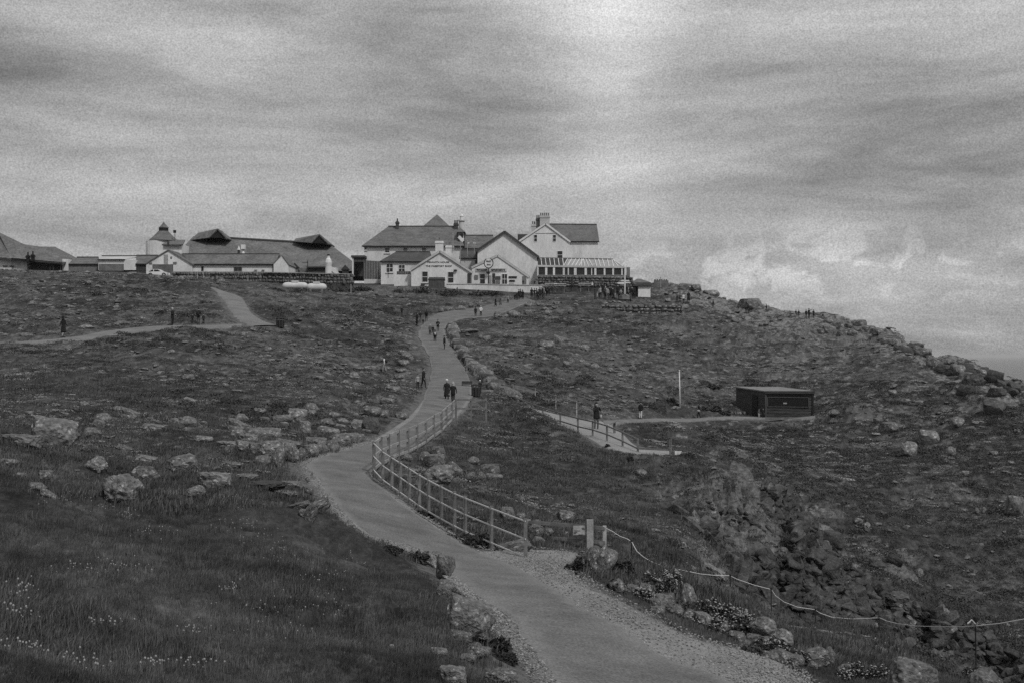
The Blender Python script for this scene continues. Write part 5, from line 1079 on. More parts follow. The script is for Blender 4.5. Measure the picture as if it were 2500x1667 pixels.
t = thing('viewing_parapet', W(1612, 696, 214), 'low castellated stone parapet on the crest beyond the kiosk', 'wall'); part(wbox(1597, 1632, 685, 705, 214, .5), 'masonry', M['stonewall'], t)
for i in range(6): part(wbox(1598 + i * 5.6, 1601 + i * 5.6, 682, 685.05, 214.02, .4), 'merlon', M['stonewall'], t)
t = thing('flag_post', W(1613, 700, 212), 'thin pale post standing before the castellated parapet', 'post'); part(MB().tube([W(1613, 702, 212), W(1613, 678, 212)], .05, 6), 'pole', M['wood_light'], t); part(MB().lathe([(.07, 0), (.08, .06), (.01, .12)], 8, tuple(W(1613, 678, 212))), 'cap', M['wood_light'], t)
# fingerpost
D6 = 202.0
t = thing('fingerpost', W(1525, 724, D6), 'tall white fingerpost with four pointing arms above the visitors', 'signpost')
part(MB().tube([W(1525.5, 728, D6), W(1525.5, 655, D6)], .10, 8), 'post', M['white'], t); part(MB().lathe([(.12, 0), (.15, .08), (.02, .25)], 8, tuple(W(1525.5, 655, D6))), 'finial', M['white'], t)
for (x0, x1, y, h_) in ((1506, 1524.2, 691.5, 5), (1527, 1541, 690.5, 3), (1514, 1524.2, 685.5, 3), (1527, 1538, 686, 3)):
    a, b = W(x0, y, D6 - .05), W(x1, y, D6 - .05); hh = h_ * D6 / F / 2; s_ = 1 if x0 > 1525 else -1; tip = b if s_ > 0 else a; q0, q1 = (a, b) if s_ > 0 else (b, a)
    mb = MB(); pr = [Vector((q0.x, 0, -hh)), Vector((q1.x - s_ * .25, 0, -hh)), Vector((q1.x, 0, 0)), Vector((q1.x - s_ * .25, 0, hh)), Vector((q0.x, 0, hh))]; vs = [Vector((p_.x, D6 - .04, a.z + p_.z)) for p_ in pr] + [Vector((p_.x, D6 + .04, a.z + p_.z)) for p_ in pr]
    mb.add(vs, [(0, 1, 2, 3, 4), (9, 8, 7, 6, 5)] + [(i, (i + 1) % 5, (i + 1) % 5 + 5, i + 5) for i in range(5)]); part(mb, 'sign_arm', M['white'], t)
part(MB().lathe([(1.0, -.3), (.9, .25), (.6, .45), (.2, .5)], 12, tuple(W(1525.5, 727, D6))), 'plinth', M['wood'], t)
t = thing('lamp_post', W(1453, 737, D6 - 2), 'dark post at the corner of the visitor terrace', 'post'); part(MB().tube([W(1453, 740, D6 - 2), W(1453, 708, D6 - 2)], .14, 8), 'post', M['wood_dark'], t); part(MB().lathe([(.17, 0), (.17, .12), (.02, .22)], 8, tuple(W(1453, 708, D6 - 2))), 'cap', M['wood_dark'], t)
t = thing('terrace_post', W(1397, 700, D4 - 3), 'dark round bollard post under the conservatory parapet', 'post'); part(MB().tube([W(1397, 712, D4 - 3), W(1397, 676, D4 - 3)], .17, 8), 'post', M['wood_dark'], t); part(MB().lathe([(.3, 0), (.3, .2), (.05, .3)], 8, tuple(W(1397, 700, D4 - 3))), 'collar', M['black'], t)
# picnic tables on the terrace
for i, (x, y) in enumerate(((1345, 705), (1367, 706), (1427, 705))):
    p_ = W(x, y, D4 - 5 - i); t = thing('picnic_table', p_, ('pale picnic table below the conservatory near the white wall', 'pale picnic table in the middle of the hotel terrace', 'pale picnic table by the dark corner post of the terrace')[i], 'picnic table', 'picnic tables on the terrace')
    x0, y0, z0 = p_
    part(MB().box(x0 - .9, x0 + .9, y0 - .4, y0 + .4, z0 + .70, z0 + .76), 'tabletop', M['white'], t)
    for s_ in (-1, 1):
        part(MB().box(x0 - .9, x0 + .9, y0 + s_ * .7 - .13, y0 + s_ * .7 + .13, z0 + .42, z0 + .47), 'bench_seat', M['white2'], t)
        part(MB().bar((x0 + s_ * .6, y0 - .7, z0 - .6), (x0 + s_ * .6, y0 - .2, z0 + .7), .08, .08).bar((x0 + s_ * .6, y0 + .7, z0 - .6), (x0 + s_ * .6, y0 + .2, z0 + .7), .08, .08), 'leg_frame', M['wood'], t)

# ---- farm and attraction buildings to the west
DF = 210.0
t = thing('farm_house', W(411, 664, DF), 'white gabled farm building with two small vents and a dark low roof behind', 'building')
gable_house(t, 357, 469, 645, 647, 412, 612, 668, DF, 6, 'white', 'thatch', .2)
part(wbox(364, 371, 641, 645, DF - .1, .12), 'vent', M['wood'], t); part(wbox(423, 431, 640, 645, DF - .1, .12), 'vent', M['wood'], t); part(wbox(416, 420, 627, 631, DF - .1, .12), 'vent', M['wood'], t); part(wbox(400, 410, 622, 646, DF - .05, .06), 'hatch', M['wood_light'], t)
part(wbox(372, 421, 646, 672, DF - 2, .5), 'yard_wall', M['stonewall'], t)
t = thing('barn', W(580, 664, DF + 1), 'long low white farm range with a grey roof and a pointed white gable end', 'barn')
long_house(t, 470, 668, 646.5, 446, 682, 622.5, 668, DF + 1, 7, 'white', 'thatch', .2)
gable_house(t, 668, 704, 646, 648, 687, 625.5, 668, DF + .6, 7, 'white', 'thatch', .05)
part(wbox(491.5, 497, 651, 662, DF + .95, .06), 'door', M['black'], t); w = window(t, 572, 590, 653.5, 662, DF + 1, (1, 0), 'wood', sill=False)
part(MB().tube([W(470.5, 647, DF + .9), W(470.5, 668, DF + .9)], .06, 6), 'downpipe', M['black'], t); part(MB().tube([W(666.5, 648, DF + .9), W(666.5, 668, DF + .9)], .06, 6), 'downpipe', M['black'], t)
for (x, y) in ((624, 661), (642, 661)): part(wbox(x - 3, x + 3, y - 2, y + 2, DF + .8, .15), 'wall_vent', M['wood'], t)
t = thing('tower', W(392, 640, DF + 12), 'round white tower with a conical dark roof, black collar and pointed cap', 'tower'); p_ = W(391, 640, DF + 14); s_ = (DF + 14) / F
part(MB().lathe([(34 * s_, -1.5), (34 * s_, 50 * s_)], 24, tuple(p_)), 'wall', M['white'], t, smooth=False)
part(MB().lathe([(35.5 * s_, 50.3 * s_), (36 * s_, 51.5 * s_), (24 * s_, 62 * s_), (12 * s_, 75 * s_)], 24, (p_.x + 8 * s_, p_.y, p_.z)), 'roof', M['slate'], t); part(MB().lathe([(11.5 * s_, 74 * s_), (11.5 * s_, 84 * s_)], 16, (p_.x + 8.5 * s_, p_.y, p_.z)), 'collar', M['black'], t); part(MB().lathe([(12.5 * s_, 83 * s_), (5 * s_, 91 * s_), (.3 * s_, 98 * s_), (.2 * s_, 100 * s_)], 16, (p_.x + 9 * s_, p_.y, p_.z)), 'cap', M['thatch'], t)
part(wbox(408, 413, 590, 600, DF + 6.9, .1), 'window', M['wood_dark'], t)
t = thing('wing', W(433, 600, DF + 9), 'flat white wing with a low dark roof joined to the round tower', 'building')
part(wbox(398, 443, 596, 620, DF + 8.5, 5), 'wall', M['white'], t); part(MB().slab([W(395, 597, DF + 8), W(446, 597, DF + 8), W(452, 586, DF + 14), W(418, 585.5, DF + 14)], .2), 'roof', M['slate'], t)
t = thing('weather_vane', W(427, 580, DF + 12), 'small dark weather vane beside the conical tower roof', 'weather vane'); a, b = W(427, 590, DF + 12), W(427, 564, DF + 12); part(MB().tube([a, b], .04, 6), 'rod', M['black'], t)
part(MB().box(b.x - .25, b.x + .2, b.y - .03, b.y + .03, b.z - .35, b.z + .1), 'figure', M['black'], t)
# the great roof
DG = 236.0
t = thing('hall', W(650, 650, DG), 'vast dark roofed hall with two raised gablets along its ridge', 'hall')
e0, e1 = W(395, 662, DG), W(880, 662, DG); r0_, r1_ = W(472, 577, DG + 16), W(806, 597, DG + 16)
base = [e0, e1, e1 + Vector((0, 32, 0)), e0 + Vector((0, 32, 0))]
mb = MB(); mb.add(base + [r0_, r1_], [(0, 1, 5, 4), (1, 2, 5), (2, 3, 4, 5), (3, 0, 4), (3, 2, 1, 0)]); part(mb, 'roof', M['thatch'], t)
part(MB().bar(W(551, 581, DG + 15.8), W(775, 594, DG + 15.8), .5, .3), 'ridge_cap', M['slate_dark'], t)
def gablet(x0, x1, yb0, yb1, xa, ya, xb, yb_, xh, yh):
    f = [W(x0, yb0, DG + 11.5), W(x1, yb1, DG + 11.5), W(xa, ya, DG + 11.5)]; bk = W(xb, yb_, DG + 19); hp = W(xh, yh, DG + 14)
    part(MB().add(f + [q_ + Vector((0, 3.5, 0)) for q_ in f], [(0, 1, 2), (5, 4, 3), (0, 3, 4, 1), (1, 4, 5, 2), (2, 5, 3, 0)]), 'gablet_louvres', M['black'], t)
    o_ = Vector((0, -.25, .12)); part(MB().slab([f[2] + o_, f[0] + o_ + Vector((-.1, 0, -.1)), hp, bk], .2), 'gablet_roof', M['thatch'], t)
    part(MB().slab([f[2] + o_, f[1] + o_ + Vector((.4, 0, -.2)), f[1] + Vector((.4, 7, 0)), bk + Vector((0, 0, -.3))], .2), 'gablet_roof', M['thatch'], t)
gablet(512, 551, 581, 582, 533, 560.5, 484, 569, 463, 587); gablet(762, 800, 594, 595, 781, 574, 722, 583, 716, 590)
for (x, y0, y1, w_, lb) in ((583, 600, 609, 8, 'small'), (594, 596, 623, 9, 'tall')):
    t = thing('roof_vent', W(x, y1, DG - 8), lb + ' white ventilator standing on the great dark roof', 'ventilator'); dv = DG - 8.0; s_ = dv / F; p_ = W(x, y1 + 6, dv)
    if lb == 'tall': part(MB().lathe([(4.5 * s_, 0), (4.5 * s_, 8 * s_), (2 * s_, 15 * s_)], 8, tuple(p_)), 'stack', M['white'], t); part(MB().box(p_.x - 5 * s_, p_.x + 5 * s_, dv - .3, dv + .4, p_.z + 20 * s_, p_.z + 31 * s_), 'hood', M['white'], t); part(MB().tube([p_ + Vector((0, 0, 14 * s_)), p_ + Vector((0, 0, 21 * s_))], .12, 6), 'neck', M['metal'], t)
    else: part(MB().lathe([(4.5 * s_, 4 * s_), (.5 * s_, 14 * s_)], 4, tuple(p_)), 'hood', M['white'], t); part(MB().tube([p_ - Vector((0, 0, .3)), p_ + Vector((0, 0, 5 * s_))], .2, 6), 'neck', M['wood_dark'], t)
t = thing('bottle_kiln', W(806, 664, DF + 6), 'white bottle shaped chimney with a sloping buttress in front of the great roof', 'chimney'); s_ = (DF + 6) / F; p_ = W(802, 668, DF + 6)
part(MB().lathe([(8 * s_, 0), (7.5 * s_, 18 * s_), (8.5 * s_, 26 * s_), (6.5 * s_, 34 * s_), (3.5 * s_, 38 * s_), (3.5 * s_, 43 * s_)], 16, tuple(p_)), 'stack', M['white'], t); part(MB().lathe([(4 * s_, 43 * s_), (2.5 * s_, 47 * s_)], 10, tuple(p_)), 'cowl', M['black'], t)
part(MB().slab([W(806, 648, DF + 6), W(829, 668, DF + 6), W(829, 668, DF + 8), W(806, 648, DF + 8)], .5).box(W(804, 0, DF + 6).x, W(822, 0, DF + 6).x, DF + 6.1, DF + 7.9, p_.z - .5, p_.z + .9), 'buttress', M['white'], t)
for i, (x0, x1, y0, y1) in enumerate(((709, 730, 642, 654), (832, 853, 647, 659))):
    t = thing('pavilion', W((x0 + x1) / 2, 668, DF + 8), ('small square pavilion with a pyramid roof beside the long farm range', 'small square pavilion with a pyramid roof beside the white kiln chimney')[i], 'pavilion', 'pyramid roofed pavilions'); a, b = W(x0, y1, DF + 8), W(x1, y1, DF + 8)
    part(MB().add([a, b, b + Vector((0, 1.4, 0)), a + Vector((0, 1.4, 0)), W((x0 + x1) / 2, y0, DF + 8.7)], [(0, 1, 4), (1, 2, 4), (2, 3, 4), (3, 0, 4), (3, 2, 1, 0)]), 'roof', M['black'], t); part(wbox(x0 + 3, x1 - 3, y1 + .3, 672, DF + 8.2, .9), 'wall', M['wood_dark'] if i else M['wood'], t)
t = thing('store', W(765, 660, DF + 9), 'low dark store with a flat roof between the two pavilions', 'building'); part(wbox(752, 802, 654, 674, DF + 10, 4), 'wall', M['wood_dark'], t); part(wbox(748, 804, 651, 653.8, DF + 9.6, 5), 'roof', M['slate_dark'], t)
part(wbox(712, 750, 655, 672, DF + 10.5, 3), 'wall', M['wood'], t)
t = thing('lamp_post', W(752, 655, DF + 8), 'thin lamp post with a cross arm before the great roof', 'lamp post'); part(MB().tube([W(751, 670, DF + 8), W(751, 637, DF + 8)], .05, 6), 'pole', M['black'], t); part(MB().bar(W(738, 641, DF + 8), W(752, 641, DF + 8), .08, .1), 'arm', M['black'], t)
# low roofs to the far west
t = thing('lodge', W(80, 650, DF + 4), 'sprawling low lodge with overlapping grey hipped roofs at the western end', 'building')
mb = MB(); e = [W(-80, 632, DF + 6), W(30, 632, DF + 6), W(150, 641, DF + 6), W(186, 632, DF + 12)]
mb.slab([W(-100, 622, DF + 6), W(29, 631, DF + 6), W(20, 580, DF + 14), W(-60, 540, DF + 18)], .3); part(mb, 'roof', M['thatch'], t)
part(MB().slab([W(28, 631, DF + 6.2), W(151, 642, DF + 6.2), W(134, 603, DF + 14.2), W(96, 602.5, DF + 14.2), W(44, 594.5, DF + 14.2), W(-5, 566, DF + 14.2)], .3), 'roof', M['thatch'], t)
part(MB().slab([W(118, 640, DF + 6.0), W(153, 642.5, DF + 6.0), W(190, 631.5, DF + 13), W(134, 602.8, DF + 14)], .3), 'roof', M['slate'], t)
part(MB().slab([W(64, 636, DF + 5.6), W(152, 643, DF + 5.6), W(106, 612, DF + 9), W(76, 612, DF + 9)], .25), 'roof', M['slate'], t, label='darker hipped roof over the veranda')
part(wbox(-90, 28, 625, 664, DF + 7, 5), 'wall', M['white'], t); part(wbox(28, 66, 634, 664, DF + 7.2, 5), 'wall', M['white'], t); part(wbox(66, 150, 641, 664, DF + 9, 3), 'wall', M['wood'], t); part(wbox(152, 166, 633, 664, DF + 7.6, 3), 'wall', M['white'], t)
for x in (122, 130, 148): part(wbox(x - .8, x + .8, 643, 662, DF + 6, .12), 'veranda_post', M['wood_dark'], t)
part(MB().bar(W(28, 633, DF + 5.7), W(152, 643.5, DF + 5.7), .12, .35), 'gutter', M['black'], t)
for (x, y) in ((67, 630), (79, 628)): chimney(t, x - 3.5, x + 3.5, y - 6, y + 10, DF + 5, .5, 'black', 1, 'black')
for x in (13, 29): part(wbox(x - 6, x + 5, 649, 652, DF + 6.9, .08), 'window', M['glass'], t)
t = thing('low_shed', W(205, 650, DF + 10), 'low dark roofed shed between the lodge and the flat white building', 'shed'); long_house(t, 160, 238, 646, 188, 240, 630.5, 655, DF + 8, 6, 'wood', 'slate', .1)
t = thing('flat_building', W(290, 650, DF + 6), 'flat white building with a dark parapet line beside the low shed', 'building')
part(wbox(240, 332, 635, 660, DF + 6, 5), 'wall', M['white'], t); part(wbox(238, 304, 633.4, 635.2, DF + 5.7, 5.4), 'roof_edge', M['black'], t); part(MB().slab([W(240, 633, DF + 6), W(304, 633, DF + 6), W(333, 628, DF + 9), W(333, 626.5, DF + 11), W(250, 626.5, DF + 11)], .15), 'roof', M['white2'], t); part(wbox(248, 400, 623.6, 626, DF + 11.2, 1), 'roof_edge', M['slate'], t); part(wbox(241, 301, 645, 662, DF + 3, .3), 'screen_wall', M['stonewall'], t)
t = thing('low_shed', W(360, 650, DF + 6), 'low dark roofed shed squeezed beside the round tower', 'shed'); long_house(t, 333, 380, 646, 333, 386, 626, 660, DF + 6, 6, 'wood_dark', 'slate', .1)

# ---- gas tanks
for i, (x0, x1, y0, y1, lb) in enumerate(((689, 752, 689.5, 707, 'large pale gas tank lying on cradles behind the turf'), (748, 798, 692, 710.5, 'smaller pale gas tank with a domed end beside the larger tank'))):
    d = 195.0 - i * 2; a, b = W(x0, (y0 + y1) / 2, d), W(x1, (y0 + y1) / 2, d); r_ = (y1 - y0) / 2 * d / F; t = thing('gas_tank', Vector(((a.x + b.x) / 2, d, a.z - r_)), lb, 'gas tank', 'gas tanks')
    mb = MB().lathe([(.02, 0), (r_ * .6, .12), (r_ * .92, .4), (r_, .8), (r_, (b.x - a.x) - .8), (r_ * .92, (b.x - a.x) - .4), (r_ * .6, (b.x - a.x) - .12), (.02, b.x - a.x)], 20); mb.v = [(a.x + z, d + x, a.z + y) for (x, y, z) in mb.v]; part(mb, 'vessel', M['tank'], t, smooth=True)
    for f_ in (.22, .78): x = a.x + (b.x - a.x) * f_; part(MB().box(x - .15, x + .15, d - r_ * .8, d + r_ * .8, a.z - r_ - .9, a.z - r_ * .55), 'cradle', M['wood'], t)
    x = a.x + (b.x - a.x) * .5; part(MB().box(x - .45, x + .45, d - .3, d + .3, a.z + r_ * .93, a.z + r_ + .22), 'valve_cover', M['tank'], t)
# ---- parked car, only its upper half shows over the turf
t = thing('parked_car', W(384, 674, DF - 6), 'white hatchback parked in front of the farm yard wall', 'car'); d = DF - 6.0; s_ = d / F; o_ = W(357, 675, d)
prof = [(0, 3), (1, 9), (8, 13.5), (16, 17.5), (30, 17.2), (38, 12.5), (51, 9.5), (53, 3)]
def extr(pr, y0, y1): 
    vs = [(o_.x + x * s_, y0, o_.z + z * s_) for x, z in pr] + [(o_.x + x * s_, y1, o_.z + z * s_) for x, z in pr]; k = len(pr)
    return MB().add(vs, [tuple(range(k)), tuple(range(2 * k - 1, k - 1, -1))] + [(i, (i + 1) % k, (i + 1) % k + k, i + k) for i in range(k)])
bd = part(extr(prof, d, d + 1.65), 'body', M['carpaint'], t)
for pr in ([(7, 12.2), (15, 16.2), (17, 16.3), (17, 11.6), (6, 11)], [(19, 16.3), (29, 16.1), (35, 12), (19, 11.6)]): part(extr(pr, d - .015, d + .02), 'side_window', M['glass'], t)
for x in (10, 43):
    w_ = MB().lathe([(.30, 0), (.31, .05), (.31, .18), (.28, .2)], 14); w_.v = [(o_.x + x * s_ + a_, d - .03 + c_, o_.z + 3.5 * s_ + b_) for (a_, b_, c_) in w_.v]; wh = part(w_, 'wheel', M['black'], t); h_ = MB().lathe([(.17, 0), (.15, .03)], 10); h_.v = [(o_.x + x * s_ + a_, d - .06 + c_, o_.z + 3.5 * s_ + b_) for (a_, b_, c_) in h_.v]; part(h_, 'rim', M['metal'], t, wh)
part(MB().box(o_.x + 50 * s_, o_.x + 53.2 * s_, d - .01, d + .35, o_.z + 6.5 * s_, o_.z + 8.5 * s_), 'headlight', M['metal'], t)

# ------------------------------------------------------------------ hut on the cliff slope
t = None
pc = W(1869, 1018, 120.0); pr_ = W(1983, 1018, 118.5); plf = W(1797, 1016, 125.0)
t = thing('wooden_hut', pc, 'dark wooden hut with a flat pale roof and long shuttered window on the slope', 'hut')
zb = pc.z - .6; ztop_c, ztop_r, ztop_l = W(1869, 957, 120).z, W(1983, 957, 118.5).z, W(1797, 946, 125).z
def pz(p_, z): return Vector((p_.x, p_.y, z))
back = (plf - pc); bl = plf; br = pr_ + back
mb = MB(); lo = [pz(pc, zb), pz(pr_, zb), pz(br, zb), pz(bl, zb)]; hi = [pz(pc, ztop_c), pz(pr_, ztop_r), pz(br, ztop_l), pz(bl, ztop_l)]
mb.add(lo + hi, [(0, 1, 5, 4), (1, 2, 6, 5), (2, 3, 7, 6), (3, 0, 4, 7), (4, 5, 6, 7)]); part(mb, 'wall', M['wood_dark'], t)
ux = (pr_ - pc).normalized(); ux.z = 0; ub = Vector((back.x, back.y, 0)).normalized(); upv = Vector((0, 0, 1))
q = [hi[0] - ux * .1 - ub * .15, hi[1] + ux * .12 - ub * .15, hi[2] + ux * .12 + ub * .2, hi[3] - ux * .1 + ub * .2]
part(MB().slab([p_ + upv * .12 for p_ in q], .1), 'roof', M['felt'], t)
part(MB().bar(q[0] + upv * .0 - ub * .02, q[1] + upv * .0 - ub * .02, .06, .22), 'fascia', M['wood_dark'], t)
L_ = (pr_ - pc).length
def onfront(u, z, off=.0): p_ = pc + ux * u - ub * off; return Vector((p_.x, p_.y, z))
for k in range(9):
    z = zb + .35 + k * .235
    if z > ztop_c - .2: break
    part(MB().bar(onfront(.02, z, .03), onfront(L_ - .02, z, .03), .035, .205), 'board', M['hut'], t)
def frame(u0, u1, z0, z1, off, w, m, nm):
    mb = MB(); mb.bar(onfront(u0, z0, off), onfront(u1, z0, off), .05, w); mb.bar(onfront(u0, z1, off), onfront(u1, z1, off), .05, w); mb.bar(onfront(u0, z0 + w / 2, off), onfront(u0, z1 - w / 2, off), w, .05); mb.bar(onfront(u1, z0 + w / 2, off), onfront(u1, z1 - w / 2, off), w, .05); return part(mb, nm, m, t)
zw1, zw0 = W(0, 969, 119.5).z, W(0, 992, 119.5).z
fr = frame(.12, L_ - .35, zw0, zw1, .09, .07, M['brown'], 'window_frame'); part(MB().add([onfront(.14, zw0 + .02, .075), onfront(L_ - .37, zw0 + .02, .075), onfront(L_ - .37, zw1 - .02, .075), onfront(.14, zw1 - .02, .075)], [(0, 1, 2, 3)]), 'shutter', M['black'], t, fr)
part(MB().bar(onfront(1.45, (zw0 + zw1) / 2 - .1, .1), onfront(1.75, (zw0 + zw1) / 2 - .1, .1), .02, .12), 'plaque', M['wood_light'], t)
part(MB().bar(onfront(L_ + .02, zb, .06), onfront(L_ + .02, ztop_r, .06), .14, .1), 'corner_post', M['black'], t); part(MB().bar(onfront(0, zb, .06), onfront(0, ztop_c, .06), .14, .1), 'corner_post', M['brown'], t)
dv_ = pc + back * .24; dw = pc + back * .40; mb = MB(); n_ = ux * -.04
mb.add([pz(dv_ + n_, zb), pz(dw + n_, zb), pz(dw + n_, ztop_c - .28), pz(dv_ + n_, ztop_c - .28), pz(dv_ + n_ * 3, zb), pz(dw + n_ * 3, zb), pz(dw + n_ * 3, ztop_c - .28), pz(dv_ + n_ * 3, ztop_c - .28)], [(0, 1, 2, 3), (7, 6, 5, 4), (0, 4, 5, 1), (1, 5, 6, 2), (2, 6, 7, 3), (3, 7, 4, 0)]); part(mb, 'door', M['black'], t)
t = thing('hut_terrace', W(1930, 1021, 117.5), 'narrow pale kerb along the front of the wooden hut', 'kerb'); part(MB().bar(W(1868, 1022, 118.0), W(1998, 1019, 117.0), .3, .18), 'kerb_stone', M['wood'], t)
stone_wall('path_wall', 'low pale stone wall along the cliff path before the wooden hut', 1660, 1820, 1003, 1018, 121.5, 12, 1, m='granite', seed=22)
stone_wall('path_wall', 'low stone edging beside the walker in pale shorts', 1505, 1650, 1006, 1018, 119.0, 10, 1, m='granite', slope=-1, seed=23)
# bush clumps, with dark scrub behind the hut
def bush(px, py, w, h, label, m='leaf', n=900, flowers=0, name='bush', cat='bush', leaf=.035, d=None, group=None):
    p_ = hit(px, py) if d is None else W(px, py, d); s_ = p_.y / F; rx, rz_ = w * s_ / 2, h * s_; t = thing(name, p_, label, cat, group); r_ = random.Random(int(px * 7 + py)); mb = MB()
    lobes = [(r_.uniform(-.6, .6) * rx, r_.uniform(-.3, .5) * rx, r_.uniform(.5, .9)) for _ in range(6)]
    lf = leaf * (p_.y / 25) ** .8
    def pt(shell=1.0):
        lx, ly, ls = r_.choice(lobes); a = r_.uniform(0, 6.283); u = r_.uniform(0, 1); rr = math.sqrt(1 - u * u); f_ = ls * shell * r_.uniform(.75, 1.05)
        return Vector((lx + rx * .55 * f_ * rr * math.cos(a), ly + rx * .5 * f_ * rr * math.sin(a), rz_ * f_ * u))
    for _ in range(n):
        c_ = pt(r_.uniform(.5, 1)); e1 = Vector((r_.gauss(0, 1), r_.gauss(0, 1), r_.gauss(0, .7))).normalized() * lf; e2 = Vector((r_.gauss(0, 1), r_.gauss(0, 1), r_.gauss(0, 1))).normalized() * lf * .6
        mb.add([c_ - e1, c_ + e2, c_ + e1, c_ - e2], [(0, 1, 2, 3)])
    me = bpy.data.meshes.new('foliage'); me.from_pydata(mb.v, [], mb.f); me.materials.append(M[m]); link_mesh('foliage', me, None, t)
    st_ = MB()
    for _ in range(5): q_ = pt(.7); st_.tube([(0, 0, -.1), q_ * .5, q_], .012 * (p_.y / 25), 4)
    st_.build('stem', M['wood_dark'], t)
    if flowers:
        fb = MB()
        for _ in range(flowers):
            c_ = pt(1.06); r2 = lf * r_.uniform(.35, .7); fb.add([c_ + Vector((r2, 0, 0)), c_ + Vector((0, r2, 0)), c_ + Vector((-r2, 0, 0)), c_ + Vector((0, -r2, 0)), c_ + Vector((0, 0, r2 * .8)), c_ - Vector((0, 0, r2 * .5))], [(0, 1, 4), (1, 2, 4), (2, 3, 4), (3, 0, 4), (1, 0, 5), (2, 1, 5), (3, 2, 5), (0, 3, 5)])
        me = bpy.data.meshes.new('flower_heads'); me.from_pydata(fb.v, [], fb.f); me.materials.append(M['petal']); o = link_mesh('flower_heads', me, None, t); o['kind'] = 'stuff'
    return t
for (x, y, w, h, lb) in ((905, 712, 110, 22, 'dark hedge below the brown board fence'), (1000, 716, 120, 24, 'dark hedge below the passport shop'), (1095, 722, 130, 22, 'dark hedge below the white terrace wall'), (1190, 722, 100, 16, 'dark hedge running to the head of the path'), (700, 712, 150, 14, 'low scrub in front of the gas tanks'), (820, 712, 120, 16, 'low scrub east of the gas tanks'), (1745, 948, 44, 14, 'dark gorse bush uphill of the wooden hut'), (1850, 945, 90, 12, 'long dark gorse bush against the back of the hut'), (1735, 1002, 60, 18, 'dark bush between the stone wall and the hut'), (1680, 1120, 60, 22, 'dark bush beyond the small white sign'), (1640, 980, 30, 14, 'dark bush beside the white pole'),
                         (1770, 1012, 40, 14, 'low bush by the hut wall'), (1485, 1095, 20, 16, 'dark tussock at the fence post of the side path'), (1538, 1128, 18, 20, 'dark tussock beside the fenced steps')): bush(x, y, w, h, lb, 'leaf', 500)
for (x, y, w, h, fl_, lb) in ((1600, 1440, 90, 44, 90, 'flowering cushion plant in front of the first verge boulders'), (1570, 1460, 60, 26, 120, 'low clump of white flowers spilling on the gravel verge'), (1640, 1425, 50, 30, 130, 'rounded white flowering clump above the verge boulders'),
                              (1745, 1500, 90, 36, 150, 'broad white flowering clump below the rope stake'), (1780, 1540, 110, 50, 190, 'largest white flowering clump on the verge'), (1690, 1520, 50, 20, 50, 'small flowering clump beside the pointed verge boulder'),
                              (1880, 1585, 70, 28, 80, 'flowering clump at the foot of the pointed boulder'), (1960, 1615, 60, 26, 60, 'flowering clump beside the lichen covered boulder'), (2120, 1660, 80, 40, 110, 'white flowering clump by the huge domed boulder'), (2370, 1650, 50, 22, 40, 'flowering clump at the iron stake'),
                              (2060, 1655, 60, 24, 60, 'pale flowering clump between the two rope stakes'), (1420, 1400, 46, 46, 0, 'dark leafy tussock under the upright verge boulders'), (1520, 1400, 60, 40, 0, 'dark leafy tussock behind the upright boulders'), (1500, 1440, 70, 28, 0, 'low dark tussock on the verge edge'), (1660, 1490, 70, 26, 0, 'low tussock among the verge boulders'),
                              (1830, 1600, 60, 26, 0, 'dark tussock before the pointed boulder'), (958, 1350, 50, 22, 0, 'dark tussock growing on the path edge'), (1025, 1375, 60, 34, 0, 'dark bush above the squared bank boulder'), (1200, 1590, 90, 34, 0, 'dark bush hanging over the gravel below the bank'), (1240, 1620, 80, 26, 0, 'low dark bush at the path edge under the bank'),
                              (1100, 1460, 50, 20, 0, 'dark tussock below the squared boulder'), (1040, 1262, 60, 18, 0, 'dark grass clump under the lower rail'), (1180, 1335, 110, 34, 0, 'dark grass clump beside the flagstone'), (1115, 1318, 60, 16, 0, 'dark grass clump along the fence foot'), (1400, 1395, 40, 20, 0, 'dark tussock at the gravel corner')):
    bush(x, y, w * 1.3, h * 1.3, lb, 'leaf', 2200 if w > 60 else 1400, int(fl_ * 1.6), 'flowering_plant' if fl_ else 'bush', 'flowering plant' if fl_ else 'bush')

# ------------------------------------------------------------------ fences
def post(th, p0, h, w=.1, m='wood', top=None, name='post'):
    return part(MB().bar(p0 - Vector((0, 0, .4)), p0 + Vector((0, 0, h)), w, w), name, M[m], th)
# rail fence round the bend of the path: far limb, then near limb
def rail_fence(name, label, pts, hs, m_post, m_rail, pw=.1, rw=(.035, .09), cat='fence'):
    """pts: (column, row of ground, distance); hs: rail heights"""
    G = [W(*p_) for p_ in pts]; t = thing(name, G[0], label, cat)
    for g in G: part(MB().box(g.x - pw / 2, g.x + pw / 2, g.y - pw / 2, g.y + pw / 2, g.z - .5, g.z + max(hs) + .06), 'post', M[m_post], t)
    for h_ in hs:
        for a, b in zip(G, G[1:]):
            off = Vector((0, -pw / 2 - .02, 0)); part(MB().bar(a + Vector((0, 0, h_)) + off, b + Vector((0, 0, h_)) + off, *rw), 'rail', M[m_rail], t)
    return t
def footing(x, ytop, h, guess, lo=.75, hi=1.3):
    """distance at which a post of height h whose top shows at (x, ytop) stands on the ground"""
    d = guess * np.linspace(lo, hi, 240); X = (x - 1250) / F * d; e = CZ + (HY - ytop) / F * d - h - ground_z(X, d); sg = np.nonzero(np.sign(e[:-1]) != np.sign(e[1:]))[0]
    if len(sg) == 0: return float(d[int(np.argmin(abs(e)))])
    return float(d[sg[int(np.argmin(abs(d[sg] - guess)))]])
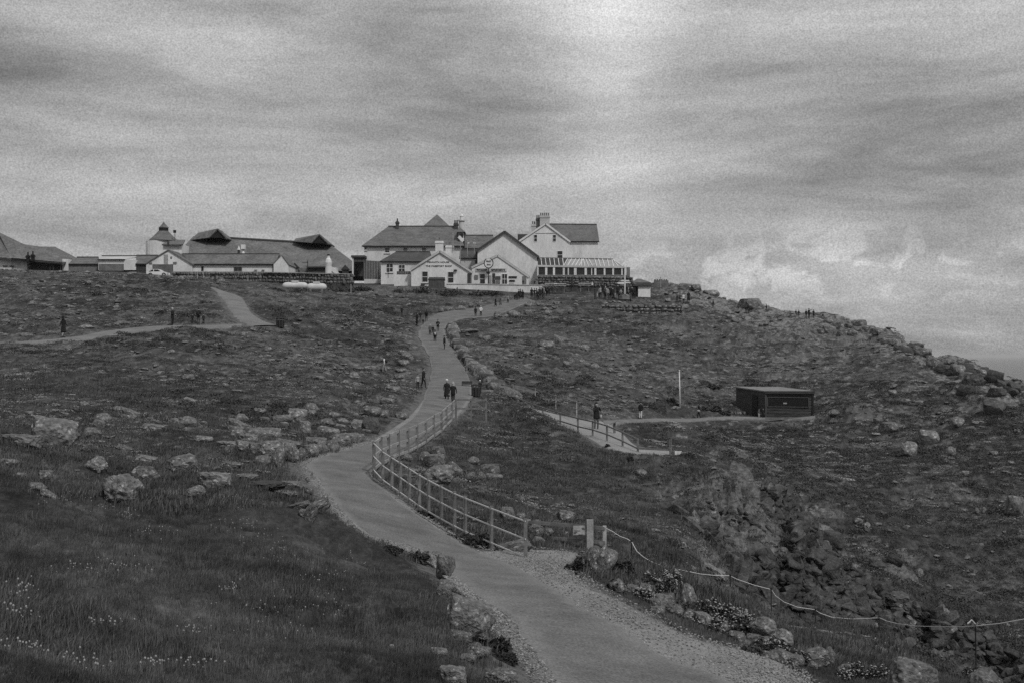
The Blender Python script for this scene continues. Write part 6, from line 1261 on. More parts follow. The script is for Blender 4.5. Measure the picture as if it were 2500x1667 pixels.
def smooth(v): v = np.array(v); return [float(np.mean(v[max(0, i - 1):i + 2])) if 0 < i < len(v) - 1 else float(v[i]) for i in range(len(v))]
far = [(913, 1158, 48.0), (930, 1141, 49.8), (949, 1130, 51.5), (973, 1118, 53.6), (996, 1107, 55.8), (1018, 1094, 58.0), (1040, 1080, 60.3), (1059, 1064, 62.8), (1078, 1052, 65.3), (1090, 1042, 67.8), (1103, 1030, 70.2), (1113, 1020, 72.5)]
ftop = (1080, 1068, 1061, 1051, 1046, 1037, 1027, 1014, 1005, 994, 983, 974)
fd = smooth([footing(x, yt, 1.05, d) for (x, _, d), yt in zip(far, ftop)])
rail_fence('rail_fence', 'three railed wooden fence climbing beside the path towards the couple', [(x, yt + 1.07 / d * F, d) for (x, _, _), yt, d in zip(far, ftop, fd)], (1.05, .63, .20), 'wood', 'wood_light')
near = [(913, 1080, 47.9), (935, 1101, 47.0), (957, 1115, 46.2), (978, 1128, 45.4), (1000, 1142, 44.6), (1024, 1157, 43.8), (1047, 1170, 43.0), (1078, 1186, 42.2), (1110, 1202, 41.4), (1136, 1213, 40.8), (1200, 1238, 40.2), (1283, 1269, 39.6)]
rail_fence('rail_fence', 'sagging three wire fence from the corner post down to the flagstone', [(x, y + 1.07 / d * F, d) for (x, y, _), d in zip(near, [fd[0]] + smooth([footing(x, y, 1.05, d) for (x, y, d) in near])[1:])], (1.05, .62, .18), 'wood', 'rope', .09, (.022, .032))
fr = [(1291, 1271, 39.5), (1360, 1277, 39.2), (1440, 1283, 38.8), (1476, 1286, 38.6)]
t3 = rail_fence('rail_fence', 'short rail fence end carrying a small printed sign', [(x, y + 1.07 / d * F, d) for (x, y, d) in fr[:1] + fr[2:]], (1.05, .66, .24), 'wood_light', 'wood', .1, (.04, .09))
g = W(1440, 1283 + 1.07 / 38.8 * F, 38.8); part(MB().box(g.x - .09, g.x + .09, g.y - .16, g.y + .02, g.z - .5, g.z + 1.25), 'gate_post', M['wood_light'], t3)
t = thing('info_sign', W(1414, 1308, 38.7), 'small pale printed notice fixed to the rail fence', 'sign'); ys = 38.72
o = part(wbox(1399.5, 1430, 1282.5, 1307, ys, .03), 'panel', M['wood_light'], t)
part(wbox(1400.5, 1429, 1305, 1308.5, ys - .01, .04), 'lower_edge', M['wood_dark'], t)
for (x0, x1, y0) in ((1420, 1427, 1287.5), (1421, 1428, 1290.5), (1401.5, 1409, 1298), (1401, 1406, 1300.5), (1412, 1424, 1303.5), (1402, 1416, 1294)): part(wbox(x0, x1, y0, y0 + 1.3, ys - .006, .004), 'print_line', M['black'], t, o)
# end of the far limb turning across
rail_fence('rail_fence', 'short two railed fence across the mouth of the side path', [(1113, 974 + 1.07 / 72.5 * F, 72.5), (1150, 974.5 + 1.07 / 74 * F, 74), (1187, 974.5 + 1.07 / 75 * F, 75)], (1.05, .6), 'wood', 'wood')
# fence above and below the side path
rail_fence('rail_fence', 'thin wire fence on the uphill side of the side path', [(1140, 906, 118), (1196, 936, 110), (1243, 962, 104), (1307, 981, 99), (1357, 999, 94), (1408, 1016, 88)], (.9, .45), 'wood_light', 'wood', .06, (.03, .03))
rail_fence('rail_fence', 'two railed fence on the downhill side of the side path', [(x, y, d) for x, y, d in ((1262, 1010, 90), (1325, 1035, 86), (1368, 1050, 83), (1411, 1064, 80), (1447, 1073, 77.5), (1482, 1085, 75), (1520, 1102, 73), (1557, 1121, 71))], (1.0, .55), 'wood', 'wood', .1, (.04, .07))
rail_fence('rail_fence', 'rails across the top of the fenced steps by the small white sign', [(1557, 1118, 71), (1636, 1122, 70)], (.5, .12), 'wood', 'wood', .08, (.04, .09))
t = thing('marker_posts', W(1637, 1100, 72), 'pair of thin posts at the end of the fenced steps', 'post'); t.name = 'marker_post'
for x in (1635.5, 1639): part(MB().bar(W(x, 1102, 72), W(x, 1071, 72), .04, .04), 'stake', M['wood'], t)
t = thing('white_sign', W(1656, 1110, 72.5), 'small plain white sign at the end of the fenced steps', 'sign'); part(wbox(1647.5, 1664, 1100, 1109, 72.5, .04), 'panel', M['white'], t); part(wbox(1655, 1657, 1109, 1120, 72.52, .04), 'post', M['wood'], t)
t = thing('info_lectern', W(1500, 1054, 82), 'slanted information lectern beside the side path', 'lectern'); part(MB().slab([W(1487, 1035, 81.6), W(1505, 1027, 81.6), W(1508, 1026, 82.3), W(1491, 1033, 82.3)], .05), 'panel', M['wood'], t); part(MB().bar(W(1500, 1056, 82), W(1500, 1030, 82), .14, .14), 'post', M['wood'], t)
t = thing('white_pole', hit(1660, 993), 'tall thin white pole standing alone on the slope beside the hut', 'pole'); b_ = hit(1660.5, 994); a_ = W(1658.5, 905, b_.y); part(MB().tube([b_ - Vector((0, 0, .4)), a_], .055, 8, .04), 'shaft', M['white'], t, smooth=True); part(MB().lathe([(.06, 0), (.07, .05), (.01, .1)], 8, tuple(a_)), 'cap', M['white'], t)
for i, (x, y0, y1, lb) in enumerate(((482, 664, 688, 'thin pale stile post by the boundary wall'), (497, 660, 690, 'taller pale stile post by the boundary wall'), (708, 668, 700, 'thin dark stake in front of the larger gas tank'), (752, 690, 712, 'thin dark stake between the two gas tanks'), (843, 690, 720, 'dark field post east of the gas tanks'), (857, 694, 716, 'pale field post east of the gas tanks'))):
    t = thing('field_post', W(x, y1, 196), lb, 'post', 'posts along the field edge'); part(MB().bar(W(x, y1 + 3, 196), W(x, y0, 196), .09, .09), 'stake', M['wood_light'] if i in (0, 1, 5) else M['wood_dark'], t)

# rope barrier above the gully: separate stakes and one rope
rope_pts = [(1475, 1286, 38.6), (1495, 1296, 38.5), (1513, 1308, 38.5), (1530, 1314, 38.4), (1542, 1321, 38.3), (1547, 1331, 38.2), (1555, 1345, 38.1), (1570, 1358, 38), (1588, 1369, 38), (1616, 1380, 38), (1645, 1387, 38.2), (1681, 1394, 38.4), (1710, 1400, 38.5), (1750, 1404, 38.8), (1781, 1404, 39), (1800, 1413, 39), (1840, 1427, 39), (1883, 1438, 39), (1893, 1453, 39), (1913, 1468, 39.3), (1947, 1481, 39.6), (1989, 1487, 40), (2003, 1496, 40), (2032, 1506, 39.8), (2083, 1510, 39.4), (2147, 1507, 39), (2165, 1515, 38), (2189, 1521, 36.5), (2235, 1527, 34), (2295, 1529, 31), (2345, 1529, 28.5), (2381, 1527, 26.5), (2440, 1521, 26), (2500, 1510, 25.6), (2600, 1490, 25)]
t = thing('barrier_rope', W(*rope_pts[0]), 'pale sagging rope strung between iron stakes above the gully', 'rope'); part(MB().tube([W(*p_) for p_ in rope_pts], .010, 6), 'strand', M['rope'], t)
part(MB().lathe([(.02, -.02), (.035, 0), (.02, .02)], 8, tuple(W(1475, 1286, 38.55))), 'knot', M['rope'], t)
for i, (x, y0, d, lb) in enumerate(((1542, 1317, 38.3, 'first iron stake of the rope barrier after the fence end'), (1681, 1391, 38.4, 'second iron stake of the rope barrier, above the flowering clumps'), (1783, 1401, 39, 'iron stake of the rope barrier behind the white flowers'), (1883, 1434, 39, 'iron stake of the rope barrier at the gully head'), (1991, 1484, 40, 'iron stake of the rope barrier above the rock fall'), (2147, 1502, 39, 'iron stake of the rope barrier over the dark strata'))):
    h_ = 1.0; b_ = W(x, y0, d); g = gzn(b_.x, d); t = thing('rope_stake', Vector((b_.x, d, g)), lb, 'stake', 'stakes of the rope barrier'); part(MB().tube([Vector((b_.x, d, min(g, b_.z - .6) - .4)), b_], .016, 6), 'rod', M['iron'], t); part(MB().lathe([(.03, -.04), (.035, 0), (.01, .03)], 8, tuple(b_)), 'eyelet', M['iron'], t)
b_ = W(2381, 1512, 26.5); g = gzn(b_.x, 26.5); t = thing('rope_stake', Vector((b_.x, 26.5, g)), 'tall iron stake with a black cap and tied rope end, last of the barrier', 'stake', 'stakes of the rope barrier')
part(MB().tube([Vector((b_.x + .03, 26.5, min(g, b_.z - 1.1) - .4)), b_], .014, 6), 'rod', M['iron'], t); part(MB().lathe([(.03, -.06), (.035, 0), (.035, .05), (.02, .07)], 8, tuple(b_)), 'cap', M['black'], t)
part(MB().tube([W(2381, 1522, 26.45), W(2372, 1512, 26.4), W(2366, 1518, 26.4), W(2362, 1521, 26.4)], .012, 6), 'rope_end', M['rope'], t)

# ------------------------------------------------------------------ litter bins
def bin_(x, yb, yt, w, lb, d=None):
    p_ = hit(x, yb) if d is None else W(x, yb, d); s_ = p_.y / F; h_ = (yb - yt) * s_; r_ = w * s_ / 2; t = thing('litter_bin', p_, lb, 'bin', 'litter bins')
    def prt(mb, nm, m, par=None, smooth=False):
        o = link_mesh(nm, mb.mesh(nm, M[m], smooth)); o.parent = par or t; return o
    prt(MB().lathe([(r_ * .92, 0), (r_, .05), (r_, h_ * .74), (r_ * .95, h_ * .75)], 16), 'body', 'black'); 
    for a in np.linspace(0, 2 * math.pi, 8, endpoint=False): prt(MB().box(r_ * math.cos(a) - .03, r_ * math.cos(a) + .03, r_ * math.sin(a) - .03, r_ * math.sin(a) + .03, .02, h_ * .9), 'slat', 'wood_dark')
    prt(MB().lathe([(r_ * 1.05, h_ * .9), (r_ * 1.08, h_ * .93), (r_ * .9, h_), (.02, h_ * 1.03)], 16), 'lid', 'black'); prt(MB().lathe([(r_ * .97, h_ * .76), (r_ * .97, h_ * .8)], 16), 'rim', 'wood')
bin_(1162, 968, 938, 20, 'black litter bin beside the main path behind the couple'); bin_(684, 800, 776, 19, 'black litter bin alone at the foot of the worn trail')
# low dark bench by the bin
p_ = hit(1140, 946); t = thing('bench', p_, 'low dark bench at the path edge beside the black bin', 'bench')
for nm, mb in (('seat', MB().box(-.5, .5, -.2, .2, .38, .44)), ('backrest', MB().box(-.5, .5, .2, .26, .46, .8)), ('leg', MB().box(-.45, -.38, -.18, .18, -.1, .377)), ('leg', MB().box(.38, .45, -.18, .18, -.1, .377))): o = link_mesh(nm, mb.mesh(nm, M['wood_dark'])); o.parent = t
t.scale = (.75, .75, .6)
# bank walls along the right edge of the upper path
bp = [(1092, 800), (1096, 825), (1106, 850), (1124, 874), (1142, 902), (1168, 925), (1196, 950), (1240, 976)]
G = [hit(*b) for b in bp]; t = thing('path_bank', G[0], 'low stony earth bank edging the upper main path', 'bank'); r_ = random.Random(3)
for a, b in zip(G, G[1:]):
    n_ = max(2, int((b - a).length / 0.9))
    for k in range(n_):
        p_ = a.lerp(b, (k + r_.random() * .6) / n_); o = bpy.data.objects.new('stone', r_.choice(ROCK['round'] + ROCK['block'])); COL.objects.link(o); o.parent = t; o.matrix_parent_inverse = Matrix.Translation(-Vector(t.location)); o.material_slots[0].link = 'OBJECT'; o.material_slots[0].material = M['granite'] if r_.random() < .75 else M['granite_dark']
        o.scale = (r_.uniform(.8, 1.6), r_.uniform(.8, 1.4), r_.uniform(.8, 1.3)); o.location = p_ + Vector((r_.uniform(.3, .7), .2, .12)); o.rotation_euler = (0, 0, r_.uniform(0, 3))
# ------------------------------------------------------------------ people
TR = {'skin': 0.30, 'hair': 0.03}
def gmat(v, nm): 
    key = f'{nm}'; 
    if key in M: return M[key]
    M[key] = material(key, v * .85, v * 1.15, .9, 6, 3, fine=.15, fscale=20); return M[key]
SKIN = gmat(.30, 'skin'); HAIRD = gmat(.03, 'dark_hair'); HAIRL = gmat(.34, 'pale_hair')
CL = {'dark': gmat(.018, 'dark_cloth'), 'navy': gmat(.03, 'navy_cloth'), 'mid': gmat(.09, 'mid_grey_cloth'), 'light': gmat(.30, 'light_cloth'), 'white': gmat(.62, 'white_cloth'), 'denim': gmat(.06, 'denim'), 'shoe': gmat(.02, 'shoe_leather')}
def body_mesh(pose, skirt=False):
    """one continuous skinned figure 1.72 m tall, facing -Y; bones are chains of joints with radii"""
    V = []; E = []; Rr = []; lab = []
    def v(x, y, z, r, par=None, l='top', r2=None):
        V.append((x, y, z)); Rr.append((r, r2 or r)); 
        if par is not None: E.append((par, len(V) - 1)); lab.append(l)
        return len(V) - 1
    sit = pose == 'sit'; hz = .52 if sit else .94; dz = hz - .94
    pel = v(0, 0, hz, .145, None); wa = v(0, 0, 1.10 + dz, .125, pel, 'top', .10); ch = v(0, -.01, 1.30 + dz, .155, wa, 'top', .11); nb = v(0, 0, 1.44 + dz, .075, ch, 'top'); nk = v(0, -.01, 1.51 + dz, .052, nb, 'skin')
    hd = v(0, -.02, 1.60 + dz, .085, nk, 'skin'); ht = v(0, -.01, 1.68 + dz, .072, hd, 'skin'); v(0, -.118, 1.605 + dz, .012, hd, 'skin'); v(.088, -.01, 1.60 + dz, .014, hd, 'skin'); v(-.088, -.01, 1.60 + dz, .014, hd, 'skin')
    for s_ in (-1, 1):
        if sit: hp = v(s_ * .09, -.05, hz - .04, .10, pel, 'leg'); kn = v(s_ * .12, -.45, hz + .02, .068, hp, 'leg'); an = v(s_ * .12, -.50, .09, .042, kn, 'leg')
        else:
            st_ = {'walk': .17, 'run': .24}.get(pose, .0) * s_; lf = .0
            hp = v(s_ * .085, 0, hz - .10, .098, pel, 'leg'); kn = v(s_ * .095, -.55 * st_ - .02, .50, .066, hp, 'leg'); an = v(s_ * .095, -1.0 * st_ + .04, .09 + (.07 if pose == 'walk' and s_ < 0 else 0), .042, kn, 'leg')
        ft = v(V[an][0] + s_ * .01, V[an][1] - .13, .035 if V[an][2] < .1 else V[an][2] - .07, .036, an, 'shoe'); v(V[an][0] + s_ * .015, V[ft][1] - .06, V[ft][2] - .006, .026, ft, 'shoe')
        sh = v(s_ * .17, 0, 1.41 + dz, .062, ch, 'top')
        if pose == 'photo': el = v(s_ * .21, -.22, 1.24, .044, sh); wr = v(s_ * .06, -.30, 1.48, .03, el); hdir = Vector((-s_ * .2, -.2, 1))
        elif pose == 'point' and s_ > 0: el = v(.32, -.16, 1.48, .044, sh); wr = v(.50, -.24, 1.60, .03, el); hdir = Vector((.8, -.3, .4))
        elif pose == 'fold' or sit: el = v(s_ * .25, -.05, 1.16 + dz, .045, sh); wr = v(s_ * .08, -.24, 1.10 + dz, .03, el); hdir = Vector((-s_ * .8, -.3, -.1))
        elif pose == 'pocket': el = v(s_ * .27, .05, 1.15, .045, sh); wr = v(s_ * .19, -.06, .95, .03, el); hdir = Vector((-s_ * .2, -.4, -1))
        else:
            sw = {'walk': .14, 'run': .2}.get(pose, .02) * s_; el = v(s_ * .235, sw * .5 + .03, 1.14, .044, sh); wr = v(s_ * .25, sw * 1.3 - .04, .90, .029, el); hdir = Vector((0, -.25 if pose != 'stand' else -.05, -1))
        hdir.normalize(); w0 = Vector(V[wr]); pl = w0 + hdir * .07; pm_ = v(*pl, .036, wr, 'skin', .02); side = hdir.cross(Vector((1, 0, 0)) if abs(hdir.x) < .8 else Vector((0, 0, 1))).normalized(); cu = hdir.cross(side).normalized() * s_
        for k, (o_, ln) in enumerate(((-.03, .072), (-.01, .082), (.01, .076), (.03, .06))): a = pl + side * o_ + hdir * .03; f1 = v(*a, .010, pm_, 'skin'); b = a + hdir * ln * .55; f2 = v(*b, .009, f1, 'skin'); c_ = b + hdir * ln * .35 + cu * .02; v(*c_, .007, f2, 'skin')
        th_ = pl - side * .045 - hdir * .03; f1 = v(*th_, .011, pm_, 'skin'); v(*(th_ - side * .012 + hdir * .035), .009, f1, 'skin')
    me = bpy.data.meshes.new('body_' + pose); me.from_pydata(V, E, []); o = bpy.data.objects.new('tmp_body', me); COL.objects.link(o)
    md = o.modifiers.new('skin', 'SKIN'); md.use_smooth_shade = True; sv = me.skin_vertices[0].data
    for i, r_ in enumerate(Rr): sv[i].radius = r_
    sv[0].use_root = True; ss = o.modifiers.new('ss', 'SUBSURF'); ss.levels = 1; ss.render_levels = 1
    dg = bpy.context.evaluated_depsgraph_get(); dg.update(); out = bpy.data.meshes.new_from_object(o.evaluated_get(dg)); bpy.data.objects.remove(o); out.name = 'body'
    order = ['top', 'leg', 'shoe', 'skin']; out.materials.clear()
    for m_ in (CL['dark'], CL['denim'], CL['shoe'], SKIN): out.materials.append(m_)
    A = np.array([V[a] for a, b in E]); B = np.array([V[b] for a, b in E]); idx = np.array([order.index(l) for l in lab])
    n_ = len(out.polygons); C_ = np.empty(n_ * 3); out.polygons.foreach_get('center', C_); C_ = C_.reshape(-1, 3); AB = B - A; tt = np.clip(((C_[:, None] - A[None]) * AB[None]).sum(-1) / (AB ** 2).sum(-1)[None], 0, 1); dist = np.linalg.norm(C_[:, None] - (A[None] + AB[None] * tt[..., None]), axis=-1)
    rad = np.array([(Rr[a][0] + Rr[b][0]) / 2 for a, b in E]); out.polygons.foreach_set('material_index', idx[np.argmin(dist - rad[None], 1)].astype(np.int32)); out.polygons.foreach_set('use_smooth', [True] * n_); out.update()
    zmin = min(v_.co.z for v_ in out.vertices); out.transform(Matrix.Translation((0, 0, -zmin))); return out
BODY = {p_: body_mesh(p_) for p_ in ('stand', 'walk', 'sit', 'photo', 'point', 'fold', 'pocket')}
def sub(mb, nm): me = mb.mesh(nm, None, True); me.materials.append(CL['dark']); return me
hz_ = MB().lathe([(.085, 1.58), (.098, 1.63), (.096, 1.69), (.075, 1.74), (.02, 1.765)], 12); hz_.v = [(x, y + .012, z) for x, y, z in hz_.v]; HAIR_ME = sub(hz_, 'hair')
lh = MB().lathe([(.06, 1.46), (.09, 1.52), (.10, 1.62), (.096, 1.69), (.075, 1.74), (.02, 1.765)], 12); lh.v = [(x * .95, y * .7 + .045, z) for x, y, z in lh.v]; LHAIR_ME = sub(lh, 'hair')
HAT_ME = sub(MB().lathe([(.105, 1.66), (.11, 1.70), (.09, 1.76), (.02, 1.79)], 12), 'hat')
hd_ = MB().lathe([(.13, 1.42), (.12, 1.50), (.115, 1.62), (.10, 1.71), (.06, 1.765), (.01, 1.78)], 12); hd_.v = [(x, y * .85 + .03, z) for x, y, z in hd_.v]; HOOD_ME = sub(hd_, 'hood')
JK_ME = sub(MB().lathe([(.175, .80), (.185, .86), (.165, 1.05), (.18, 1.25), (.175, 1.36), (.10, 1.46)], 16), 'jacket')
for v_ in JK_ME.vertices: v_.co.y *= .78
CT_ME = sub(MB().lathe([(.25, .42), (.235, .55), (.19, .95), (.17, 1.08), (.185, 1.28), (.175, 1.37), (.10, 1.46)], 16), 'coat')
for v_ in CT_ME.vertices: v_.co.y *= .75
bp_ = MB().box(-.14, .14, .12, .28, 1.02, 1.40); bp_.box(-.10, .10, .28, .34, 1.05, 1.25); BP_ME = sub(bp_, 'backpack')
BG_ME = sub(MB().box(.20, .30, -.16, .12, .78, 1.02).tube([(.24, 0, 1.0), (.05, -.16, 1.30), (-.12, 0, 1.44)], .012, 5), 'shoulder_bag')
def person(px, py, hpx, label, pose='stand', top='dark', leg='denim', turn=0, hair='dark', outer=None, extra=(), depth=None, group=None, lim=(0.85, 1.86), shoes='shoe'):
    p_ = hit(px, py) if depth is None else W(px, py, depth); hm = hpx * p_.y / F
    if pose == 'sit': hm *= 1.35
    hm = min(max(hm, lim[0]), lim[1]); s_ = hm / 1.76
    o = bpy.data.objects.new('person', BODY[pose]); COL.objects.link(o); o.location = p_; o.rotation_euler = (0, 0, R(turn)); o.scale = (s_, s_, s_)
    if depth is None: o.location.z = max(p_.z + .02, gzn(p_.x, p_.y) - .04)
    for i, m_ in enumerate((CL[top], CL[leg], CL[shoes], SKIN)): o.material_slots[i].link = 'OBJECT'; o.material_slots[i].material = m_
    tag(o, uniq(label), 'person', group)
    dz = -.42 if pose == 'sit' else 0
    def add(me, nm, m_):
        c_ = bpy.data.objects.new(nm, me); COL.objects.link(c_); c_.parent = o; c_.location = (0, 0, dz); c_.material_slots[0].link = 'OBJECT'; c_.material_slots[0].material = m_
    if hair == 'long': add(LHAIR_ME, 'hair', HAIRD)
    elif hair == 'pale': add(HAIR_ME, 'hair', HAIRL)
    elif hair == 'hat': add(HAT_ME, 'hat', CL['white'])
    elif hair == 'cap': add(HAT_ME, 'hat', CL['dark'])
    elif hair == 'hood': add(HOOD_ME, 'hood', CL[top])
    elif hair == 'lhood': add(HOOD_ME, 'hood', CL['light'])
    else: add(HAIR_ME, 'hair', HAIRD)
    if outer == 'jacket': add(JK_ME, 'jacket', CL[top])
    if outer == 'coat': add(CT_ME, 'coat', CL[top])
    for e in extra:
        if e == 'pack': add(BP_ME, 'backpack', CL['dark'])
        if e == 'lpack': add(BP_ME, 'backpack', CL['light'])
        if e == 'bag': add(BG_ME, 'shoulder_bag', CL['light'])
        if e == 'whitepack': add(BP_ME, 'backpack', CL['white'])
    return o
P = person
P(155, 825, 54, 'person in a dark hooded coat and pale trousers walking alone on the narrow trail', 'walk', 'dark', 'light', 150, 'hood', 'coat')
P(421, 798, 47, 'slim person in dark clothes standing at the end of the narrow trail', 'fold', 'dark', 'dark', 80, 'pale', 'jacket')
P(470, 791, 24, 'small child in dark clothes beside a broad adult above the trail', 'stand', 'dark', 'dark', 20, 'dark', 'jacket')
P(485, 794, 42, 'broad adult in a dark jacket between two children above the trail', 'stand', 'dark', 'denim', 180, 'cap', 'jacket', ('pack',))
P(497, 791, 26, 'small child half hidden behind the broad adult above the trail', 'stand', 'navy', 'dark', 0, 'dark', 'jacket')
P(514, 684, 17, 'small dark figure bending by the boundary wall', 'walk', 'dark', 'dark', 60, 'dark', 'jacket')
P(525, 687, 21, 'dark figure walking just below the boundary wall', 'walk', 'dark', 'dark', 250, 'cap', 'jacket')
P(730, 672, 14, 'figure whose head shows over the wall behind the gas tanks', 'stand', 'dark', 'dark', 0, 'dark', 'jacket', depth=208)
P(900, 686, 24, 'person in dark clothes standing before the brown board fence', 'stand', 'dark', 'dark', 30, 'dark', 'jacket')
P(981, 773, 24, 'dark figure behind the bank west of the path head', 'stand', 'dark', 'dark', 0, 'dark', 'jacket')
P(1018, 797, 34, 'person in a long dark coat at the edge of the upper path', 'stand', 'dark', 'dark', 120, 'dark', 'coat')
P(1041, 786, 30, 'person in a dark jacket walking up the top of the main path', 'walk', 'dark', 'denim', 190, 'dark', 'jacket', ('pack',))
P(1033, 795, 17, 'small child between two dark clad adults on the upper path', 'stand', 'dark', 'mid', 0, 'dark', 'jacket')
P(1057, 817, 22, 'child in dark clothes walking down the main path', 'walk', 'dark', 'dark', 10, 'dark', 'jacket')
P(1069, 812, 32, 'adult in dark clothes with a pale bag walking down beside the child', 'fold', 'dark', 'mid', 0, 'dark', 'jacket', ('bag',))
P(1085, 856, 37, 'thin dark figure standing against the earth bank of the upper path', 'stand', 'dark', 'dark', 90, 'dark', 'jacket')
P(1161, 776, 27, 'person in dark clothes standing at the head of the main path', 'stand', 'dark', 'dark', 200, 'dark', 'jacket')
P(1174, 775, 28, 'person in a pale top beside a dark clad companion at the head of the path', 'fold', 'white', 'dark', 20, 'pale')
P(938, 908, 38, 'walker in a white top with a dark backpack and pale trousers on the slope', 'walk', 'white', 'light', 260, 'dark', None, ('pack',))
P(1020, 950, 37, 'person in a pale top and dark trousers at the path edge', 'stand', 'light', 'dark', 20, 'dark')
P(1034, 948, 50, 'tall person in black striding at the edge of the main path', 'walk', 'dark', 'dark', 60, 'dark', 'jacket')
P(1091, 981, 55, 'person in a white hat and long dark coat walking down the path', 'walk', 'dark', 'dark', 5, 'hat', 'coat')
P(1106, 989, 57, 'person with a pale scarf and hood beside the walker in the white hat', 'walk', 'dark', 'dark', -10, 'lhood', 'jacket')
P(1172, 962, 34, 'person in a white hat standing behind the black bin', 'stand', 'dark', 'dark', 0, 'hat', 'jacket')
P(1456, 1054, 72, 'person in a dark hooded coat holding a pale bag on the side path', 'photo', 'dark', 'mid', 20, 'hood', 'jacket', ('bag',))
P(1564, 1022, 42, 'person in a dark top and white shorts by the cliff path', 'stand', 'dark', 'white', 150, 'cap', 'jacket')
P(1706, 1023, 40, 'person with a pale strap walking on the cliff path before the hut', 'walk', 'dark', 'dark', 260, 'dark', 'jacket', ('bag',))
P(1853, 1022, 24, 'small figure with pale sleeves at the corner of the wooden hut', 'stand', 'mid', 'light', 30, 'dark')
P(1863, 1022, 26, 'small dark figure in front of the wooden hut', 'stand', 'dark', 'dark', 0, 'dark', 'jacket')
P(1050, 822, 30, 'adult in a mid grey jacket following the children down the path', 'walk', 'mid', 'dark', 10, 'pale', 'jacket')
P(1062, 838, 33, 'person in a navy jacket in the middle of the upper path', 'walk', 'navy', 'dark', 190, 'dark', 'jacket', ('lpack',))
P(1210, 752, 26, 'walker in a dark coat on the top bend of the main path', 'walk', 'dark', 'dark', 270, 'dark', 'coat')
P(1222, 749, 26, 'walker in a mid grey coat on the top bend of the main path', 'walk', 'mid', 'dark', 270, 'dark', 'coat')
P(1240, 744, 24, 'walker in a pale jumper nearing the terrace wall', 'walk', 'light', 'dark', 90, 'dark')
P(1026, 786, 26, 'person in a black jacket beside the long dark coat on the upper path', 'pocket', 'dark', 'mid', 30, 'dark', 'jacket')
g_ = 'visitors gathered below the white terrace wall'
for (x, y, h, lb, ps, tp, lg, tn, hr, ot) in ((1257, 735, 18, 'child crouched at the end of the white terrace wall', 'stand', 'dark', 'dark', 0, 'dark', 'jacket'), (1267, 735, 28, 'dark clad visitor nearest to the end of the white terrace wall', 'stand', 'dark', 'dark', 200, 'dark', 'jacket'), (1276, 734, 26, 'dark clad visitor second along from the crouched child', 'pocket', 'dark', 'dark', 160, 'dark', 'coat'),
    (1290, 731, 15, 'small child with pale leggings in front of the white wall', 'walk', 'mid', 'light', 40, 'dark', None), (1298, 729, 26, 'visitor in a long dark coat in front of the white wall', 'stand', 'dark', 'dark', 180, 'dark', 'coat'), (1305, 732, 28, 'slim visitor with one pale sleeve beside the long dark coat', 'fold', 'dark', 'denim', 30, 'dark', None), (1317, 729, 27, 'bulky dark visitor where the white wall ends', 'stand', 'dark', 'dark', 0, 'dark', 'coat'),
    (1325, 727, 28, 'tall dark visitor in the thick of the group by the wall end', 'pocket', 'dark', 'dark', 90, 'cap', 'jacket'), (1331, 721, 24, 'dark visitor higher up the mound behind the group', 'stand', 'dark', 'dark', 0, 'dark', 'jacket'), (1337, 720, 22, 'dark visitor leaning forward on the mound', 'fold', 'dark', 'dark', 300, 'dark', 'jacket'), (1344, 718, 18, 'dark visitor raising an arm on the mound', 'point', 'dark', 'mid', 20, 'dark', None),
    (1358, 718, 16, 'visitor sitting alone on the mound under the parapet', 'sit', 'dark', 'dark', 0, 'dark', None), (1369, 708, 18, 'visitor in a pale hat by the middle picnic table', 'stand', 'mid', 'dark', 0, 'hat', 'jacket'), (1277, 697, 10, 'visitor seen behind the white wall near the inn door', 'stand', 'dark', 'dark', 0, 'dark', 'jacket'), (1305, 698, 11, 'visitor behind the white wall near the parapet', 'stand', 'dark', 'dark', 0, 'dark', 'jacket')):
    P(x, y, h, lb, ps, tp, lg, tn, hr, ot, group=g_, depth=(D - 1.4 if y < 700 else None))
g_ = 'visitors gathered round the fingerpost'
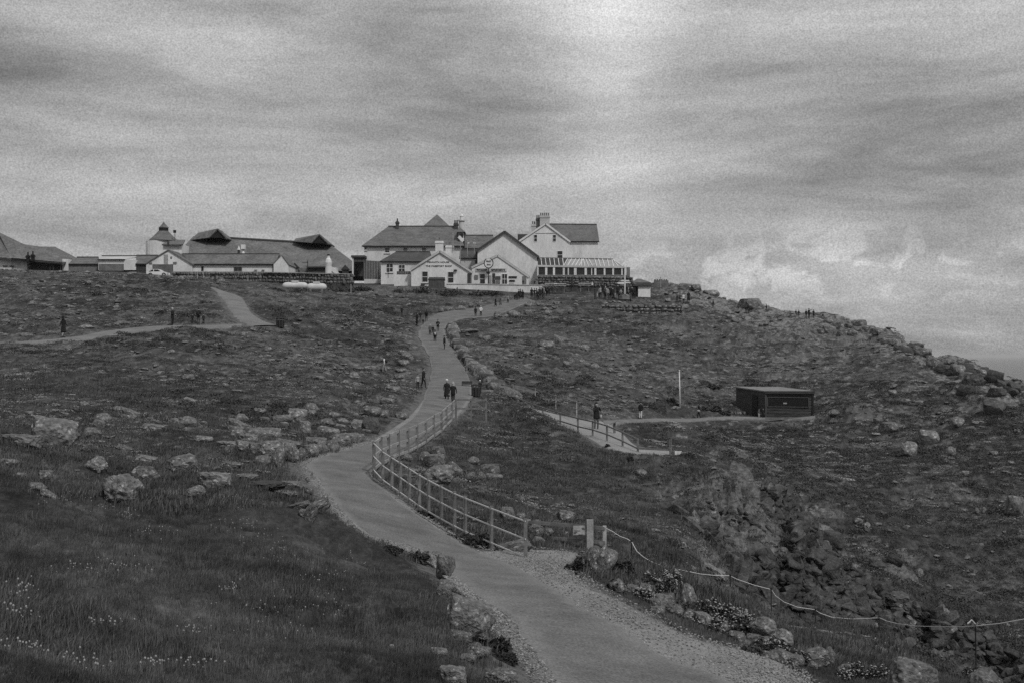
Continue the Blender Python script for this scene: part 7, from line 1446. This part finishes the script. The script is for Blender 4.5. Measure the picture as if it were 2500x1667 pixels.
for (x, y, h, lb, ps, tp, lg, tn, hr, ot) in ((1446, 706, 18, 'visitor in a white shirt above the corner post', 'stand', 'white', 'dark', 0, 'pale', None), (1466, 729, 30, 'visitor with white trim on a dark jacket next to the corner post', 'stand', 'light', 'dark', 20, 'dark', None), (1472, 718, 26, 'dark visitor behind the white trimmed jacket', 'stand', 'dark', 'dark', 0, 'dark', 'jacket'),
    (1459, 727, 14, 'small child in white beside the corner post', 'stand', 'white', 'white', 0, 'pale', None), (1478, 728, 28, 'visitor in mid grey between the child and the dark cluster', 'fold', 'mid', 'dark', 300, 'pale', 'jacket'), (1484, 729, 26, 'pale topped visitor at the edge of the dark cluster', 'stand', 'light', 'denim', 0, 'dark', None), (1489, 729, 30, 'tall dark visitor in the middle of the cluster west of the fingerpost', 'stand', 'dark', 'dark', 0, 'dark', 'coat'),
    (1496, 729, 25, 'dark visitor with pale hair in the cluster west of the fingerpost', 'pocket', 'dark', 'dark', 200, 'pale', 'jacket'), (1502, 727, 20, 'mid grey visitor closest to the tall hooded figure', 'stand', 'mid', 'light', 0, 'dark', None), (1508, 728, 36, 'tall hooded figure directly under the long arm of the fingerpost', 'stand', 'dark', 'dark', 0, 'hood', 'jacket'), (1516, 727, 22, 'crouching visitor with white sleeves by the plinth', 'fold', 'light', 'mid', 30, 'dark', None),
    (1531, 719, 20, 'dark visitor just east of the fingerpost', 'stand', 'dark', 'dark', 0, 'dark', 'jacket'), (1539, 729, 30, 'visitor with bare legs standing at the kiosk counter', 'stand', 'dark', 'light', 180, 'dark', 'jacket'), (1546, 729, 27, 'dark visitor against the dark kiosk wall', 'stand', 'dark', 'dark', 180, 'dark', 'jacket')):
    P(x, y, h, lb, ps, tp, lg, tn, hr, ot, group=g_, depth=(D6 + 4 if y < 710 else D6 - .7 - (x % 3) * .4))
extra_a = (('dark parka', 'dark', 'jacket', 'hood'), ('long black coat', 'dark', 'coat', 'dark'), ('mid grey jacket', 'mid', 'jacket', 'dark'), ('navy jacket', 'navy', 'jacket', 'cap'), ('pale jumper', 'light', None, 'dark'), ('black jacket', 'dark', 'jacket', 'pale'))
for i, (x, y, h, wh) in enumerate(((1262, 736, 22, 'beside the crouched child'), (1271, 731, 25, 'behind the first pair by the terrace wall'), (1310, 728, 24, 'at the wall end, half hidden'), (1321, 731, 28, 'at the front of the wall end group'), (1328, 728, 28, 'at the heart of the wall end group'), (1313, 733, 24, 'crouching before the wall end group'), (1334, 724, 24, 'on the eastern side of the wall end group'), (1341, 722, 20, 'following the group up the mound'), (1350, 712, 18, 'by the first picnic table'), (1362, 710, 17, 'between two picnic tables'), (1381, 706, 18, 'under the parapet'), (1408, 706, 18, 'east of the parapet bollard'), (1420, 707, 17, 'at the last picnic table'))):
    nm_, tp_, ot_, hr_ = extra_a[i % 6]; P(x, y, h, 'visitor in a ' + nm_ + ' ' + wh, ('stand', 'pocket', 'fold', 'walk')[i % 4], tp_, 'dark', i * 67 % 360, hr_, ot_, group='visitors gathered below the white terrace wall')
for i, (x, y, h, wh) in enumerate(((1462, 728, 24, 'right behind the corner post'), (1475, 730, 26, 'at the outer edge of the fingerpost crowd'), (1481, 727, 27, 'in the loose crowd west of the plinth'), (1487, 730, 24, 'leaning in towards the dark cluster'), (1493, 727, 27, 'in the back row of the dark cluster'), (1500, 730, 26, 'at the front of the dark cluster'), (1512, 729, 24, 'beside the tall hooded figure'), (1520, 724, 22, 'reading the arms of the fingerpost'), (1534, 727, 27, 'waiting by the kiosk'), (1543, 730, 28, 'first in line at the kiosk counter'), (1550, 729, 27, 'close to the dark kiosk shutter'))):
    nm_, tp_, ot_, hr_ = extra_a[(i + 2) % 6]; P(x, y, h, 'visitor in a ' + nm_ + ' ' + wh, ('stand', 'fold', 'pocket')[i % 3], tp_, ('dark', 'mid')[i % 2], i * 97 % 360, hr_, ot_, group='visitors gathered round the fingerpost', depth=D6 + 1.2 - (i % 4) * .6)
g_ = 'walkers along the crest'
for (x, y, h, lb, ps, tp, lg, tn, hr, ot) in ((1653, 738, 20, 'dark walker at the start of the crest path', 'walk', 'dark', 'dark', 260, 'dark', 'jacket'), (1660, 738, 20, 'second dark walker at the start of the crest path', 'walk', 'mid', 'dark', 260, 'dark', 'jacket'), (1669, 743, 26, 'walker in a white jacket with one arm raised', 'point', 'white', 'dark', 0, 'dark', None), (1681, 740, 29, 'tall dark walker beside the white jacket', 'stand', 'dark', 'dark', 0, 'dark', 'coat'),
    (1741, 754, 22, 'dark walker below the stepped crest rocks', 'walk', 'dark', 'dark', 270, 'dark', 'jacket'), (1821, 766, 18, 'shorter dark walker at the foot of the crest crag', 'stand', 'dark', 'dark', 0, 'dark', 'jacket'), (1828, 768, 23, 'taller dark walker at the foot of the crest crag', 'stand', 'dark', 'dark', 60, 'dark', 'jacket'), (1871, 762, 19, 'lone walker outlined on the crest beyond the crag', 'fold', 'dark', 'mid', 270, 'dark', 'jacket')):
    P(x, y, h, lb, ps, tp, lg, tn, hr, ot, group=g_)
for (x, y, h, lb, ps) in ((1943, 772, 14, 'small crouching figure at the head of the skyline group', 'sit'), (1950, 774, 17, 'dark figure behind the crouching one on the skyline', 'stand'), (1968, 777, 21, 'slender figure on the skyline before the pointing one', 'stand'), (1975, 779, 26, 'tall skyline figure pointing out to sea', 'point'), (1986, 777, 21, 'skyline figure standing behind the pointing one', 'pocket'), (2009, 779, 13, 'child sitting on the skyline apart from the group', 'sit')):
    q_ = W(x, y, 204); P(x, y, h, lb, ps, 'dark', 'dark', 20, 'dark', 'jacket' if ps != 'sit' else None, group=g_)
# the mound of rubble and turf that carries the first group is part of the slope; finished

# labels that came out alike share a group already; make every object name unique and tidy
for o in bpy.data.objects:
    if o.get('label') == '': del o['label']
from collections import Counter
cnt = Counter(o['label'] for o in bpy.data.objects if o.get('label') and o.parent is None)
side_words = ['lowest', 'second lowest', 'third lowest', 'fourth lowest', 'fifth lowest', 'sixth lowest', 'seventh lowest', 'eighth lowest', 'ninth lowest', 'tenth lowest', 'eleventh lowest', 'twelfth lowest', 'thirteenth lowest', 'fourteenth lowest', 'fifteenth lowest']
groups = {}
for o in bpy.data.objects:
    if o.parent is None and o.get('label') and cnt[o['label']] > 1: groups.setdefault(o['label'], []).append(o)
for lb, os_ in groups.items():
    os_.sort(key=lambda q: (CZ - q.location.z) / q.location.y, reverse=True)
    for i, q in enumerate(os_):
        q['label'] = (side_words[i] if i < len(side_words) else 'higher') + ' ' + lb

# ------------------------------------------------------------------ sea haze: one closed box of thin even air round everything
hm = bpy.data.materials.new('sea_haze'); hm.use_nodes = True; t = hm.node_tree; t.nodes.remove(t.nodes['Principled BSDF'])
pv = N(t, 'ShaderNodeVolumePrincipled'); pv.inputs['Density'].default_value = 0.00004; pv.inputs['Color'].default_value = (.9, .9, .9, 1); pv.inputs['Anisotropy'].default_value = 0.2
t.links.new(pv.outputs[0], t.nodes['Material Output'].inputs['Volume'])
hz = MB().box(-62000, 62000, -22000, 92000, -1.0, 90.0).build('haze', hm); tag(hz, kind='stuff')
